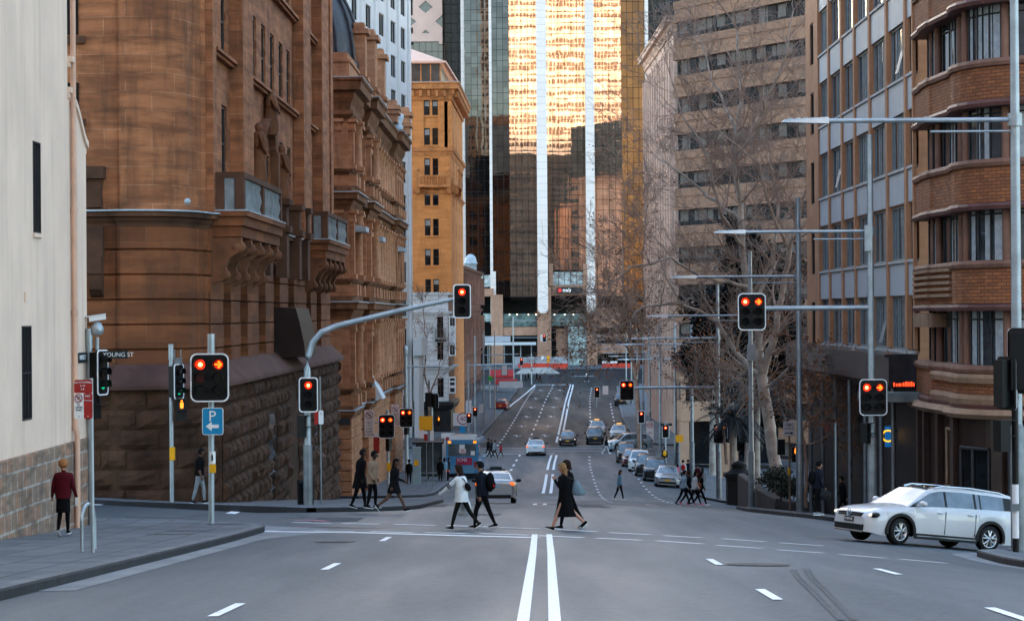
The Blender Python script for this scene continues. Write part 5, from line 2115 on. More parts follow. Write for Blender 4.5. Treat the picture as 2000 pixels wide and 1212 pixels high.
M_SRED = mat('sign_red', (.33, .022, .018), .45, var=.1)
M_SWHT = mat('sign_white', (.7, .7, .69), .45, var=.06)
M_SBLU = mat('sign_blue', (.01, .22, .42), .4, var=.06)
M_SBLK = mat('sign_black', (.012, .012, .012), .5, var=.1)
M_SORG = mat('sign_orange', (.78, .33, .012), .5, var=.06)
M_PINKW = mat('sign_pale_pink', (.66, .56, .53), .5, var=.08)
M_YEL = mat('yellow_push_box', (.75, .36, .01), .5, var=.08)
M_GRN = mat('dark_green_plate', (.012, .022, .022), .4, var=.1)

# ---- parking sign and lights on the near left corner
t = thing('traffic_light', 'six-lamp traffic light with a blue P parking sign on the near left corner', 'traffic light', on_ground(413, 61.5))
b = t.location.copy()
pole(t, b, P(412.5, 690, 61.5), .075, cap=True)
signal_head(t, P(409.5, 737, 61.2), 2, .98, 1.23, 'RArxgx')
s = board(t, 395, 795.5, 436, 849, 61.3, M_SBLU, (M_RIM, .035), name='parking_sign', rr=.06)
sgn_text(t, s, 'P', 414.5, 813, 61.28, .38, M_RIM)
mb = MB()
c = P(415, 832, 61.28)
mb.face([c + Vector((a, 0, z)) for a, z in ((-.17, 0), (-.02, -.12), (-.02, -.045), (.16, -.045), (.16, .045), (-.02, .045), (-.02, .12))])
mb.sub('arrow', M_RIM, s, t)
mb = MB()
q = P(415.5, 914, 61.36)
mb.box((q.x - .075, q.y - .05, q.z - .11), (q.x + .08, q.y + .02, q.z + .1))
mb.build('push_button', M_YEL, t)
mb = MB()
for z in (890, 896):
    q = P(415, z, 61.42)
    mb.lathe((q.x, q.y, q.z), [(.078, -.12), (.078, .12)], 10)
mb.build('poster_scrap', M_SWHT, t)

# ---- mast-arm light
t = thing('traffic_light', 'traffic light on a curved mast arm reaching over the road from the sandstone corner', 'traffic light', on_ground(602, 78.5))
b = t.location.copy()
d = 78.5
mb = MB()
mb.tube([b, P(600.5, 740, d), P(600, 720, d), P(602, 694, d), P(611, 668, d), P(628, 648, d), P(655, 637, d), P(690, 628, d), P(790, 604, d), P(890, 583, d)],
        [.115, .11, .108, .105, .1, .098, .095, .09, .08, .065], 12)
mb.build('mast_arm', M_GALV, t)
mb = MB()
mb.tube([b, b + Vector((0, 0, 2.0))], .15, 12)
mb.build('pole_base', M_GALD, t)
signal_head(t, P(902.5, 588, d - .15), 1, .58, 1.1, 'Rxx', label='red signal head hanging from the end of the mast arm')
signal_head(t, P(602.5, 770.5, d - .35), 1, .62, 1.13, 'Rxx', label='red signal head halfway up the pole')
ped_head(t, P(598, 832, d - .1), 'x', R(70))
mb = MB()
mb.lathe(P(602, 888, d), [(.135, -.33), (.135, .3)], 12)
mb.build('poster_scrap', M_SWHT, t)
# ---- pole with side-on lights by the sandstone wall
t = thing('traffic_light', 'slim pole with a side-on three-lamp signal and red standing-man light by the sandstone wall', 'traffic light', on_ground(336, 78.3))
d = 78.3
pole(t, t.location.copy(), P(334, 702, d), .07, cap=True)
signal_head(t, P(349, 745, d), 1, .62, 1.15, 'xxG', R(68))
ped_head(t, P(355, 800, d - .2), 'R', R(15))
mb = MB()
q = P(336.5, 886, d - .05)
mb.box((q.x - .08, q.y - .06, q.z - .2), (q.x + .08, q.y + .1, q.z + .22))
mb.build('push_button', M_YEL, t)
mb = MB()
mb.tube([P(341, 700, d), P(341, 682, d)], .02, 6)
mb.tube([P(353, 700, d), P(353, 682, d)], .02, 6)
mb.box(P(340, 712, d), P(356, 698, d + .2))
mb.build('bracket', M_GALD, t)
# ---- camera pole on the near left corner
d = 61.0
t = thing('traffic_light', 'signal pole with surveillance camera and street-name plates, behind the no-stopping sign', 'traffic light', on_ground(178, d))
pole(t, t.location.copy(), P(174.5, 680, d), .075, cap=True)
signal_head(t, P(200, 727, d), 1, .62, 1.15, 'xxG', R(74))
ped_head(t, P(192, 790, d), 'x', R(75))
mb = MB()
mb.tube([P(190, 690, d), P(190, 658, d)], .05, 8)
mb.lathe(P(190, 650, d), [(.08, -.05), (.15, .0), (.17, .12), (.1, .25), (.03, .3)], 10)
mb.tube([P(178, 698, d), P(190, 690, d)], .03, 6)
cm = mb.build('camera_mount', M_GALV, t)
mb = MB()
M_ = Matrix.Translation(P(190, 621, d)) @ Matrix.Rotation(R(-8), 4, 'Y') @ Matrix.Rotation(R(15), 4, 'Z')
mb.rbox(M_, .42, .16, .12)
mb.rbox(M_ @ Matrix.Translation((-.03, 0, .075)), .5, .2, .02)
mb.sub('camera_body', M_SWHT, cm, t)
s = board(t, 203, 684.5, 251, 700, d - .05, M_GRN, name='street_name_plate')
sgn_text(t, s, 'YOUNG ST', 231, 692.5, d - .065, .155, M_RIM)
# ---- no stopping sign
d = 43.5
t = thing('parking_sign', 'red and white no-stopping sign on a thin grey post beside the bicycle hoop', 'sign', on_ground(181, d))
pole(t, t.location.copy(), P(178, 738, d), .035)
s = board(t, 145, 741, 180, 767, d - .05, M_SRED, name='red_panel')
sgn_text(t, s, 'NO STOPPING', 162.5, 746.5, d - .055, .05, M_RIM)
sgn_text(t, s, '6-10', 161, 753, d - .055, .05, M_RIM)
sgn_text(t, s, '3-8', 161, 759.5, d - .055, .05, M_RIM)
s = board(t, 145, 767.3, 163.5, 817, d - .05, M_SWHT, name='white_panel')
sgn_text(t, s, 'P', 153.5, 777, d - .055, .1, M_SBLK)
mb = MB()
c = P(153.5, 777, d - .06)
ring = [(c.x + .065 * math.cos(R(22.5 * k)), c.z + .075 * math.sin(R(22.5 * k))) for k in range(16)]
for k in range(16):
    a_, b_ = ring[k], ring[(k + 1) % 16]
    mb.tube([(a_[0], c.y, a_[1]), (b_[0], c.y, b_[1])], .007, 4)
mb.tube([(c.x - .05, c.y, c.z + .055), (c.x + .05, c.y, c.z - .055)], .007, 4)
mb.sub('ring_symbol', M_SRED, s, t)
for k, w_ in enumerate(('AT', 'OTHER', 'TIMES')):
    sgn_text(t, s, w_, 154, 790.5 + 5 * k, d - .055, .042, M_SBLK)
sgn_text(t, s, '<', 154, 813, d - .055, .05, M_SBLK)
s = board(t, 163.8, 767.3, 180.5, 817, d - .05, M_SRED, name='red_panel')
sgn_text(t, s, 'NO', 171, 773, d - .055, .06, M_RIM)
sgn_text(t, s, 'STOPPING', 172, 782, d - .055, .032, M_RIM)
sgn_text(t, s, '>', 172, 813, d - .055, .05, M_RIM)
# ---- bicycle hoop
q = on_ground(172, 44.2)
t = thing('bicycle_hoop', 'bent steel bicycle hoop on the near left pavement beside the sign post', 'bicycle rack', q)
mb = MB()
h = .8
yv = Vector((.12, .75, 0)).normalized()
pts = [q - yv * .36, q - yv * .36 + Vector((0, 0, h * .7))] + [q + Vector((0, 0, h * .7)) + yv * (-.36 * math.cos(R(18 * k))) + Vector((0, 0, .3 * math.sin(R(18 * k)))) for k in range(1, 10)] + [q + yv * .36 + Vector((0, 0, h * .7)), q + yv * .36]
mb.tube(pts, .032, 8)
mb.build('hoop', M_GALV, t)
# ---- bin, slim sign by mast pole
q = on_ground(597, 79.6)
t = thing('litter_bin', 'black cylindrical litter bin behind the mast-arm pole', 'bin', q)
mb = MB()
mb.lathe(q, [(.24, 0), (.27, .05), (.27, .75), (.29, .76), (.29, .84), (.2, .88), (0, .9)], 16)
mb.build('body', M_SIGB, t)
d = 80.5
q = on_ground(628, d)
t = thing('parking_sign', 'slim post with a small red and white parking sign right of the mast-arm pole', 'sign', q)
pole(t, q, P(625, 735, d), .028, m=M_GALD)
board(t, 614, 802, 622, 828, d - .05, M_SRED, name='red_panel')
s = board(t, 622.4, 801, 631.5, 828, d - .05, M_SWHT, name='white_panel')
sgn_text(t, s, 'P', 627, 808, d - .06, .09, M_SBLK)


# ---- lights at the second side street, left
def sign_no_left(t, px0, py0, px1, py1, d, m):
    s = board(t, px0, py0, px1, py1, d, m, (M_SBLK, .03) if 0 else None, name='turn_ban_sign')
    c = P((px0 + px1) / 2, py0 + (px1 - px0) * .55, d - .012)
    rr = (px1 - px0) * d / F * .36
    mb = MB()
    ring = [(c.x + rr * math.cos(R(22.5 * k)), c.z + rr * math.sin(R(22.5 * k))) for k in range(16)]
    for k in range(16):
        a_, b_ = ring[k], ring[(k + 1) % 16]
        mb.tube([(a_[0], c.y, a_[1]), (b_[0], c.y, b_[1])], rr * .1, 4)
    mb.tube([(c.x - rr * .7, c.y, c.z + rr * .7), (c.x + rr * .7, c.y, c.z - rr * .7)], rr * .1, 4)
    mb.sub('ring_symbol', M_SRED, s, t)
    mb = MB()
    mb.tube([(c.x + rr * .25, c.y, c.z - rr * .55), (c.x + rr * .25, c.y, c.z + rr * .1), (c.x - rr * .2, c.y, c.z + rr * .25)], rr * .13, 5)
    mb.tube([(c.x - rr * .15, c.y, c.z + rr * .25), (c.x - rr * .55, c.y, c.z + rr * .25)], [rr * .32, .005], 5)
    mb.sub('bent_arrow', M_SBLK, s, t)
    hgt = (py1 - py0) * d / F
    for k, w_ in enumerate(('NO', 'LEFT', 'TURN', 'BUSES', 'EXCEPTED')):
        sgn_text(t, s, w_, (px0 + px1) / 2, py0 + (px1 - px0) * 1.35 + k * (py1 - py0) * .11, d - .012, hgt * (.13 if k == 0 else .085), M_SBLK)
    return s


d = 145.
q = on_ground(759, d)
t = thing('traffic_light', 'six-lamp traffic light with a no-left-turn sign beside it at the second corner on the left', 'traffic light', q)
pole(t, q, P(756.5, 800, d), .085)
signal_head(t, P(755, 832, d - .2), 2, .98, 1.42, 'RAxxxx')
sign_no_left(t, 712, 800, 730.5, 853, d, M_PINKW)
mb = MB()
mb.tube([P(721, 825, d + .06), P(756, 825, d + .06)], .03, 6)
mb.build('bracket', M_GALD, t)
board(t, 729.5, 853, 741, 884, d, M_SRED, name='red_panel')
board(t, 730, 846, 741, 853, d - .01, M_SWHT, name='white_panel')
mb = MB()
a_ = P(759, 911, d)
mb.box((a_.x - .1, a_.y - .16, a_.z - .25), (a_.x + .12, a_.y - .06, a_.z + .25))
mb.build('push_button', M_YEL, t)
ped_head(t, P(763, 868, d - .1), 'x', R(60))
d = 171.
q = on_ground(795, d)
t = thing('traffic_light', 'tall pole with a lamp arm, six-lamp signal and pale turn sign before the bus shelter', 'traffic light', q)
pole(t, q, P(792, 694, d), .16, .12, cap=False)
mb = MB()
mb.lathe(P(792, 690, d), [(.12, -.2), (.2, 0), (.14, .25), (.2, .4), (0, .6)], 10)
mb.build('pole_finial', M_GALV, t)
mb = MB()
mb.tube([P(794, 716, d), P(862, 715, d)], .06, 8)
mb.build('lamp_arm', M_GALV, t)
signal_head(t, P(793.5, 815.5, d - .25), 2, .98, 1.36, 'RAxxxx')
sign_no_left(t, 764.5, 790, 779, 832, d, M_PINKW)
mb = MB()
mb.tube([P(771, 810, d + .06), P(793, 810, d + .06)], .03, 6)
mb.build('bracket', M_GALD, t)
ped_head(t, P(797, 838, d - .1), 'x', R(70))
d = 186.
q = on_ground(846, d)
t = thing('traffic_sign', 'square plain orange sign on a grey pole above the bus shelter', 'sign', q)
pole(t, q, P(843, 792, d), .11)
board(t, 818.5, 812, 845, 839.5, d - .2, M_SORG, name='orange_panel')
board(t, 818, 841, 829, 860, d - .2, M_PINKW, name='white_panel')
signal_head(t, P(838, 780, d), 1, .6, 1.1, 'xxx', R(180))
signal_head(t, P(850, 782, d), 1, .6, 1.1, 'xxx', R(150))
ped_head(t, P(857, 822, d - .1), 'R')
# ---- bus shelter, kiosk, advertising frame
d = 176.
q = on_ground(835, d)
t = thing('bus_shelter', 'glass bus shelter with a dark sloping roof beside the stopped bus', 'bus shelter', q)
x0, x1 = PX(814, d, 900), PX(862, d, 900)
zt = PZ(868, d, 835)
mb = MB()
mb.hexa([Vector(p) for p in ((x0 - .3, d - .9, zt + .1), (x1 + .2, d - .9, zt + .1), (x1 + .2, d + 1.2, zt + .25), (x0 - .3, d + 1.2, zt + .25), (x0 - .3, d - .9, zt + .22), (x1 + .2, d - .9, zt + .22), (x1 + .2, d + 1.2, zt + .4), (x0 - .3, d + 1.2, zt + .4))])
mb.build('roof', M_SIGB, t)
GL_S = glassm('shelter_glass', (.05, .065, .07), .1, .7)
for a, b_ in ((x0, x0 + .78), (x0 + .85, x1)):
    mb = MB()
    mb.box((a, d + .9, q.z + .2), (b_, d + .93, zt))
    mb.build('glass_wall', GL_S, t)
for x in (x0 - .05, x0 + .8, x1):
    mb = MB()
    mb.tube([(x, d + .9, q.z), (x, d + .9, zt + .2)], .05, 6)
    mb.build('post', M_SIGB, t)
mb = MB()
mb.box((x0 + .1, d + .3, q.z + .42), (x1 - .1, d + .8, q.z + .5))
mb.box((x0 + .2, d + .5, q.z), (x0 + .3, d + .6, q.z + .42))
mb.box((x1 - .3, d + .5, q.z), (x1 - .2, d + .6, q.z + .42))
mb.build('bench', M_GALD, t)
d = 166.
q = on_ground(814, d)
t = thing('street_kiosk', 'pale green-grey service kiosk with a small orange screen before the bus shelter', 'kiosk', q)
mb = MB()
x0, x1, zt = PX(806, d, 900), PX(821.5, d, 900), PZ(875, d, 814)
mb.box((x0, d, q.z), (x1, d + .5, zt))
mb.box((x0 - .03, d - .03, zt + .003), (x1 + .03, d + .53, zt + .08))
mb.box((x0 - .03, d - .03, q.z), (x1 + .03, d - .004, q.z + .12))
mb.build('cabinet', mat('kiosk_paint', (.24, .33, .35), .5, var=.12, scale=1.5), t)
mb = MB()
a_, b_ = P(809, 909, d), P(817.5, 898, d)
mb.box((a_.x, d - .02, a_.z), (b_.x, d - .002, b_.z))
mb.build('screen', M_YEL, t)
d = 189.
q = on_ground(876, d)
t = thing('advertising_panel', 'white framed advertising panel standing behind the bus', 'advertising panel', q)
pole(t, q, P(875, 880, d), .06)
s = board(t, 862, 845, 888, 889, d - .1, M_SWHT, (M_RIM, .1))
board(t, 871, 853, 878, 886, d - .12, M_SRED, name='red_strip')
for px, nm in ((834, 'thin post with small red and white parking plates left of the bus'), (846, 'thin post with a small white plate nearest the bus shelter end')):
    d = 163.
    q = on_ground(px, d)
    t = thing('parking_sign', nm, 'sign', q)
    pole(t, q, P(px - 1, 842, d), .03, m=M_GALD)
    board(t, px - 6, 841, px + 1, 860, d - .05, M_SRED if px == 834 else M_SWHT, name='sign_panel')
    board(t, px - 6, 841, px + 1, 847, d - .06, M_SWHT, name='white_panel')

# ---- lights and signs at the third crossing, left
for px, top, lab, items in [(916.5, 702, 'tall lamp pole with a red signal at the dip, by the white 40 sign', 'a'),
                            (930, 655, 'taller plain lamp pole with a red signal just right of the 40 sign', 'b'), (946, 645, 'third lamp pole along the left of the dip with a white plate', 'c')]:
    d = 258. if items == 'a' else 270 if items == 'b' else 284
    q = on_ground(px, d)
    t = thing('street_lamp', lab, 'street lamp', q, 'lamp poles beyond the dip on the left')
    pole(t, q, P(px - 2, top, d), .15, .1)
    mb = MB()
    ya = {'a': 713, 'b': 712, 'c': 693}[items]
    mb.tube([P(px - 2, ya, d), P(px + (90 if items == 'a' else 70), ya - 2, d)], .07, 6)
    mb.build('lamp_arm', M_GALV, t)
    if items == 'a':
        signal_head(t, P(916, 816, d - .2), 1, .62, 1.1, 'Rxx')
        s = board(t, 885, 806, 912, 831, d - .1, M_PINKW, name='speed_sign')
        sgn_text(t, s, '40', 905, 818, d - .12, .75, M_SRED)
        mb = MB()
        c = P(904.5, 817, d - .13)
        ring = [(c.x + .6 * math.cos(R(22.5 * k)), c.z + .6 * math.sin(R(22.5 * k))) for k in range(16)]
        for k in range(16):
            a_, b_ = ring[k], ring[(k + 1) % 16]
            mb.tube([(a_[0], c.y, a_[1]), (b_[0], c.y, b_[1])], .05, 4)
        mb.sub('ring_symbol', M_SRED, s, t)
        s = board(t, 910, 781, 921, 806, d - .1, M_PINKW, name='turn_ban_sign')
        board(t, 898, 831, 909, 845, d - .1, M_SBLU, name='blue_panel')
    elif items == 'b':
        signal_head(t, P(928, 804, d - .2), 1, .62, 1.1, 'Rxx')
    else:
        board(t, 936, 789, 945, 806, d - .1, M_PINKW, name='white_panel')
        s = board(t, 975, 744, 1021, 757, d - .2, M_SWHT, name='white_panel')
        mb = MB()
        mb.tube([P(944, 751, d), P(1021, 751, d)], .05, 6)
        mb.build('bracket', M_GALD, t)
# ---- far lights before the tower
d = 404.
q = on_ground(1005, d)
t = thing('traffic_light', 'far traffic light hanging from a long arm in front of the bronze glass tower', 'traffic light', q)
pole(t, q, P(1002, 618, d), .14, .1)
mb = MB()
mb.tube([P(1002, 625, d), P(1047, 625, d)], .06, 6)
mb.tube([P(1002, 659, d), P(1058, 659, d)], .06, 6)
mb.build('mast_arm', M_GALV, t)
signal_head(t, P(1063, 660, d - .2), 1, .7, 1.3, 'Rxx')
board(t, 1055.5, 653, 1060, 666, d - .25, M_PINKW, name='white_panel')
q = on_ground(1019, 400)
t = thing('traffic_light', 'far red traffic light on a short pole beside the pale barrier ramp', 'traffic light', q)
pole(t, q, P(1018, 715, 400), .1)
signal_head(t, P(1018.5, 706, 399.7), 1, .62, 1.3, 'Rxx')
for px, d in ((968, 300), (958, 330), (1040, 408)):
    q = on_ground(px, d)
    t = thing('street_lamp', {968: 'far plain lamp pole left of the red car', 958: 'slim far lamp pole in front of the dark shop fascia', 1040: 'short far pole at the barrier'}[px], 'street lamp', q, 'lamp poles beyond the dip on the left')
    pole(t, q, P(px - 2, {968: 645, 958: 672, 1040: 690}[px], d), .1, .07)
    if px == 968:
        mb = MB()
        mb.tube([P(966, 720, d), P(1040, 718, d)], .06, 6)
        mb.build('lamp_arm', M_GALV, t)
        board(t, 979, 709, 991, 733, d - .1, M_SWHT, (M_SBLK, .1), name='direction_sign')
        board(t, 953, 734, 962, 743, d - .1, mat('sign_green', (.05, .4, .08), .5), name='green_panel')

# ================================================================ street lamps along the right
def lamp_proto(label):
    t = thing('street_lamp', label, 'street lamp', (0, 0, 0), 'tall street lamps along the right kerb', world=False)
    mb = MB()
    mb.tube([(0, 0, 3.0), (0, 0, 7), (0, 0, 13.5)], [.125, .12, .1], 12)
    mb.tube([(0, 0, 13.5), (0, 0, 13.56)], .11, 12)
    mb.build('pole', M_GALV, t)
    mb = MB()
    mb.tube([(0, 0, -.3), (0, 0, 2.9), (0, 0, 3.0)], [.17, .17, .13], 12)
    mb.tube([(0, 0, -.3), (0, 0, .06)], .24, 12)
    mb.build('pole_base', M_GALD, t)
    mb = MB()
    mb.tube([(.12, 0, 10.17), (-4.5, 0, 10.17)], .055, 8)
    mb.tube([(0, 0, 10.02), (0, 0, 10.32)], .17, 10)
    a_ = mb.build('lamp_arm', M_GALV, t)
    mb = MB()
    mb.hexa([Vector(p) for p in ((-5.5, -.16, 10.14), (-4.4, -.14, 10.1), (-4.4, .14, 10.1), (-5.5, .16, 10.14), (-5.45, -.13, 10.2), (-4.4, -.1, 10.26), (-4.4, .1, 10.26), (-5.45, .13, 10.2))])
    for k in range(4):
        mb.box((-5.35 + .18 * k, -.1, 10.212), (-5.25 + .18 * k, .1, 10.245))
    mb.build('lamp_head', mat('lamp_head_grey', (.42, .46, .48), .4, .4, var=.1), t)
    mb = MB()
    mb.tube([(.0, 0, 9.9), (-2.0, 0, 9.9)], .03, 6)
    mb.build('banner_arm', M_GALV, t)
    return t


def copy_tree(o, parent=None):
    c = o.copy()
    COL.objects.link(c)
    if parent is not None:
        c.parent = parent
    for ch in list(o.children):
        copy_tree(ch, c)
    return c


LAMPS = [(1985, 57, 'tall street lamp nearest the viewer at the right edge, beside the striped pole'),
         (1701, 85, 'tall street lamp behind the white car carrying two six-lamp signals'),
         (1560, 104, 'tall street lamp between the one-way sign and the white car'),
         (1465.5, 128, 'tall street lamp with a grey control box, just left of the big bare tree trunk'),
         (1401.5, 153, 'tall street lamp carrying two signals, right of the parked cars'),
         (1350, 178, 'street lamp standing before the tan podium building'),
         (1318, 205, 'street lamp at the left corner pillar of the tan podium'),
         (1288, 232, 'street lamp one step beyond the tan podium corner'),
         (1268, 258, 'street lamp behind the white 40 sign on the right'),
         (1255, 285, 'street lamp fourth from the far end of the right-hand row'),
         (1243, 312, 'street lamp third from the far end of the right-hand row'),
         (1232, 340, 'street lamp second from the far end of the right-hand row'),
         (1222, 370, 'farthest street lamp of the right-hand row')]
proto = lamp_proto(LAMPS[0][2])
lamps = []
for i, (px, d, lab) in enumerate(LAMPS):
    L = proto if i == 0 else copy_tree(proto)
    lamps.append(L)
for (px, d, lab), L in zip(LAMPS, lamps):
    x = PX(px, d, 612)
    L.location = (x, d, zg(x, d) + KH)
    L['label'] = lab
    s_ = 1.0 if d < 190 else .88
    L.scale = (s_, s_, s_)
for L in lamps:
    L.scale = (1, 1, 1) if L.scale[0] > .99 else (.9, .9, .88)


def lamp_signal(L, px, py, w, h, arm_py=None, cols=2, lit='RAxxxx', dz=0):
    """signal heads carried by a lamp: built in the lamp's own space"""
    d = L.location.y
    WORLD.add(L)
    hd = signal_head(L, P(px, py, d - .35), cols, w, h, lit)
    if arm_py:
        mb = MB()
        a = Vector((L.location.x, d, PZ(arm_py, d, px)))
        mb.tube([a, P(px + w * F / d / 2 - 3, arm_py, d - .1)], .085, 8)
        mb.build('signal_arm', M_GALV, L)
    WORLD.discard(L)


lamp_signal(lamps[1], 1705.5, 775.5, .98, 1.28)
lamp_signal(lamps[1], 1468.5, 608.5, .98, 1.3, 602)
lamp_signal(lamps[4], 1224.5, 762, .92, 1.28, 757)
lamp_signal(lamps[4], 1407, 846, .92, 1.3)
WORLD.add(lamps[1])
ped_head(lamps[1], P(1697, 845, 84.7), 'x', R(60))
mb = MB()
a_, b_ = P(1689, 490, 84.8), P(1701, 440, 85)
mb.box((a_.x, 84.7, a_.z), (b_.x, 85, b_.z))
mb.build('control_box', M_GALV, lamps[1])
WORLD.discard(lamps[1])
WORLD.add(lamps[3])
mb = MB()
a_, b_ = P(1459, 704, 128), P(1474, 672, 128)
mb.box((a_.x, 127.7, a_.z), (b_.x, 128, b_.z))
mb.build('control_box', M_GALV, lamps[3])
WORLD.discard(lamps[3])
# ---- striped signal pole at the right edge
d = 55.2
q = on_ground(1984, d, KH, 1085)
t = thing('traffic_light', 'black and white striped signal pole at the right edge with black signals turned away', 'traffic light', q)
M_STR = {0: M_SIGB, 1: M_RIM}
zs = [q.z, PZ(1050, d, 1984), PZ(945, d, 1984), PZ(700, d, 1984)]
mb = MB()
for k in range(3):
    mb.tube([(q.x, q.y, zs[k]), (q.x, q.y, zs[k + 1])], .075, 10, m=k % 2)
mb.build('pole', [M_SIGB, M_RIM], t)
signal_head(t, P(1998, 704, d), 2, .7, 1.5, 'xxxxxx', R(178), label='black signal turned away from the viewer')
signal_head(t, P(1968, 748, d), 1, .62, 1.22, 'xxx', R(118))
ped_head(t, P(1966, 850, d), 'x', R(110))
mb = MB()
q2 = P(1975, 990, d - .1)
mb.box((q2.x - .0, q2.y - .05, q2.z - .08), (q2.x + .18, q2.y + .06, q2.z + .08))
mb.build('push_button', M_GALD, t)
# ---- right-hand signs and posts
d = 113.
q = on_ground(1543, d)
t = thing('one_way_sign', 'white one-way sign with a black arrow on a brown post under the bare tree', 'sign', q)
pole(t, q, P(1541, 823, d), .05, m=mat('rusty_post', (.2, .13, .08), .7, var=.3))
s = board(t, 1530, 822, 1552, 851, d - .08, M_PINKW, (M_SBLK, .02) if 0 else None)
sgn_text(t, s, 'ONE', 1541, 828.5, d - .09, .19, M_SBLK)
sgn_text(t, s, 'WAY', 1541, 836.5, d - .09, .19, M_SBLK)
mb = MB()
c = P(1541, 845, d - .092)
mb.face([c + Vector((a, 0, z)) for a, z in ((-.2, -.022), (.08, -.022), (.08, -.07), (.21, 0), (.08, .07), (.08, .022), (-.2, .022))])
mb.sub('arrow', M_SBLK, s, t)
ped_head(t, P(1554, 887, d - .1), 'R')
ped_head(t, P(1525, 872, d), 'x', R(180))
mb = MB()
c = P(1541.5, 920, d)
mb.lathe(c, [(.07, -.17), (.075, -.16), (.075, .16), (.07, .17)], 8)
mb.build('yellow_band', M_YEL, t)
d = 88.
q = on_ground(1633, d)
t = thing('plain_post', 'plain thin steel post in front of the dark shop windows', 'post', q)
pole(t, q, P(1632, 826, d), .04)
d = 118.
q = on_ground(1597, d)
t = thing('red_lit_post', 'short dark post with a red light in front of the black shop wall', 'post', q)
pole(t, q, P(1607, 836, d), .04, m=M_SIGB)
mb = MB()
mb.lathe(P(1607, 834, d), [(0, .16), (.08, .12), (.09, -.16), (0, -.18)], 8)
mb.build('light', emit('red_marker_light', (1, .05, .01), .9), t)
d = 230.
q = on_ground(1253, d)
t = thing('traffic_light', 'small red traffic light on the right of the dip, left of the white 40 sign', 'traffic light', q)
pole(t, q, P(1252, 800, d), .07)
signal_head(t, P(1252.5, 814, d - .2), 1, .65, 1.2, 'Rxx')
d = 200.
q = on_ground(1301, d)
t = thing('traffic_light', 'traffic light with a street-name plate above the yellow-backpack pedestrian', 'traffic light', q)
pole(t, q, P(1300, 822, d), .07)
signal_head(t, P(1300, 842, d - .2), 1, .6, 1.1, 'Rxx')
s = board(t, 1290, 826, 1313, 831, d - .3, M_GRN, name='street_name_plate')
sgn_text(t, s, 'Pitt St', 1301, 828.5, d - .32, .15, M_RIM)
d = 236.
q = on_ground(1269, d)
t = thing('speed_sign', 'tall white sign with a red 40 ring on the right beside the crossing', 'sign', q)
pole(t, q, P(1269, 826, d), .06)
s = board(t, 1262.5, 822, 1276.5, 862, d - .1, M_PINKW)
sgn_text(t, s, '40', 1269.5, 829.5, d - .12, .36, M_SRED)
mb = MB()
c = P(1269.5, 829.5, d - .12)
ring = [(c.x + .27 * math.cos(R(30 * k)), c.z + .27 * math.sin(R(30 * k))) for k in range(12)]
for k in range(12):
    a_, b_ = ring[k], ring[(k + 1) % 12]
    mb.tube([(a_[0], c.y, a_[1]), (b_[0], c.y, b_[1])], .03, 4)
mb.sub('ring_symbol', M_SRED, s, t)
sgn_text(t, s, 'AREA', 1269.5, 845, d - .12, .2, M_SBLK)
d = 188.
q = on_ground(1328, d)
t = thing('traffic_sign', 'small plain orange square sign in front of the tan pillar', 'sign', q)
pole(t, q, P(1327, 850, d), .04)
board(t, 1319.5, 849, 1334.5, 863, d - .08, M_SORG, name='orange_panel')
d = 152.
q = on_ground(1436, d)
t = thing('street_name_sign', 'black street-name plate beside the signal on the right, under the palm', 'sign', q)
pole(t, q, P(1436, 858, d), .04, m=M_SIGB)
s = board(t, 1420, 855, 1452, 864, d - .08, M_GRN, name='street_name_plate')
sgn_text(t, s, 'Loftus St', 1435, 859.7, d - .1, .2, M_RIM)
d = 300.
q = on_ground(1185, d - 10)
t = thing('traffic_light', 'amber-lit traffic light in the road beyond the dip among the overhanging twigs', 'traffic light', on_ground(1166, 330))
pole(t, t.location.copy(), P(1166, 772, 330), .08)
signal_head(t, P(1166, 766, 329.7), 1, .75, 1.5, 'Rxx')
board(t, 1177, 753, 1188, 770, 329.8, M_PINKW, name='white_panel')

# ================================================================ works at the far end
M_HOARD = mat('grey_hoarding', (.33, .35, .38), .6, var=.15, scale=.6)
M_BARR = mat('red_plastic_barrier', (.55, .05, .025), .5, var=.2, scale=1)
YB = 424.
def fbx(name, px0, px1, y0, y1, d, th, m, root):
    a, b = P(px0, y1, d), P(px1, y0, d)
    mb = MB()
    mb.box((a.x, d, a.z), (b.x, d + th, b.z))
    return mb.build(name, m, root)


q = P(1057, 718, 430)
t = thing('site_hoarding', 'grey panelled site hoarding at the foot of the glass tower', 'hoarding', q)
for i in range(8):
    fbx('hoarding_panel', 1005 + 13 * i, 1017.5 + 13 * i, 696 + (i % 2), 718.6, 430, .1, M_HOARD, t)
fbx('orange_notice', 1068, 1074, 695, 707, 429.8, .05, M_SORG, t)
fbx('white_notice', 1057, 1062, 695, 703, 429.8, .05, M_SWHT, t)
for i, (px0, px1, d) in enumerate([(1012, 1040, 428.4), (1041, 1075, 428.8), (1076, 1109, 428.4), (1176, 1206, 429.5), (1207, 1250, 429)]):
    q = P((px0 + px1) / 2, 720, d)
    t = thing('plastic_barrier', ['red water-filled barrier left of the white ramp top', 'red barrier in the middle before the hoarding', 'red barrier at the hoarding corner under the bank sign',
                                  'red and white barrier at the right end of the far crossing', 'red barrier under the bare branches at far right'][i], 'barrier', q, 'red barriers before the tower')
    fbx('barrier_body', px0, px1, 709, 717, d, .5, M_BARR, t)
    fbx('barrier_foot', px0, px1, 717.2, 719.6, d - .2, .9, M_BARR, t)
    if i == 3:
        fbx('white_rail', px0, px1, 705, 708.8, d, .4, M_SWHT, t)
q = P(1040, 724, 424)
t = thing('white_ramp', 'pale concrete ramp block lying before the red barriers', 'ramp', q)
mb = MB()
z0 = zg(2, 423) - .1
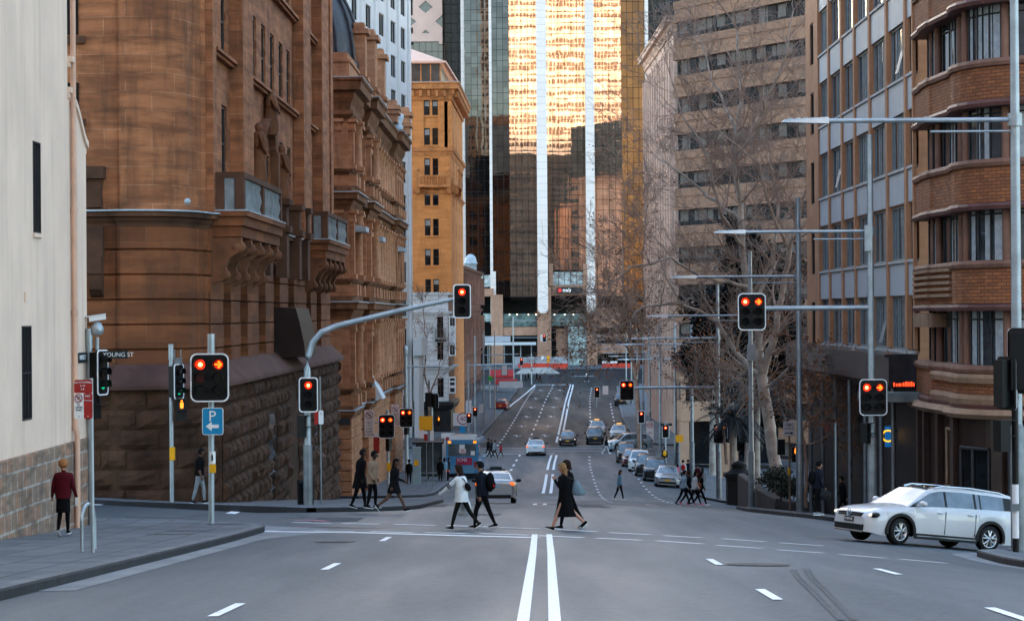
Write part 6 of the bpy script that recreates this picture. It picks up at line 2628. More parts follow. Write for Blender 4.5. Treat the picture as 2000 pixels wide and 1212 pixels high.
pr = [(PX(1003, 424), z0), (PX(1096, 424), z0), (PX(1074, 424), PZ(717.5, 424)), (PX(1024, 424), PZ(718.5, 424))]
mb.prism(pr, lambda a, b, tt: Vector((a, 423 + tt, b)), 3)
mb.build('block', mat('pale_concrete', (.42, .42, .42), .7, var=.15), t)
q = P(990, 730, 430)
t = thing('street_canopy', 'flat pale tram-stop canopy on thin posts before the tower', 'canopy', q)
fbx('roof', 947, 1047, 668, 674, 428, 4, mat('canopy_pale', (.5, .52, .52), .5, var=.1), t)
for px in (952, 984, 1016, 1037):
    fbx('post', px, px + 2, 674, 722, 429, .2, M_GALD, t)
fbx('planter', 947, 997, 656, 667.5, 428.4, .6, M_HOARD, t)
q = P(955, 745, 372)
for i, (px0, px1, y0, y1, d, lab) in enumerate([(955, 1003, 722, 738, 392, 'red shop awning at the far left of the street'), (968, 1010, 740, 752, 380, 'second red awning nearer the road under the white board')]):
    t = thing('shop_awning', lab, 'awning', P(px0, y1, d), 'red awnings')
    a, b = P(px0, y1, d), P(px1, y0, d)
    mb = MB()
    mb.hexa([Vector(p) for p in ((a.x, d, a.z), (b.x, d, a.z), (b.x, d + 2.4, a.z + .3), (a.x, d + 2.4, a.z + .3), (a.x, d, a.z + .3), (b.x, d, a.z + .3), (b.x, d + 2.4, b.z), (a.x, d + 2.4, b.z))])
    mb.build('canvas', mat('red_canvas', (.42, .03, .03), .8, var=.15), t)
    for x in (a.x + .1, b.x - .15):
        mb = MB()
        mb.box((x, d + 2.2, zg(x, d) - .1), (x + .08, d + 2.3, a.z + .3))
        mb.build('post', M_GALD, t)
# ================================================================ vehicles
M_TY = mat('tyre_rubber', (.006, .006, .0065), .7, var=.2, scale=6)
M_RIMA = mat('alloy_rim', (.45, .46, .47), .3, .8, var=.1)
M_CARB = mat('black_car_plastic', (.005, .005, .0055), .5, var=.2, scale=4)
GL_CAR = glassm('car_glass', (.13, .155, .17), .04, .9, .0, .35)
GL_CARD = glassm('dark_car_glass', (.012, .016, .018), .03, .8)
M_CHR = mat('chrome_trim', (.6, .62, .63), .15, .9, var=.05)
M_HLON = emit('lit_headlight', (1, .82, .66), 1.0)
M_HLOFF = mat('clear_headlight', (.5, .53, .55), .12, .3, var=.1)
M_TLOFF = mat('red_tail_light', (.3, .015, .01), .2, var=.1)
M_TLON = emit('lit_tail_light', (1, .12, .012), 1.6)
M_PLATE = mat('yellow_number_plate', (.7, .36, .02), .5, var=.05)
M_PLATEB = mat('black_number_plate', (.02, .02, .02), .5, var=.05)
M_PLATEU = mat('pale_blue_number_plate', (.2, .38, .5), .5, var=.05)
M_TAXI = emit('taxi_roof_sign_light', (1, .5, .12), .9)


def paintm(name, col, metal=0.):
    return mat(name, col, .32, metal, var=.04, scale=1.2, coat=.8, fine=False)


KIND = {
    'sedan': dict(L=4.82, W=1.82, H=1.46, wb=2.78, fo=.95, wr=.325, zs=[(0, .60), (.015, .68), (.10, .80), (.26, .92), (.5, .95), (.82, 1.0), (.95, 1.02), (.985, .97), (1, .85)],
                  zr=[(.24, .90), (.40, 1.36), (.46, 1.43), (.56, 1.46), (.68, 1.42), (.74, 1.34), (.875, 1.0)], tb=.245, t0=.41, t1=.72, te=.87, win=[(.30, .49), (.505, .68), (.69, .745)]),
    'wagon': dict(L=4.58, W=1.80, H=1.48, wb=2.64, fo=.88, wr=.325, zs=[(0, .58), (.015, .68), (.08, .80), (.26, .93), (.5, .97), (.82, 1.0), (.95, 1.02), (.985, 1.0), (1, .9)],
                  zr=[(.235, .90), (.385, 1.38), (.45, 1.46), (.58, 1.48), (.78, 1.455), (.93, 1.41), (.985, 1.08)], tb=.24, t0=.395, t1=.915, te=.98, win=[(.285, .475), (.49, .665), (.68, .702), (.712, .862)]),
    'suv': dict(L=4.62, W=1.86, H=1.70, wb=2.68, fo=.92, wr=.36, zs=[(0, .70), (.015, .82), (.08, .96), (.25, 1.05), (.5, 1.08), (.82, 1.12), (.95, 1.14), (.985, 1.1), (1, .95)],
                zr=[(.225, 1.02), (.365, 1.56), (.43, 1.66), (.56, 1.70), (.75, 1.68), (.90, 1.60), (.98, 1.18)], tb=.23, t0=.375, t1=.895, te=.975, win=[(.275, .46), (.475, .655), (.67, .86)]),
}


def tilted(root, x, y, yaw, off=0.0):
    f = Vector((math.cos(yaw), math.sin(yaw)))
    l = Vector((-f.y, f.x))
    q = lambda a, b: Vector((x + f.x * a + l.x * b, y + f.y * a + l.y * b, zg(x + f.x * a + l.x * b, y + f.y * a + l.y * b)))
    X = (q(1.35, 0) - q(-1.35, 0)).normalized()
    Y = (q(0, .75) - q(0, -.75)).normalized()
    Z = X.cross(Y).normalized()
    Y = Z.cross(X)
    c = (q(1.35, .75) + q(-1.35, .75) + q(1.35, -.75) + q(-1.35, -.75)) / 4 + Vector((0, 0, off + .006))
    root.matrix_world = Matrix(((X.x, Y.x, Z.x, c.x), (X.y, Y.y, Z.y, c.y), (X.z, Y.z, Z.z, c.z), (0, 0, 0, 1)))


def car(label, kind, paint, x, y, yaw, cat='car', name='car', lights=False, tails=False, taxi=False, lit=True, plate=M_PLATE, steer=0., rails=False, clad=False, group=None, off=0.0, spokes=5, glass=None, dark_roof=False, fine=True):
    K_ = KIND[kind]
    L, W, H, wr = K_['L'], K_['W'], K_['H'], K_['wr']
    root = thing(name, label, cat, (0, 0, 0), group, world=False)
    X = lambda t: L / 2 - t * L
    wt = [(0, .70), (.012, .80), (.04, .90), (.09, .965), (.16, 1), (.84, 1), (.93, .97), (.97, .93), (.99, .88), (1, .8)]
    tf = K_['fo'] / L
    tr = (K_['fo'] + K_['wb']) / L
    aR = wr + .055

    def zb(t):
        x_ = X(t)
        z = .2 + .05 * ramp(t, .1, 0) + .08 * ramp(t, .9, 1)
        for tw in (tf, tr):
            dx = abs(x_ - X(tw))
            if dx < aR:
                z = max(z, wr + math.sqrt(aR * aR - dx * dx) - .01)
        return z
    ts = [i / 60 for i in range(61)]
    for tw in (tf, tr):
        for k in range(-6, 7):
            ts.append(tw + aR / L * math.sin(R(15 * k)) * 1.0)
        ts += [tw + aR / L * 1.002, tw - aR / L * 1.002]
    ts += [.006, .994]
    ts = sorted(set(round(t, 4) for t in ts if 0 <= t <= 1))
    rows = []
    for t in ts:
        w, zs, b = W / 2 * lin(wt, t), sm(K_['zs'], t, .02) if .03 < t < .97 else lin(K_['zs'], t), zb(t)
        m1 = max(b + .02, b + (zs - b) * .3)
        h = [(w * .955, b), (w * .99, m1), (w, b + (zs - b) * .55), (w * .985, b + (zs - b) * .8), (w * .955, zs - .035), (w * .91, zs), (w * .6, zs + .035), (0, zs + .05)]
        x_ = X(t)
        row = [(x_, a, z) for a, z in h] + [(x_, -a, z) for a, z in h[-2::-1]]
        rows.append(row)
    mb = MB()
    mb.grid(rows, 0, True, flip=True)
    mb.face(rows[0][::-1])
    mb.face(rows[-1])
    # cabin
    Hh = H - .95
    ct = sorted(set([K_['tb'] + (K_['te'] - K_['tb']) * i / 26 for i in range(27)] + [K_['t0'], K_['t1']] + [e for w_ in K_['win'] for e in w_]))
    crow = []
    for t in ct:
        zs = sm(K_['zs'], t, .02) - .01
        zr = max(zs + .004, sm(K_['zr'], t, .012))
        w = W / 2 * lin(wt, t)
        yb = w * .905
        k = (zr - zs) / (H - lin(K_['zs'], .5))
        yt = yb + (W / 2 * .70 - yb) * min(1, k)
        s_ = min(1, max(.05, k))
        L_ = lambda a: (yb + (yt - yb) * a * .97, zs + (zr - .06 * s_ - zs) * a)
        h = [L_(0), L_(.07), L_(.90), (yt, zr - .045 * s_), (yt * .86, zr - .008 * s_), (0, zr + .025 * s_)]
        crow.append([(X(t), a, z) for a, z in h] + [(X(t), -a, z) for a, z in h[-2::-1]])
    parts = {}

    def put(nm, i, j):
        parts.setdefault(nm, []).append((i, j))
    for i in range(len(ct) - 1):
        tm = (ct[i] + ct[i + 1]) / 2
        for j in range(10):
            jj = j if j < 5 else 9 - j
            side = 'L' if j < 5 else 'R'
            if jj == 1:
                wn = next((q for q, w_ in enumerate(K_['win']) if w_[0] < tm < w_[1]), None)
                put(('side_window', wn, side) if wn is not None else 'frame' if clad or True and K_['win'][0][0] < tm < K_['win'][-1][1] else 'body', i, j)
            elif jj == 4:
                put('windscreen' if tm < K_['t0'] else 'rear_window' if tm > K_['t1'] else 'roof', i, j)
            else:
                put('body', i, j)

    def quads(m_, lst, mm=0, off_=0.):
        for i, j in lst:
            m_.face([crow[i][j], crow[i + 1][j], crow[i + 1][j + 1], crow[i][j + 1]], mm, True)
    quads(mb, parts.get('body', []))
    if not dark_roof:
        quads(mb, parts.get('roof', []))
    quads(mb, parts.get('frame', []), 1)
    body = mb.build('body', [paint, M_CARB], root)
    # join coincident corners so the shell shades smoothly
    import bmesh
    bm = bmesh.new()
    bm.from_mesh(body.data)
    bmesh.ops.remove_doubles(bm, verts=bm.verts, dist=.0008)
    bmesh.ops.recalc_face_normals(bm, faces=bm.faces)
    bm.to_mesh(body.data)
    bm.free()
    g = glass or GL_CAR
    for nm, lst in parts.items():
        if nm in ('body', 'frame'):
            continue
        if nm == 'roof':
            if dark_roof:
                m2 = MB()
                quads(m2, lst)
                m2.build('glass_roof', GL_CARD, root)
            continue
        m2 = MB()
        quads(m2, lst)
        m2.build(nm if isinstance(nm, str) else 'side_window', g, root)
    mb = MB()
    mb.box((-L * .47, -W * .38, .22), (L * .46, W * .38, .62))
    mb.box((-L * .44, -W * .46, .30), (L * .42, W * .46, .40)) if 0 else None
    mb.build('underbody', M_CARB, root)
    # wheels
    for tw, fr in ((tf, 1), (tr, 0)):
        for s in (1, -1):
            yw = s * (W / 2 - .135)
            Mw = Matrix.Translation((X(tw), yw, wr)) @ Matrix.Rotation(R(steer) if fr else 0, 4, 'Z')
            mw = MB()
            mw.lathe((0, 0, 0), [(wr * .66, -.1), (wr * .93, -.105), (wr, -.07), (wr, .07), (wr * .93, .105), (wr * .66, .1)], 20, axis='Y')
            mw.v = [Mw @ v for v in mw.v]
            wh = mw.build('wheel', M_TY, root)
            mr = MB()
            mr.lathe((0, 0, 0), [(wr * .66, s * .1), (wr * .62, s * .098), (wr * .6, s * .06), (wr * .55, s * .045)], 20, 0, axis='Y')
            mr.lathe((0, 0, 0), [(wr * .56, s * .02), (0, s * .02)], 16, 1, axis='Y')
            for k in range(spokes):
                for e in ((-.13, .13) if spokes == 5 else (0,)):
                    a = 2 * math.pi * k / spokes + .3
                    p0 = Vector((math.cos(a) * .05, s * .085, math.sin(a) * .05))
                    p1 = Vector((math.cos(a + e * 2.0) * wr * .62, s * .078, math.sin(a + e * 2.0) * wr * .62))
                    mr.tube([p0, p1], [.034, .026], 5, 0)
            mr.lathe((0, 0, 0), [(.055, s * .06), (.055, s * .1), (0, s * .105)], 10, 0, axis='Y')
            mr.v = [Mw @ v for v in mr.v]
            o = mr.build('rim', [M_RIMA, M_CARB], None)
            o.parent = wh
    # arches, sill
    if clad:
        for tw in (tf, tr):
            for s in (1, -1):
                ma = MB()
                rows = []
                for k in range(17):
                    a = R(-12 + 204 * k / 16)
                    rows.append([(X(tw) + math.cos(a) * r_, s * (W / 2 + dy), wr + math.sin(a) * r_) for r_, dy in ((aR - .02, -.05), (aR - .015, .012), (aR + .055, .012), (aR + .06, -.03))])
                ma.grid(rows, 0, False)
                ma.build('arch_cladding', M_CARB, root)
        for s in (1, -1):
            ms = MB()
            x0, x1 = X(tr) + aR + .03, X(tf) - aR - .03
            ms.box((x0, min(s * W / 2 * .93, s * (W / 2 + .01)), .19), (x1, max(s * W / 2 * .93, s * (W / 2 + .01)), .32))
            ms.box((x0 + .05, min(s * (W / 2), s * (W / 2 + .02)), .245), (x1 - .05, max(s * W / 2, s * (W / 2 + .02)), .275), 1)
            ms.build('sill_trim', [M_CARB, M_CHR], root)
    else:
        for s in (1, -1):
            ms = MB()
            ms.box((X(tr) + aR, min(s * W / 2 * .9, s * W / 2 * .985), .17), (X(tf) - aR, max(s * W / 2 * .9, s * W / 2 * .985), .25))
            ms.build('sill', M_CARB, root)
    # front
    zs0 = lin(K_['zs'], .015)
    zh = zs0 - .02
    for s in (1, -1):
        mh = MB()
        Mh = Matrix.Rotation(R(-s * 32), 3, 'Z') @ Matrix.Rotation(R(8), 3, 'Y')
        mh.ell((L / 2 - .235, s * (W / 2 - .27), zh), (.15, .25, .06), 12, 8, M=Mh)
        hl_ = mh.build('headlight', M_HLON if lights else M_HLOFF, root)
        mh = MB()
        mh.ell((L / 2 - .27, s * (W / 2 - .26), zh - .002), (.145, .29, .078), 12, 8, M=Mh)
        o = mh.build('headlight_housing', M_CARB, None)
        o.parent = hl_
        mt = MB()
        zt = lin(K_['zs'], .985) - .12
        Mt = Matrix.Rotation(R(s * 25), 3, 'Z')
        mt.ell((-L / 2 + .13, s * (W / 2 - .24), zt), (.13, .22, .1 if kind == 'sedan' else .13), 12, 8, M=Mt)
        mt.build('tail_light', M_TLON if tails else M_TLOFF, root)
        mm = MB()
        mm.ell((X(K_['tb'] + .065), s * (W / 2 + .09), lin(K_['zs'], .3) + .085), (.085, .13, .075), 10, 6)
        mm.tube([(X(K_['tb'] + .055), s * (W / 2 - .08), lin(K_['zs'], .3) + .03), (X(K_['tb'] + .06), s * (W / 2 + .04), lin(K_['zs'], .3) + .06)], .03, 5)
        mm.build('wing_mirror', paint if clad else M_CARB, root)
        for tt in (K_['win'][0][1] - .025, K_['win'][1][1] - .02):
            md = MB()
            zz = lin(K_['zs'], .5) - .13
            md.tube([(X(tt), s * (W / 2 + .0), zz), (X(tt) + .07, s * (W / 2 + .025), zz + .005), (X(tt) + .15, s * (W / 2 + .0), zz + .01)], [.014, .018, .014], 6)
            md.build('door_handle', paint if clad else M_CHR, root)
            if fine:
                ml = MB()
                xx = X(tt) - .09
                ml.box((xx - .006, min(s * W / 2 * .985, s * (W / 2 + .003)), .34), (xx + .006, max(s * W / 2 * .985, s * (W / 2 + .003)), lin(K_['zs'], .5) - .09))
                ml.build('door_gap', M_CARB, root)
    mg = MB()
    xf = L / 2
    mg.hexa([Vector(p) for p in ((xf - .12, -W * .28, zh - .07), (xf + .012, -W * .27, zh - .06), (xf + .012, W * .27, zh - .06), (xf - .12, W * .28, zh - .07),
                                 (xf - .14, -W * .28, zh + .02), (xf - .01, -W * .27, zh + .03), (xf - .01, W * .27, zh + .03), (xf - .14, W * .28, zh + .02))])
    mg.hexa([Vector(p) for p in ((xf - .12, -W * .36, .27), (xf + .01, -W * .33, .27), (xf + .01, W * .33, .27), (xf - .12, W * .36, .27),
                                 (xf - .12, -W * .38, .41), (xf + .012, -W * .34, .41), (xf + .012, W * .34, .41), (xf - .12, W * .38, .41))])
    gr = mg.build('grille', M_CARB, root)
    mg = MB()
    mg.box((xf + .0, -W * .25, zh - .03), (xf + .018, W * .25, zh - .014))
    mg.box((xf + .0, -W * .31, .225), (xf + .018, W * .31, .25))
    o = mg.build('chrome_strip', M_CHR, None)
    o.parent = gr
    mg = MB()
    mg.box((xf + .004, -.19, zh - .2), (xf + .026, .19, zh - .09))
    mg.build('number_plate', plate, root)
    mg = MB()
    zt = lin(K_['zs'], .985) - (.2 if kind == 'sedan' else .35)
    mg.box((-xf - .025, -.19, zt - .06), (-xf - .004, .19, zt + .05))
    mg.build('number_plate', M_PLATEU if taxi else plate, root)
    mg = MB()
    mg.box((-xf - .01, -W * .38, .24), (-xf + .15, W * .38, .38))
    mg.build('rear_bumper_trim', M_CARB, root)
    if rails:
        for s in (1, -1):
            mm = MB()
            mm.tube([(X(.42), s * W * .34, H - .06), (X(.47), s * W * .345, H + .0), (X(.65), s * W * .345, H + .015), (X(.84), s * W * .34, H - .03), (X(.89), s * W * .335, H - .08)], .022, 6)
            mm.build('roof_rail', M_CHR, root)
    if taxi:
        mm = MB()
        mm.box((X(.56), -.42, H + .0), (X(.51), .42, H + .05), 0)
        mm.hexa([Vector(p) for p in ((X(.57), -.3, H + .05), (X(.5), -.3, H + .05), (X(.5), .3, H + .05), (X(.57), .3, H + .05), (X(.55), -.24, H + .17), (X(.52), -.24, H + .17), (X(.52), .24, H + .17), (X(.55), .24, H + .17))], 1)
        mm.build('taxi_sign', [M_CARB, M_TAXI if lit else M_CARB], root)
    tilted(root, x, y, yaw, off)
    return root


P_WHT = paintm('white_car_paint', (.58, .59, .59))
P_SIL = paintm('silver_car_paint', (.36, .38, .4), .5)
P_BLK = paintm('black_car_paint', (.006, .0065, .008))
P_NAVY = paintm('dark_grey_car_paint', (.014, .016, .019), .3)
P_MAR = paintm('maroon_car_paint', (.09, .008, .01))
P_RED = paintm('dark_red_car_paint', (.2, .012, .01))
P_SB = paintm('silver_blue_car_paint', (.33, .38, .41), .5)
DN = R(-90)      # heading towards the viewer
UPH = R(89.2)
c0 = car('white estate car with black arches and roof rails turning out of the side street', 'wagon', P_WHT, 10.05, 58.95, R(180 + 26), lights=True, clad=True, rails=True, steer=10, plate=M_PLATEB, dark_roof=True, glass=GL_CAR)
sgn_ = [o for o in c0.children if o.name.startswith('number_plate')][0]
text('DHO 51L', .085, Matrix.Translation((4.58 / 2 + .03, 0, .68 - .02 - .147)) @ Matrix.Rotation(R(90), 4, 'Z') @ FACE, M_SWHT, sgn_)
mb = MB()
xf = 4.58 / 2 + .025
ring = [(.085 * math.cos(R(20 * k)), .085 * math.sin(R(20 * k))) for k in range(18)]
for k in range(18):
    a_, b_ = ring[k], ring[(k + 1) % 18]
    mb.tube([(xf, a_[0], .665 + a_[1]), (xf, b_[0], .665 + b_[1])], .011, 5)
mb.tube([(xf, -.045, .725), (xf, 0, .67), (xf, .045, .725)], .009, 5)
mb.tube([(xf, -.065, .69), (xf, -.03, .605), (xf, 0, .655), (xf, .03, .605), (xf, .065, .69)], .009, 5)
o = mb.build('round_badge', M_CHR, None)
o.parent = c0
for s in (1, -1):
    mb = MB()
    mb.hexa([Vector(p) for p in ((xf - .16, s * .5, .30), (xf - .02, s * .48, .30), (xf - .14, s * .72, .3), (xf - .2, s * .72, .3), (xf - .16, s * .55, .42), (xf - .0, s * .55, .42), (xf - .13, s * .74, .42), (xf - .2, s * .74, .42))])
    o = mb.build('fog_lamp_surround', M_CHR, None)
    o.parent = c0
GP = 'parked cars along the right kerb'
car('silver sedan taxi seen from behind with a lit tail light, beside the two crossing students', 'sedan', P_SIL, PX(969, 108, 960), 108, UPH, 'taxi', 'taxi', tails=True, taxi=True, lit=False)
car('white sedan taxi driving away in the dip with brake lights on', 'sedan', P_WHT, PX(1047, 226, 880), 226, R(88), 'taxi', 'taxi', tails=True, taxi=True, lit=False, fine=False)
car('dark sedan coming towards the viewer with lit headlights at the centre line', 'sedan', P_BLK, PX(1109, 245, 860), 245, DN - R(2), lights=True, fine=False)
car('dark four-wheel drive coming down in the second lane, ahead of a white taxi', 'suv', P_NAVY, PX(1162, 247, 860), 247, DN - R(1), fine=False)
car('white taxi with a lit roof sign following the dark four-wheel drive', 'sedan', P_WHT, PX(1166, 268, 840), 268, DN, 'taxi', 'taxi', taxi=True, fine=False)
car('white taxi with an orange roof light waiting behind the silver crossover', 'sedan', P_WHT, PX(1209, 258, 850), 258, DN - R(6), 'taxi', 'taxi', taxi=True, fine=False)
car('silver-blue crossover turning across the junction, seen from its side', 'suv', P_SB, PX(1226, 233, 885), 233, R(180 + 22), fine=False, plate=M_PLATEB)
car('small dark red car driving away up the left lane of the far hill', 'wagon', P_RED, PX(981, 327, 800), 327, R(84), fine=False)
car('dark car high up on the right of the far hill beyond the traffic signal', 'suv', P_BLK, PX(1213, 338, 790), 338, DN - R(3), fine=False)
for px, d, kind, pt, lab, pl in [(1302, 172.5, 'sedan', P_SIL, 'silver sedan with a yellow plate, front of the parked row', M_PLATE), (1279, 180.5, 'suv', P_NAVY, 'black four-wheel drive parked right behind the silver sedan', M_PLATEB),
                              (1262, 188, 'suv', P_BLK, 'black car third in the parked row, in front of the white one', M_PLATEB), (1249, 196, 'suv', P_WHT, 'white four-wheel drive in the middle of the parked row', M_PLATEB),
                              (1235, 205, 'sedan', P_MAR, 'maroon car squeezed between the white and the last parked car', M_PLATEB), (1224, 212, 'suv', P_BLK, 'black car with a pale roof, last in the parked row', M_PLATEB)]:
    car(lab, kind, pt, PX(px, d, 930), d, DN + R(-3), group=GP, plate=pl, fine=False)
# ---------------------------------------------------------------- bus
M_BUS = paintm('bus_blue_paint', (.05, .2, .36))
M_BUSW = paintm('bus_white_pod', (.66, .68, .69))
t = thing('bus', 'blue city bus seen from behind at the stop, white roof pod, amber lamps', 'bus', (0, 0, 0), world=False)
BW, BH, BL = 2.42, 2.95, 11.5
mb = MB()
o_ = rrect(BW, BH - .35, .18, 4)
mb.prism(o_, lambda a, b, tt: Vector((-BL / 2 + tt, a, b + BH / 2 + .16)), BL)
bus = mb.build('body', M_BUS, t)
mb = MB()
mb.prism(rrect(BW * .8, .42, .12), lambda a, b, tt: Vector((-BL / 2 + .05 + tt, a, b + BH + .12)), 3.2)
mb.build('roof_pod', M_BUSW, t)
xb = -BL / 2 - .012
def bp_(nm, y0, y1, z0, z1, m, off=0., th=.012):
    mb = MB()
    mb.box((xb - off, y0, z0), (xb - off + th, y1, z1))
    return mb.build(nm, m, t)


bp_('rear_window', -1.02, 1.02, 1.72, 2.62, GL_CAR)
bp_('window_notice', -.2, .2, 2.28, 2.58, M_SWHT, .014)
s = bp_('speed_notice', -.28, .22, 1.95, 2.26, M_PINKW, .014)
text('40', .26, Matrix.Translation((xb - .03, -.03, 2.1)) @ Matrix.Rotation(R(-90), 4, 'Z') @ FACE, M_SRED, s)
bp_('window_notice', -.95, -.65, 1.78, 2.1, M_GRN if 0 else M_SWHT, .014)
s = bp_('advert_board', -.75, .45, 1.06, 1.6, mat('magenta_advert', (.3, .02, .06), .5), .004)
text('ICMS', .34, Matrix.Translation((xb - .02, .0, 1.42)) @ Matrix.Rotation(R(-90), 4, 'Z') @ FACE, M_RIM, s)
text('THINK AHEAD', .13, Matrix.Translation((xb - .02, -.13, 1.18)) @ Matrix.Rotation(R(-90), 4, 'Z') @ FACE, M_RIM, s) if 0 else None
for y0, z0, z1, m in [(.82, 2.66, 2.86, emit('amber_bus_lamp', (1, .3, .01), 1.2)), (-1.08, 2.66, 2.86, MATS.get('amber_bus_lamp') or emit('amber_bus_lamp', (1, .3, .01), 1.2)), (.92, 1.1, 1.3, M_TLON), (.92, .85, 1.07, MATS['amber_bus_lamp']), (-1.12, .85, 1.07, M_TLOFF), (-1.12, 1.1, 1.3, M_TLOFF), (.95, .55, .75, M_TLON)]:
    bp_('lamp', y0, y0 + .24, z0, z1, m, .006)
bp_('engine_hatch', -.9, .8, .45, .98, mat('bus_blue_hatch', (.1, .24, .36), .4), .002)
bp_('bumper', -1.15, 1.15, .3, .42, M_CARB, .02)
for s in (1, -1):
    mb = MB()
    mb.box((-BL / 2 + .8, min(s * 1.2, s * 1.222), 1.6), (BL / 2 - .6, max(s * 1.2, s * 1.222), 2.55))
    mb.build('side_windows', GL_CARD, t)
    for xx in (-BL / 2 + 2.6, BL / 2 - 2.6):
        mb = MB()
        mb.lathe((xx, s * (BW / 2 - .16), .48), [(0, -.15), (.48, -.15), (.48, .15), (0, .15)], 16, axis='Y')
        mb.build('wheel', M_TY, t)
tilted(t, PX(911, 186, 930), 186, R(88.0))
# ================================================================ people
SKIN = {'pale': mat('pale_skin', (.4, .21, .15), .6, var=.06, scale=8), 'tan': mat('tan_skin', (.27, .14, .09), .6, var=.06, scale=8),
        'brown': mat('brown_skin', (.09, .042, .026), .55, var=.06, scale=8), 'dark': mat('dark_skin', (.035, .017, .011), .5, var=.06, scale=8)}
CL = {}


def cloth(name, col, rough=.9):
    return mat('cloth_' + name, col, rough, spec=.1, var=.22, scale=5, bump=.004)


C_BLK, C_NAVY, C_WHT = cloth('black', (.0035, .0035, .0042)), cloth('navy', (.007, .009, .015)), cloth('white_knit', (.6, .62, .62))
C_GREY, C_TAN, C_DENIM = cloth('grey_marl', (.2, .225, .245)), cloth('tan_wool', (.22, .15, .1)), cloth('denim', (.13, .24, .33))
C_BURG, C_DGR, C_PINK = cloth('burgundy', (.06, .004, .008)), cloth('dark_grey', (.015, .016, .018)), cloth('pink', (.6, .12, .2))
C_RED, C_OLIV, C_SHOEW = cloth('red', (.4, .02, .025)), cloth('olive_black', (.009, .0095, .008)), mat('white_shoe_sole', (.7, .7, .7), .6)
C_LBLUE, C_GCOAT, C_BEIGE = cloth('light_blue', (.3, .42, .5)), cloth('grey_coat', (.13, .135, .14)), cloth('beige', (.4, .33, .26))
H_BLD, H_BRN, H_BLK = mat('blonde_hair', (.22, .12, .05), .75, spec=.1, var=.35, scale=20), mat('brown_hair', (.018, .008, .005), .7, spec=.1, var=.35, scale=20), mat('black_hair', (.0035, .003, .003), .7, spec=.1, var=.3, scale=20)
H_GNG = mat('ginger_hair', (.3, .13, .05), .75, spec=.1, var=.35, scale=20)
M_EYE = mat('eye_dark', (.01, .008, .008), .2, var=0)


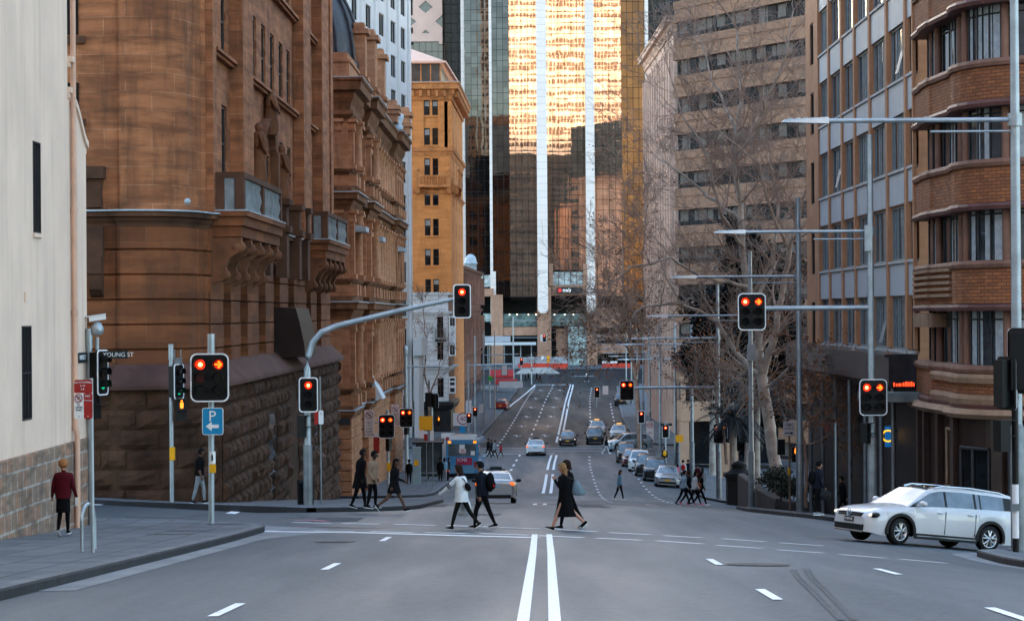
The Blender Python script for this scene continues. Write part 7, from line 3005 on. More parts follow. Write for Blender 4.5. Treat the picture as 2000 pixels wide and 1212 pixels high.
def person(label, pos, yaw, H, legs, arms, mats, hair=None, top=None, skirt=None, lean=4., near=True, turn=0., female=False, bulk=1.0, shoe=None, nod=0., cuff=True, group=None):
    """legs ((thigh, knee, foot) L, R) degrees, arms ((swing, spread, elbow) L, R); faces local +X"""
    root = thing('person', label, 'person', pos, group, world=False)
    root.rotation_euler = (0, 0, yaw)
    V, E, RAD = [], [], []

    def add(p, r, par=None, key=None):
        V.append(Vector(p))
        RAD.append(r)
        if par is not None:
            E.append((par, len(V) - 1, key))
        return len(V) - 1
    f = .93 if female else 1.0
    ML = Matrix.Rotation(R(lean), 3, 'Y')
    T = lambda x, y, z: ML @ Vector((x * H, y * H, z * H))
    pel = add((0, 0, 0), .068 * H * (1.04 if female else 1), None)
    wst = add(T(.0, 0, .09), .058 * H * f, pel, 'torso')
    che = add(T(.006, 0, .2), .066 * H * f * bulk, wst, 'torso')
    nkb = add(T(-.002, 0, .285), .036 * H * f, che, 'torso')
    nek = add(T(.008, 0, .325), .029 * H * f, nkb, 'neck')
    MH = ML @ Matrix.Rotation(R(turn), 3, 'Z') @ Matrix.Rotation(R(nod), 3, 'Y')
    hc = V[nek] + MH @ Vector((.012 * H, 0, .052 * H))
    hd = add(hc, .05 * H, nek, 'head')
    add(hc + MH @ Vector((.0, 0, .045 * H)), .042 * H, hd, 'head')
    feet = []
    hipw = .05 * H
    for s, (a, k, fp) in zip((1, -1), legs):
        a_, b_ = R(a), R(a - k)
        h = add((0, s * hipw, -.025 * H), .056 * H * f, pel, 'torso')
        kn_ = add(V[h] + Vector((math.sin(a_), 0, -math.cos(a_))) * .235 * H, .036 * H * f, h, 'thigh')
        md = add(V[kn_] + Vector((math.sin(b_), 0, -math.cos(b_))) * .08 * H, .034 * H * f, kn_, 'shank')
        an = add(V[kn_] + Vector((math.sin(b_), 0, -math.cos(b_))) * .225 * H, .021 * H, md, 'ankle')
        feet.append((V[an].copy(), R(fp), s))
    hands = []
    for s, (sw, sp, el) in zip((1, -1), arms):
        sh = add(T(-.002, s * .098 * f * (1 + .08 * (bulk - 1)), .265), .036 * H * bulk * f, che, 'torso')
        q = Matrix.Rotation(R(s * 0), 3, 'X')
        dirv = lambda a: (ML @ Vector((math.sin(R(a)) * math.cos(R(sp)), s * math.sin(R(sp)), -math.cos(R(a)) * math.cos(R(sp))))).normalized()
        eb = add(V[sh] + dirv(sw) * .165 * H, .027 * H * bulk, sh, 'upper_arm')
        fd = dirv(sw + el)
        if el > 60:
            fd = (fd + Vector((0, -s * .45, 0))).normalized()
        wr_ = add(V[eb] + fd * .14 * H, .0175 * H * bulk, eb, 'forearm')
        hands.append((V[wr_].copy(), fd, s, wr_))
    for p, fd, s, wi in hands:
        side = fd.cross(Vector((0, 1, 0)))
        side = side.normalized() if side.length > .1 else Vector((1, 0, 0))
        nrm = fd.cross(side).normalized()
        palm = add(p + fd * .032 * H, .017 * H, wi, 'hand')
        if near:
            curl = nrm * (-1 if nrm.y * s < 0 else 1) * -1
            for i, (off, ln) in enumerate(((.017, .036), (.006, .042), (-.005, .04), (-.015, .031))):
                k1 = add(p + fd * (.05 * H) + side * off * H, .0062 * H, palm, 'hand')
                k2 = add(V[k1] + (fd * .85 + Vector((0, -s * .35, 0))).normalized() * ln * .5 * H, .0056 * H, k1, 'hand')
                add(V[k2] + (fd * .5 + Vector((0, -s * .8, 0))).normalized() * ln * .5 * H, .0048 * H, k2, 'hand')
            t1 = add(p + fd * .024 * H + side * .024 * H, .0068 * H, palm, 'hand')
            add(V[t1] + (fd * .8 + side * .5).normalized() * .026 * H, .0055 * H, t1, 'hand')
        else:
            add(p + fd * .075 * H, .012 * H, palm, 'hand')
    low = 1e9
    shoes = []
    for p, fp, s in feet:
        mfoot = Matrix.Rotation(-fp, 3, 'Y')
        pts = [mfoot @ Vector(q) * H for q in ((-.03, 0, -.043), (.1, 0, -.043))]
        low = min(low, min((p + q).z for q in pts))
        shoes.append((p, mfoot, s))
    dz = Vector((0, 0, -low))
    V = [v + dz for v in V]
    # skinned body
    me = bpy.data.meshes.new('skeleton')
    me.from_pydata([tuple(v) for v in V], [(a, b) for a, b, _ in E], [])
    ob = bpy.data.objects.new('skeleton', me)
    COL.objects.link(ob)
    ob.modifiers.new('skin', 'SKIN').branch_smoothing = .4
    ss = ob.modifiers.new('sub', 'SUBSURF')
    ss.levels = ss.render_levels = 2 if near else 1
    sv = me.skin_vertices[0].data
    for i, r in enumerate(RAD):
        sv[i].radius = (r, r)
    sv[pel].use_root = True
    dg = bpy.context.evaluated_depsgraph_get()
    bme = bpy.data.meshes.new_from_object(ob.evaluated_get(dg))
    bpy.data.objects.remove(ob)
    keys = ['head', 'neck', 'torso', 'upper_arm', 'forearm', 'hand', 'thigh', 'shank', 'ankle']
    ml = []
    for k in keys:
        mm = mats.get(k)
        if mm is None:
            mm = mats['skin'] if k in ('head', 'neck', 'hand') else mats['top'] if k in ('torso', 'upper_arm', 'forearm') else mats['legs']
        ml.append(mm)
    bme.materials.clear()
    uniq = []
    for m_ in ml:
        if m_ not in uniq:
            uniq.append(m_)
    for m_ in uniq:
        bme.materials.append(m_)
    segs = [(V[a], V[b] - V[a], k, (RAD[a] + RAD[b]) / 2) for a, b, k in E]
    for pl in bme.polygons:
        c = pl.center
        best, bk = 1e9, 'torso'
        for a, ab, k, r in segs:
            t_ = max(0, min(1, (c - a).dot(ab) / max(1e-9, ab.length_squared)))
            dd = (a + ab * t_ - c).length - r
            if dd < best:
                best, bk = dd, k
        if c.z < V[pel].z - .03 * H and bk == 'torso':
            bk = 'thigh'
        pl.material_index = uniq.index(ml[keys.index(bk)])
        pl.use_smooth = True
    bo = bpy.data.objects.new('body', bme)
    COL.objects.link(bo)
    bo.parent = root
    # shoes
    for p, mf, s in shoes:
        mb = MB()
        p = p + dz
        f3 = lambda x, y, z: p + mf @ (Vector((x, y, z)) * H)
        rows = []
        for x, w, h in ((-.034, .012, .03), (-.028, .02, .045), (.0, .022, .05), (.035, .023, .034), (.07, .026, .022), (.095, .02, .016), (.106, .008, .01)):
            rows.append([f3(x, w * math.cos(R(30 * k)), -.036 + h * max(0, math.sin(R(30 * k)))) for k in range(7)])
        mb.grid(rows, 0, True)
        sole = [(-.035, .012), (-.03, .021), (0, .023), (.035, .024), (.07, .027), (.096, .021), (.108, .008)]
        pr = [(x, w) for x, w in sole] + [(x, -w) for x, w in sole[::-1]]
        mb.prism(pr, lambda a, b, t_: f3(a, b, -.043 + t_), .01, 1)
        mb.build('shoe', [shoe or mats['legs'], mats.get('sole', C_SHOEW)], root)
    # torso garment
    if top:
        zlo, zhi, flare, tm = top[:4]
        mb = MB()
        rows = []
        n = 16
        prof = [(.292, .05, .042), (.278, .095, .06), (.25, .112, .073), (.2, .112, .08), (.14, .1, .074), (.09, .096, .072), (.03, .104, .08)]
        z = .03
        q = [pp for pp in prof if pp[0] >= zlo]
        k = 0
        while z - .06 > zlo:
            z -= .06
            k += 1
            q.append((z, .104 + flare * k, .08 + flare * k * .9))
        if zlo < q[-1][0] - .005:
            q.append((zlo, q[-1][1] + flare * .6, q[-1][2] + flare * .5))
        for z, wy, wx in q:
            fy = f * bulk
            if z > 0:
                rows.append([dz + T(wx * fy * math.cos(2 * math.pi * j / n), wy * fy * math.sin(2 * math.pi * j / n), z) for j in range(n)])
            else:
                sway = (legs[0][0] + legs[1][0]) * .0005 * (-z / .2)
                st_ = 1 + (abs(legs[0][0] - legs[1][0]) / 90.) * min(1, -z / .3) * .9
                rows.append([dz + Vector(((wx * st_ * math.cos(2 * math.pi * j / n) + sway) * H, wy * math.sin(2 * math.pi * j / n) * H * f, z * H)) for j in range(n)])
        mb.grid(rows, 0, True, closed=True, flip=True)
        mb.build(top[4] if len(top) > 4 else 'jacket', tm, root)
    if skirt:
        ztop, zlo, flare, tm = skirt
        mb = MB()
        rows = []
        n = 18
        for i in range(7):
            z = ztop + (zlo - ztop) * i / 6
            st_ = 1 + (abs(legs[0][0] - legs[1][0]) / 90.) * i / 6 * 1.0
            wx, wy = (.075 + flare * i) * st_, .092 + flare * i * .6
            rows.append([dz + Vector((wx * H * math.cos(2 * math.pi * j / n) * (1 + .04 * math.sin(5 * j + i)), wy * H * math.sin(2 * math.pi * j / n), z * H)) for j in range(n)])
        mb.grid(rows, 0, True, closed=True, flip=True)
        mb.build('skirt', tm, root)
    # hair
    hc2 = hc + dz
    if hair:
        st, hm = hair
        mb = MB()
        hl = lambda p: MH @ p
        r = .062 * H
        mb.ell(hc2 + MH @ Vector((-.008 * H, 0, .026 * H)), (r * 1.08, r * .98, r * 1.12), 14, 10, M=MH,
               keep=lambda c: not (c.x > r * .02 and c.z < r * .5) and c.z > -r * (.55 if st == 'short' else .9))
        if st in ('long', 'bob'):
            ln = .14 if st == 'long' else .075
            rows = []
            for i in range(6):
                z = .02 - ln * i / 5
                wy = .058 - .012 * (i / 5) if st == 'long' else .06
                wx = .05 - .02 * i / 5
                rows.append([hc2 + MH @ Vector(((-.022 - .006 * i + wx * math.cos(a)) * H, wy * math.sin(a) * H, z * H)) for a in [R(75 + 210 * k / 10) for k in range(11)]])
            mb.grid(rows, 0, True)
        if st == 'puff':
            mb.ell(hc2 + MH @ Vector((-.02 * H, 0, .03 * H)), (.068 * H, .07 * H, .066 * H), 12, 8, M=MH, keep=lambda c: not (c.x > r * .1 and c.z < r * .4))
        mb.build('hair', hm, root)
    if near:
        mb = MB()
        for s in (1, -1):
            mb.ell(hc2 + MH @ Vector((.049 * H, s * .018 * H, .014 * H)), (.006 * H,) * 3, 6, 4, 0)
            mb.ell(hc2 + MH @ Vector((-.002 * H, s * .051 * H, .006 * H)), (.011 * H, .005 * H, .017 * H), 6, 4, 1)
        mb.ell(hc2 + MH @ Vector((.056 * H, 0, .0)), (.011 * H, .008 * H, .013 * H), 8, 5, 1)
        mb.ell(hc2 + MH @ Vector((.05 * H, 0, -.024 * H)), (.005 * H, .014 * H, .004 * H), 8, 4, 2)
        mb.build('face_features', [M_EYE, mats['skin'], mat('lip_tone', (.25, .08, .06), .5)], root)
    info = dict(root=root, M=at(pos, yaw), T=lambda x, y, z: dz + T(x, y, z), dz=dz, hands=[(h[0] + dz, h[1]) for h in hands], hc=hc2, H=H, MH=MH)
    return info


def spot(px, d, off=0., py=960):
    x = PX(px, d, py)
    return Vector((x, d, zg(x, d) + off))


STR = ((24, 6, 14), (-20, 12, -24))          # a walking stride
STR2 = ((-22, 14, -30), (26, 8, 12))
STAND = ((2, 2, 0), (-3, 2, 0))
ARM = ((-18, 6, 12), (18, 6, 18))
ARM2 = ((16, 6, 20), (-18, 6, 12))
REST = ((4, 7, 14), (-2, 7, 14))
RIGHT, LEFT, AWAY, TOWARD = 0., R(180), R(90), R(-90)


def held(name, label, cat, loc):
    return thing(name, label, cat, loc)


# woman in burgundy walking away on the near pavement
p = person('older woman in a burgundy jacket and black skirt walking away along the cream wall', spot(124, 53.2, KH, 1045), R(84), 1.66, ((5, 28, -38), (6, 3, 2)), ((-6, 12, 25), (0, 14, 18)),
           dict(skin=SKIN['pale'], top=C_BURG, legs=C_BLK), ('puff', H_GNG), top=(-.05, .29, .006, C_BURG), skirt=(.0, -.24, .001, C_BLK), female=True, bulk=1.22, shoe=C_BLK, lean=2)
h = p['M'] @ p['hands'][1][0]
t = held('paper', 'folded white and orange paper held by the woman in burgundy', 'paper', h)
mb = MB()
for k in range(2):
    mb.hexa([h + Vector((x + .01 * k, y + .012 * k, z)) for z, dx in ((-.22, 0), (-.03, 0)) for x, y in ((-.02, -.05), (.05, -.07), (.055, -.06), (-.015, -.04))], k)
mb.build('sheet', [M_SWHT, M_YEL], t)
# man by the sandstone wall
person('bearded man in a black open shirt and light grey trousers walking past the rock-faced wall', spot(390, 77.6, KH, 970), R(-12), 1.80, ((14, 10, 8), (-12, 6, -12)), ((-8, 7, 10), (10, 9, 14)),
       dict(skin=SKIN['brown'], top=C_BLK, legs=C_GREY, forearm=SKIN['brown']), ('short', H_BLK), top=(-.02, .29, .003, C_BLK), bulk=1.05, shoe=C_BLK, turn=8)
# three at the corner
person('tall man in a long black coat walking behind the man in tan at the corner', spot(703, 74.6, KH, 985), R(-8), 1.84, ((14, 8, 6), (-12, 10, -14)), ((4, 5, 20), (0, 6, 24)),
       dict(skin=SKIN['dark'], top=C_BLK, legs=C_BLK, sole=C_SHOEW), ('short', H_BLK), top=(-.19, .29, .012, C_BLK, 'coat'), bulk=1.12, lean=7)
person('man in a tan wool coat, hands in pockets, at the corner kerb', spot(727, 74.0, KH, 985), R(-14), 1.78, ((12, 14, 0), (-6, 6, -6)), ((-10, 8, 38), (-6, 8, 40)),
       dict(skin=SKIN['dark'], top=C_TAN, legs=C_BLK), ('short', H_BLK), top=(-.1, .29, .005, C_TAN, 'coat'), bulk=1.15, shoe=C_BLK, lean=5)
person('woman in a black dress-coat striding off the kerb with bare legs', spot(770, 73.2, 0.06, 985), R(-6), 1.70, ((27, 3, 12), (-27, 26, -52)), ((10, 8, 60), (-14, 8, 20)),
       dict(skin=SKIN['brown'], top=C_BLK, legs=SKIN['brown']), ('long', H_BLK), top=(-.15, .29, .010, C_BLK, 'coat'), female=True, shoe=C_BLK, bulk=1.1, turn=-25)
# pair in the crosswalk
p1 = person('woman in an oversized white jumper crossing with her back half turned and one arm out', spot(902, 60.3, 0, 1032), R(180 - 22), 1.68, ((20, 4, 4), (-26, 14, -34)), ((50, 12, 4), (-6, 10, 30)),
            dict(skin=SKIN['pale'], top=C_WHT, legs=C_OLIV, hand=C_WHT), ('long', H_BRN), top=(-.09, .29, .014, C_WHT, 'jumper'), female=True, bulk=1.28, shoe=C_BLK, lean=5, turn=-10)
a0, a1 = p1['hands'][0][0], p1['T'](0, .1, .265)
mb = MB()
for k in (.50, .60):
    q0, q1 = a1.lerp(a0, k), a1.lerp(a0, k + .055)
    mb.tube([q0, q1], [.066, .064], 10)
mb.build('sleeve_stripe', C_BLK, p1['root'])
bag = held('crossbody_bag', 'small black crossbody bag on the back of the white jumper', 'bag', p1['M'] @ p1['T'](-.1, 0, .12))
mb = MB()
Mb = p1['M'] @ Matrix.Translation(p1['T'](-.118, .01, .12)) @ Matrix.Rotation(R(28), 4, 'X')
mb.ell((0, 0, 0), (.055, .17, .085), 14, 8)
mb.v = [Mb @ v for v in mb.v]
mb.build('pouch', C_BLK, bag)
mb = MB()
mb.tube([p1['M'] @ p1['T'](x, y, z) for x, y, z in ((-.11, -.085, .07), (-.118, .0, .14), (-.095, .07, .23), (-.02, .07, .302), (.06, .03, .27))], .013, 5)
mb.build('strap', C_BLK, bag)
p2 = person('young man in black with a black rucksack crossing beside the woman in white', spot(943, 61.2, 0, 1031), R(180 - 12), 1.74, ((22, 16, 4), (-20, 4, -8)), ((-4, 8, 12), (8, 8, 16)),
            dict(skin=SKIN['tan'], top=C_NAVY, legs=C_BLK), ('short', H_BLK), top=(-.03, .29, .004, C_NAVY), bulk=1.1, shoe=C_BLK, lean=4)
bag = held('rucksack', 'black rucksack with a red tag on the young man in black', 'rucksack', p2['M'] @ p2['T'](-.12, 0, .15))
mb = MB()
mb.ell((0, 0, 0), (.11, .16, .25), 14, 10)
mb.ell((-.07, 0, -.07), (.07, .12, .12), 12, 8)
Mb = p2['M'] @ Matrix.Translation(p2['T'](-.125, 0, .15))
mb.v = [Mb @ v for v in mb.v]
mb.build('pack', C_BLK, bag)
mb = MB()
for s in (1, -1):
    mb.tube([p2['M'] @ p2['T'](x, s * y, z) for x, y, z in ((-.08, .05, .24), (-.01, .06, .298), (.075, .062, .24), (.06, .07, .13), (-.05, .085, .06))], .016, 5)
mb.build('strap', C_BLK, bag)
mb = MB()
q = p2['M'] @ p2['T'](-.19, .03, .1)
mb.box(q + Vector((-.03, -.06, -.03)), q + Vector((.02, .0, .03)))
mb.build('tag', C_RED, bag)
h = p1['M'] @ p1['hands'][1][0]
bag = held('carrier_bag', 'white plastic carrier bag with red marks held between the crossing pair', 'bag', h + Vector((.2, .05, 0)))
mb = MB()
c = h + Vector((.03, -.02, -.27))
rows = []
for z, wx, wy in ((.26, .05, .02), (.2, .1, .05), (.1, .15, .07), (-.08, .17, .08), (-.2, .16, .07), (-.22, .02, .02)):
    rows.append([c + Vector((wx * math.cos(R(36 * k)) * (1 + .1 * math.sin(3 * k)), wy * math.sin(R(36 * k)), z)) for k in range(10)])
mb.grid(rows, 0, True, closed=True, flip=True)
mb.build('sack', mat('white_plastic_film', (.62, .66, .67), .35, var=.1, scale=6), bag)
mb = MB()
for k in range(2):
    mb.box(c + Vector((.0 + .06 * k, -.085, .02)), c + Vector((.035 + .06 * k, -.078, .17)))
mb.build('red_mark', C_RED, bag)
# two women in black
p3 = person('fair-haired woman in a long black dress and jacket striding across, hand to her mouth', spot(1104, 59.3, 0, 1036), R(180 - 4), 1.72, ((24, 2, 18), (-27, 20, -44)), ((20, 6, 130), (-30, 10, 40)),
            dict(skin=SKIN['pale'], top=C_BLK, legs=SKIN['pale']), ('long', H_BLD), top=(-.04, .29, .004, C_BLK), skirt=(.05, -.30, .0045, C_BLK), female=True, bulk=1.2, shoe=C_BLK, lean=4)
p4 = person('woman in black jeans walking on the far side of the woman in the long dress', spot(1112, 60.4, 0, 1034), R(180 - 2), 1.76, ((20, 10, 6), (-24, 6, -20)), ((4, 7, 24), (-16, 9, 24)),
            dict(skin=SKIN['pale'], top=C_BLK, legs=C_BLK), ('bob', H_BRN), top=(-.03, .29, .005, C_BLK), female=True, bulk=1.1, shoe=C_BLK, lean=3)
bag = held('shoulder_bag', 'slate blue shoulder bag hanging behind the woman in the long dress', 'bag', p3['M'] @ p3['T'](-.15, .05, .12))
mb = MB()
c = p3['M'] @ p3['T'](-.17, .1, .1)
rows = []
for z, w in ((.2, .03), (.17, .06), (.0, .13), (-.12, .17), (-.17, .14), (-.18, .02)):
    rows.append([c + Vector((w * math.cos(R(36 * k)) + (.2 - z) * .2, .06 * min(1, w / .1) * math.sin(R(36 * k)), z)) for k in range(10)])
mb.grid(rows, 0, True, closed=True, flip=True)
mb.build('pouch', mat('slate_leather', (.11, .16, .19), .45, var=.15), bag)
mb = MB()
mb.tube([c + Vector((.0, 0, .18)), p3['M'] @ p3['T'](-.06, .1, .26), p3['M'] @ p3['T'](.0, .095, .305), p3['M'] @ p3['T'](.06, .1, .22)], .012, 5)
mb.build('strap', M_CARB, bag)
# farther walkers
person('woman in a denim jacket and dark jeans crossing alone in white trainers', spot(1210, 131, 0, 980), R(-20), 1.68, ((18, 8, 6), (-18, 8, -16)), REST,
       dict(skin=SKIN['pale'], top=C_DENIM, legs=C_BLK), ('long', H_BRN), top=(-.02, .29, .004, C_DENIM), female=True, shoe=C_SHOEW, near=False, bulk=1.1)
GW = 'walkers crossing the right-hand side street'
for px, d, lab, tm, lm, hr, st, sh, fem in [(1335, 115, 'person in a light blue shirt leading the group crossing the side street', C_LBLUE, C_NAVY, H_BLK, STR, C_BLK, False), (1344, 115.6, 'person in dark clothes and pink shoes beside the light blue shirt', C_NAVY, C_BLK, H_BRN, STR2, C_PINK, False),
                                           (1357, 114.6, 'woman in a white top with pink shoes in the crossing group', C_WHT, C_BLK, H_BLK, STR, C_PINK, True), (1368, 115.2, 'woman in black with a tan bag at the rear of the crossing group', C_BLK, C_BLK, H_BLK, STR2, C_SHOEW, True)]:
    pp = person(lab, spot(px, d, 0, 990), R(-8), 1.7, st, ARM, dict(skin=SKIN['tan'], top=tm, legs=lm), ('long' if fem else 'short', hr), top=(-.03, .29, .004, tm), female=fem, near=False, shoe=sh, bulk=1.08, group=GW)
bag = held('shoulder_bag', 'tan leather bag on the last woman of the crossing group', 'bag', pp['M'] @ pp['T'](-.1, -.12, .05))
mb = MB()
c = pp['M'] @ pp['T'](-.05, -.14, .06)
mb.ell(c, (.17, .09, .19), 10, 7)
mb.tube([c + Vector((.05, 0, .15)), pp['M'] @ pp['T'](.0, -.08, .3)], .015, 5)
mb.build('pouch', mat('tan_leather', (.28, .09, .04), .5), bag)
pp = person('man in a dark jacket with a rucksack and bag standing at the right kerb', spot(1597, 77.4, KH, 1022), R(8), 1.76, ((6, 4, 0), (-6, 4, -4)), ((2, 8, 14), (8, 8, 22)),
            dict(skin=SKIN['tan'], top=C_NAVY, legs=C_BLK), ('short', H_BLK), top=(-.04, .29, .005, C_NAVY), shoe=C_GREY, bulk=1.12)
h = pp['M'] @ pp['hands'][1][0]
bag = held('holdall', 'dark holdall carried by the man at the right kerb', 'bag', h)
mb = MB()
mb.ell(h + Vector((.03, -.03, -.24)), (.2, .1, .16), 12, 8)
mb.tube([h + Vector((-.08, -.03, -.12)), h + Vector((0, -.02, -.02)), h + Vector((.12, -.03, -.12))], .014, 5)
mb.build('body', C_DGR, bag)
bag = held('rucksack', 'dark rucksack on the back of the man at the right kerb', 'rucksack', pp['M'] @ pp['T'](-.12, 0, .15))
mb = MB()
mb.ell((0, 0, 0), (.1, .15, .23), 12, 8)
Mb = pp['M'] @ Matrix.Translation(pp['T'](-.12, 0, .15))
mb.v = [Mb @ v for v in mb.v]
mb.build('pack', C_BLK, bag)
for px, d, lab, yaw, H, st, m1, m2, hr, tp in [
    (1372, 163, 'woman in a long grey coat walking away on the right pavement', AWAY, 1.7, STR, C_GCOAT, C_GCOAT, ('long', H_BRN), (-.25, .29, .01, C_GCOAT, 'coat')),
    (1334, 176, 'person with a red rucksack and white top walking away on the right pavement', AWAY, 1.72, STR2, C_WHT, C_BLK, ('short', H_BLK), (-.03, .29, .004, C_WHT)),
    (1323, 178, 'child in pink beside the red rucksack', AWAY, 1.3, STR, C_PINK, C_PINK, ('long', H_BLK), (-.1, .29, .006, C_PINK)),
    (1344, 180, 'person in dark blue right of the red rucksack', AWAY, 1.6, STR, C_NAVY, C_BLK, ('short', H_BRN), (-.03, .29, .004, C_NAVY)),
    (1298, 200, 'person in black with a yellow rucksack beyond the parked cars', AWAY, 1.75, STR2, C_BLK, C_BLK, ('short', H_BLK), (-.03, .29, .004, C_BLK)),
    (1362, 170, 'person in dark purple near the woman in the grey coat', TOWARD, 1.68, STAND, C_BURG, C_BLK, ('short', H_BLK), (-.03, .29, .004, C_BURG)),
    (1646, 97, 'barely visible person in black by the dark shop windows', LEFT, 1.72, STR, C_BLK, C_BLK, ('short', H_BLK), (-.06, .29, .004, C_BLK)),
    (1184, 226, 'person in dark top and white trousers crossing before the silver crossover', RIGHT, 1.7, STR2, C_NAVY, C_WHT, ('short', H_BLK), (-.03, .29, .004, C_NAVY)),
    (953, 222, 'dark-clothed person at the left of the group on the dip corner', RIGHT, 1.75, STR, C_BLK, C_BLK, ('short', H_BLK), (-.03, .29, .004, C_BLK)),
    (959, 220, 'second dark-clothed person of the group on the dip corner', RIGHT, 1.72, STR2, C_DGR, C_BLK, ('short', H_BRN), (-.05, .29, .004, C_DGR)),
    (966, 218, 'person in a pale grey jacket in the group on the dip corner', RIGHT, 1.75, STR, C_GREY, C_DGR, ('short', H_BLK), (-.03, .29, .004, C_GREY)),
    (978, 222, 'child in red running off the dip corner', RIGHT, 1.25, STR2, C_RED, C_NAVY, ('short', H_BLK), (-.05, .29, .004, C_RED)),
    (860, 172, 'person in a long black coat waiting at the bus shelter', AWAY, 1.75, STAND, C_BLK, C_BLK, ('short', H_BLK), (-.2, .29, .008, C_BLK, 'coat')),
    (868, 173, 'person in a denim jacket and pale trousers waiting by the bus', AWAY, 1.72, STAND, C_DENIM, C_GREY, ('long', H_BRN), (-.03, .29, .004, C_DENIM)),
    (875, 174, 'person in dark clothes nearest the rear of the bus', RIGHT, 1.7, STAND, C_DGR, C_BLK, ('short', H_BLK), (-.05, .29, .004, C_DGR)),
    (799, 168, 'dark figure behind the tall lamp-arm pole on the left', AWAY, 1.75, STAND, C_BLK, C_BLK, ('short', H_BLK), (-.1, .29, .004, C_BLK)),
    (1027, 413, 'small pale figure leftmost at the far crossing', RIGHT, 1.7, STR, C_DGR, C_BLK, None, (-.03, .29, .004, C_DGR)),
    (1033, 414, 'dark figure second from left at the far crossing', RIGHT, 1.78, STR2, C_BLK, C_BLK, None, (-.1, .29, .004, C_BLK)),
    (1050, 414, 'dark figure at the end of the far left edge line', LEFT, 1.78, STR, C_BLK, C_BLK, None, (-.05, .29, .004, C_BLK)),
    (1056, 412, 'dark figure just right of the far edge line', LEFT, 1.7, STR2, C_NAVY, C_BLK, None, (-.1, .29, .004, C_NAVY)),
    (1147, 414, 'lone figure in a white top walking in the far road', LEFT, 1.72, STR, C_WHT, C_BLK, ('short', H_BLK), (-.02, .29, .004, C_WHT)),
]:
    pave = px in (1372, 1334, 1323, 1344, 1298, 1362, 1646, 860, 868, 875, 799)
    pp = person(lab, spot(px, d, KH if pave else 0, 900), yaw, H, st, ARM if st is STR else ARM2 if st is STR2 else REST, dict(skin=SKIN['tan'], top=m1, legs=m2), hr, top=tp, near=False, bulk=1.08, shoe=C_SHOEW if px in (1147, 1184) else C_BLK)
    if px in (1334, 1298):
        bag = held('rucksack', 'red rucksack worn over a white top' if px == 1334 else 'yellow rucksack worn over black', 'rucksack', pp['M'] @ pp['T'](-.12, 0, .15))
        mb = MB()
        mb.ell((0, 0, 0), (.12, .16, .24), 10, 7)
        Mb = pp['M'] @ Matrix.Translation(pp['T'](-.13, 0, .15))
        mb.v = [Mb @ v for v in mb.v]
        mb.build('pack', C_RED if px == 1334 else M_YEL, bag)
# ================================================================ trees and planting
M_BARK = mat('pale_plane_bark', (.37, .32, .27), .85, var=.4, scale=1.6, bump=.012)
M_TWIG = mat('pale_twigs', (.3, .225, .18), .85, var=.25, scale=1.5)
M_TWIGR = mat('russet_twigs', (.26, .16, .115), .85, var=.3, scale=1.5)
M_LEAFO = mat('orange_brown_leaves', (.22, .075, .018), .7, var=.6, scale=3)
M_LEAFB = mat('brown_leaves', (.11, .05, .027), .75, var=.5, scale=3)
M_EVER = mat('dark_evergreen_leaves', (.0045, .006, .005), .6, var=.6, scale=2.0)
M_HEDG = mat('hedge_leaves', (.02, .022, .009), .7, var=.7, scale=2.0)
M_PALM = mat('palm_fronds', (.004, .006, .0055), .5, var=.5, scale=2)


def leafquad(mb, p, s, rr, m=0):
    a = Vector((rr.gauss(0, 1), rr.gauss(0, 1), rr.gauss(0, 1))).normalized()
    b = a.cross(Vector((rr.gauss(0, 1), rr.gauss(0, 1), rr.gauss(0, 1)))).normalized()
    mb.face([p - a * s, p + b * s * .6, p + a * s, p - b * s * .6], m)


def grow(mb, p, dv, ln, r, lv, rr, tips, droop=.0, spread=.55, kids=(3, 5), m=0, minr=.008):
    n = 4 if lv > 1 else 3
    pts, rad = [p.copy()], [r]
    d = dv.normalized()
    for i in range(n):
        d = (d + Vector((rr.gauss(0, .16), rr.gauss(0, .16), rr.gauss(0, .13) - droop * .25 + (.06 if lv > 1 else 0)))).normalized()
        p = p + d * ln / n
        pts.append(p.copy())
        rad.append(max(minr, r * (1 - .75 * (i + 1) / n)))
    mb.tube(pts, rad, 6 if lv > 2 else 4 if lv > 1 else 3, m, cap=False)
    if lv <= 0:
        tips.append(pts[-1])
        return
    for k in range(rr.randint(*kids)):
        t = rr.uniform(.3, 1.0)
        i = min(n - 1, int(t * n))
        q = pts[i].lerp(pts[i + 1], t * n - i)
        ax = (pts[i + 1] - pts[i]).normalized()
        side = ax.cross(Vector((rr.gauss(0, 1), rr.gauss(0, 1), rr.gauss(0, 1)))).normalized()
        nd = (ax * rr.uniform(.6, 1.0) + side * spread * rr.uniform(.7, 1.4)).normalized()
        grow(mb, q, nd, ln * rr.uniform(.45, .75), max(minr, r * (1 - .7 * t) * .62), lv - 1, rr, tips, droop, spread, kids, m, minr)


def limb(mb, ctl, d0, rr, rads, wob=.0):
    """a main limb through picture points at slightly varied depths; returns its points"""
    pts = [P(px, py, d0 + dd) for px, py, dd in ctl]
    out = []
    for a, b in zip(pts, pts[1:]):
        for k in range(4):
            out.append(a.lerp(b, k / 4) + Vector((rr.gauss(0, wob), rr.gauss(0, wob), rr.gauss(0, wob))))
    out.append(pts[-1])
    n = len(out)
    rd = [rads[0] + (rads[1] - rads[0]) * i / (n - 1) for i in range(n)]
    mb.tube(out, rd, 9)
    return out, rd


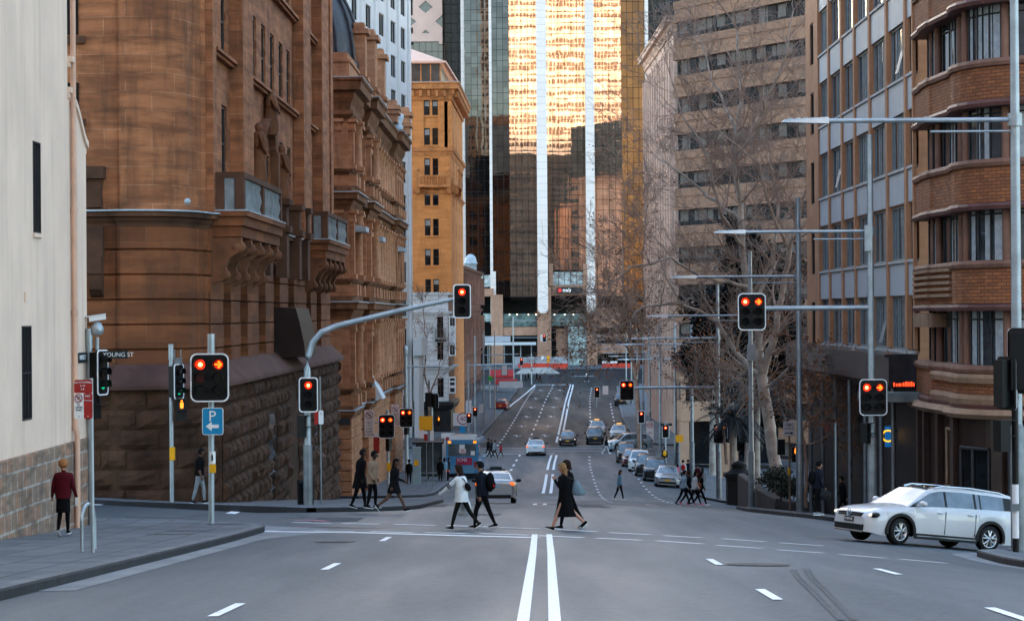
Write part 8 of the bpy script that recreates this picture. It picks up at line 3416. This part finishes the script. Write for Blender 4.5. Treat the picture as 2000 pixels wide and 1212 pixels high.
def bare_tree(label, d0, limbs, seed, mt, mtw, leafm, nleaf, leaf_z, lv=3, step=3, twig=1.0, leafs=.1, minr=.010):
    rr = random.Random(seed)
    base = P(limbs[0][0][0][0], limbs[0][0][0][1], d0)
    base.z = zg(base.x, base.y)
    t = thing('tree', label, 'tree', base)
    mb = MB()
    crown = MB()
    tips = []
    for ctl, rads in limbs:
        pts, rd = limb(mb, ctl, d0, rr, rads, .05 if ctl is not limbs[0][0] else .02)
        if ctl is limbs[0][0]:
            continue
        for i in range(2, len(pts) - 1, step):
            ax = (pts[i + 1] - pts[i]).normalized()
            for k in range(2):
                side = ax.cross(Vector((rr.gauss(0, 1), rr.gauss(0, 1), rr.gauss(0, 1)))).normalized()
                nd = (ax * .55 + side * .8 + Vector((0, 0, .18))).normalized()
                grow(crown, pts[i], nd, rr.uniform(1.8, 3.6) * twig, rd[i] * .5, lv - 1, rr, tips, minr=minr)
        ax = (pts[-1] - pts[-2]).normalized()
        for k in range(3):
            nd = (ax + Vector((rr.gauss(0, .4), rr.gauss(0, .4), rr.gauss(0, .3)))).normalized()
            grow(crown, pts[-1], nd, rr.uniform(2, 3.4) * twig, rd[-1] * .8, lv - 1, rr, tips, minr=minr)
    mb.build('trunk', mt, t)
    crown.build('crown', mtw, t)
    if nleaf:
        lf = MB()
        cand = [p for p in tips if leaf_z[0] < p.z < leaf_z[1]]
        for i in range(nleaf):
            p = rr.choice(cand)
            leafquad(lf, p + Vector((rr.gauss(0, .18), rr.gauss(0, .18), rr.gauss(-.05, .18))), leafs * rr.uniform(.6, 1.3), rr)
        lo = lf.build('leaves', leafm, t)
        lo['kind'] = 'stuff'
    return t


bare_tree('big bare plane tree with pale mottled limbs in front of the banded tower', 136.,
          [([(1522, 990, 0), (1514, 910, 0), (1500, 810, 0), (1487, 730, 0)], (.38, .31)),
           ([(1487, 732, 0), (1480, 650, 0), (1452, 520, .5), (1446, 400, 1), (1432, 320, 1), (1446, 200, 1), (1440, 60, 2)], (.27, .07)),
           ([(1488, 730, 0), (1512, 660, -.6), (1530, 560, -1), (1545, 470, -1.5), (1562, 410, -2), (1592, 320, -3)], (.24, .05)),
           ([(1490, 745, 0), (1440, 690, 1), (1400, 628, 1), (1330, 592, 0), (1255, 600, -1), (1195, 648, -2)], (.17, .04)),
           ([(1462, 560, 0), (1385, 545, -1.5), (1310, 505, -3), (1235, 520, -3.5), (1190, 560, -4)], (.12, .03)),
           ([(1448, 430, 1), (1385, 385, 2.5), (1325, 335, 3), (1275, 300, 4)], (.11, .03)),
           ([(1436, 320, 1), (1490, 215, 0), (1535, 110, -1), (1550, 20, -1)], (.12, .03)),
           ([(1440, 255, 1), (1392, 160, 3), (1365, 70, 4)], (.09, .03)),
           ([(1470, 600, .3), (1510, 520, 2), (1520, 400, 3), (1500, 290, 4), (1510, 180, 4)], (.13, .03)),
           ([(1540, 480, -1.5), (1500, 400, -3), (1480, 320, -4), (1400, 250, -4)], (.1, .03)),
           ([(1450, 480, .5), (1410, 420, -2), (1380, 300, -3), (1330, 220, -3), (1310, 150, -3)], (.12, .03)),
           ([(1494, 760, 0), (1560, 700, -3), (1600, 640, -4)], (.1, .03))],
          11, M_BARK, M_TWIG, M_LEAFO, 1500, (-9, 0), lv=4, step=2, twig=1.05, leafs=.085, minr=.010)
bare_tree('bare russet-twigged tree overhanging the far road left of the pale stone building', 232.,
          [([(1252, 905, 0), (1248, 820, 0), (1242, 740, 0)], (.3, .22)),
           ([(1242, 740, 0), (1225, 640, 0), (1215, 540, 0), (1220, 430, 0), (1215, 340, 0)], (.18, .05)),
           ([(1243, 730, 0), (1260, 620, 1), (1255, 500, 2), (1265, 400, 3)], (.16, .05)),
           ([(1238, 700, 0), (1205, 640, -1), (1175, 600, -2)], (.12, .04)),
           ([(1225, 640, 0), (1190, 560, 1), (1180, 480, 2)], (.12, .04)),
           ([(1241, 720, 0), (1228, 690, -1), (1215, 650, -1)], (.08, .03))],
          5, M_TWIGR, M_TWIGR, M_LEAFB, 1100, (-9, 20), lv=3, step=1, twig=1.1, leafs=.12, minr=.016)
bare_tree('bare russet tree standing before the white corner pub', 262.,
          [([(842, 882, 0), (840, 820, 0), (838, 770, 0)], (.2, .15)),
           ([(838, 770, 0), (828, 720, 0), (832, 660, 0), (826, 600, 0)], (.11, .04)),
           ([(838, 775, 0), (855, 730, -1), (862, 690, -1)], (.1, .04)), ([(832, 740, 0), (815, 700, 0), (812, 650, 0)], (.09, .04))],
          8, M_TWIGR, M_TWIGR, M_LEAFB, 450, (-9, 3), lv=3, step=3, twig=.8, leafs=.1, minr=.012)
bare_tree('small autumn tree with orange-brown leaves in front of the dark shop band', 108.,
          [([(1574, 990, 0), (1575, 900, 0), (1566, 840, 0)], (.09, .07)),
           ([(1566, 845, 0), (1600, 805, 0), (1640, 790, -1), (1680, 800, -1)], (.05, .015)),
           ([(1566, 845, 0), (1545, 800, 0), (1530, 760, 1), (1540, 720, 1)], (.05, .015)),
           ([(1567, 840, 0), (1590, 770, 1), (1610, 735, 1)], (.045, .015)), ([(1572, 870, 0), (1620, 850, -1), (1665, 845, -1)], (.04, .015))],
          21, M_TWIGR, M_TWIGR, M_LEAFO, 2600, (-9, 9), lv=3, step=1, twig=.5, leafs=.07, minr=.008)
bare_tree('low autumn tree with fine branches and orange leaves before the tan podium', 150.,
          [([(1418, 905, 0), (1415, 860, 0), (1410, 830, 0)], (.1, .08)),
           ([(1410, 835, 0), (1385, 790, 0), (1365, 760, 0)], (.06, .02)), ([(1411, 832, 0), (1425, 780, 0), (1420, 740, 0)], (.06, .02)),
           ([(1413, 845, 0), (1445, 800, 0), (1470, 760, 0)], (.06, .02)), ([(1410, 835, 0), (1400, 770, 1), (1395, 735, 1)], (.05, .02))],
          31, M_TWIG, M_TWIG, M_LEAFO, 1300, (-6, 2), lv=3, step=1, twig=.8, leafs=.08, minr=.010)


def foliage(label, base, blobs, n, m, s, seed, name='tree', cat='tree', trunk=None):
    rr = random.Random(seed)
    t = thing(name, label, cat, base)
    if trunk:
        mb = MB()
        mb.tube(trunk[0], trunk[1], 8)
        for c, r in blobs[:6]:
            mb.tube([trunk[0][-1], Vector(c)], [trunk[1][-1], .03], 5)
        mb.build('trunk', M_BARK, t)
    mb = MB()
    tot = sum(r[0] * r[1] * r[2] for _, r in blobs)
    for c, r in blobs:
        c = Vector(c)
        k = int(n * r[0] * r[1] * r[2] / tot)
        sub = [Vector((rr.gauss(0, .5) * r[0], rr.gauss(0, .5) * r[1], rr.gauss(0, .5) * r[2])) for _ in range(12)]
        for i in range(k):
            q = rr.choice(sub)
            leafquad(mb, c + q + Vector((rr.gauss(0, .2) * r[0], rr.gauss(0, .2) * r[1], rr.gauss(0, .2) * r[2])), s * rr.uniform(.6, 1.4), rr)
    o = mb.build('foliage', m, t)
    o['kind'] = 'stuff'
    return t


def pxb(px, py, d, r):
    return (P(px, py, d), r)


b = on_ground(1462, 168)
foliage('dark dense evergreen tree behind the plane tree trunk', b, [pxb(1400, 600, 170, (2.0, 1.6, 1.8)), pxb(1440, 560, 168, (2.2, 1.8, 2.0)), pxb(1480, 600, 168, (2.2, 1.8, 2.4)), pxb(1430, 690, 170, (2.4, 2, 2.2)), pxb(1490, 720, 168, (2.2, 2, 2.2)),
        pxb(1520, 520, 169, (1.6, 1.4, 1.8)), pxb(1455, 480, 170, (1.2, 1.2, 1.4)), pxb(1460, 800, 169, (2.4, 1.8, 2.0)), pxb(1530, 650, 168, (1.8, 1.5, 2.0)), pxb(1380, 690, 171, (1.6, 1.4, 1.4))],
        42000, M_EVER, .24, 3, trunk=([b, P(1462, 760, 169), P(1455, 640, 169)], [.3, .25, .15]))


def palm(label, px, d, py, n, ln, seed):
    rr = random.Random(seed)
    b = on_ground(px, d)
    t = thing('palm_tree', label, 'palm', b)
    top = P(px, py, d)
    mb = MB()
    mb.tube([b, b.lerp(top, .5), top], [.28, .22, .24], 10)
    mb.build('trunk', M_BARK, t)
    mb = MB()
    for i in range(n):
        a = 2 * math.pi * i / n + rr.uniform(-.2, .2)
        el = rr.uniform(-.3, 1.1)
        dv = Vector((math.cos(a) * math.cos(el), math.sin(a) * math.cos(el), math.sin(el)))
        p = top.copy()
        pts = [p.copy()]
        for k in range(7):
            dv = (dv + Vector((0, 0, -.2))).normalized()
            p = p + dv * ln / 7
            pts.append(p.copy())
        mb.tube(pts, [.04 - .004 * k for k in range(8)], 4, cap=False)
        for k in range(1, 8):
            for s in (1, -1):
                for e in (0, .5):
                    q = pts[k - 1].lerp(pts[k], e)
                    ax = (pts[k] - pts[k - 1]).normalized()
                    sd = ax.cross(Vector((0, 0, 1))).normalized() * s
                    w = .75 * (1 - abs(k - 3.5) / 6)
                    tip = q + (sd * .8 + ax * .5 + Vector((0, 0, -.35))).normalized() * w
                    mb.face([q, q + ax * .13, tip])
    mb.build('fronds', M_PALM, t)
    return t


palm('tall palm with drooping dark fronds before the tan podium', 1392, 190, 735, 30, 3.4, 2)
palm('short dark palm beside the six-lamp signal on the right pavement', 1432, 150, 815, 28, 2.6, 4)
palm('dark palm just behind the plane tree trunk', 1478, 158, 765, 30, 3.2, 6)
# hedge in a stone planter
b = on_ground(1540, 119)
t = thing('stone_planter', 'low curved stone planter wall holding the hedge on the right corner', 'planter', b)
mb = MB()
mb.sweep([(13.0, 140), (12.9, 127), (13.1, 121), (13.8, 119), (15.3, 118.5), (19, 118.3)][::1], [(0, -12), (.0, zg(13, 122) + .75), (-.1, zg(13, 122) + .8), (-.4, zg(13, 122) + .8), (-.4, -12)], 0)
mb.build('wall', mat('dark_stone_wall', (.05, .038, .034), .85, var=.3, scale=1.5, bump=.01), t)
zb_ = zg(14, 122) + 1.3
foliage('clipped dark green hedge growing in the stone planter on the right', on_ground(1560, 121, .8), [((14.2 + .9 * i, 120.6 + .4 * (i % 2), zb_ + .2 * (i % 3)), (.75, .7, .6)) for i in range(5)] + [((14.0, 122 + 1.6 * i, zb_ + .1 * (i % 2)), (.7, .9, .6)) for i in range(7)],
        9000, M_HEDG, .06, 9, name='hedge', cat='hedge')
b = on_ground(1420, 168)
t = thing('stone_pedestal', 'dark capped stone pedestal at the edge of the right pavement under the palms', 'pedestal', on_ground(1444, 146))
q = t.location
mb = MB()
mb.box(q + Vector((-.75, -.6, -.3)), q + Vector((.75, .6, 1.6)))
mb.box(q + Vector((-.9, -.75, 1.602)), q + Vector((.9, .75, 1.85)))
mb.lathe(q, [(.8, 1.852), (.5, 2.05), (.42, 2.2), (.5, 2.3), (.3, 2.5), (0, 2.6)], 14)
mb.build('pedestal', mat('dark_urn_stone', (.008, .0075, .007), .8, var=.3, scale=2), t)
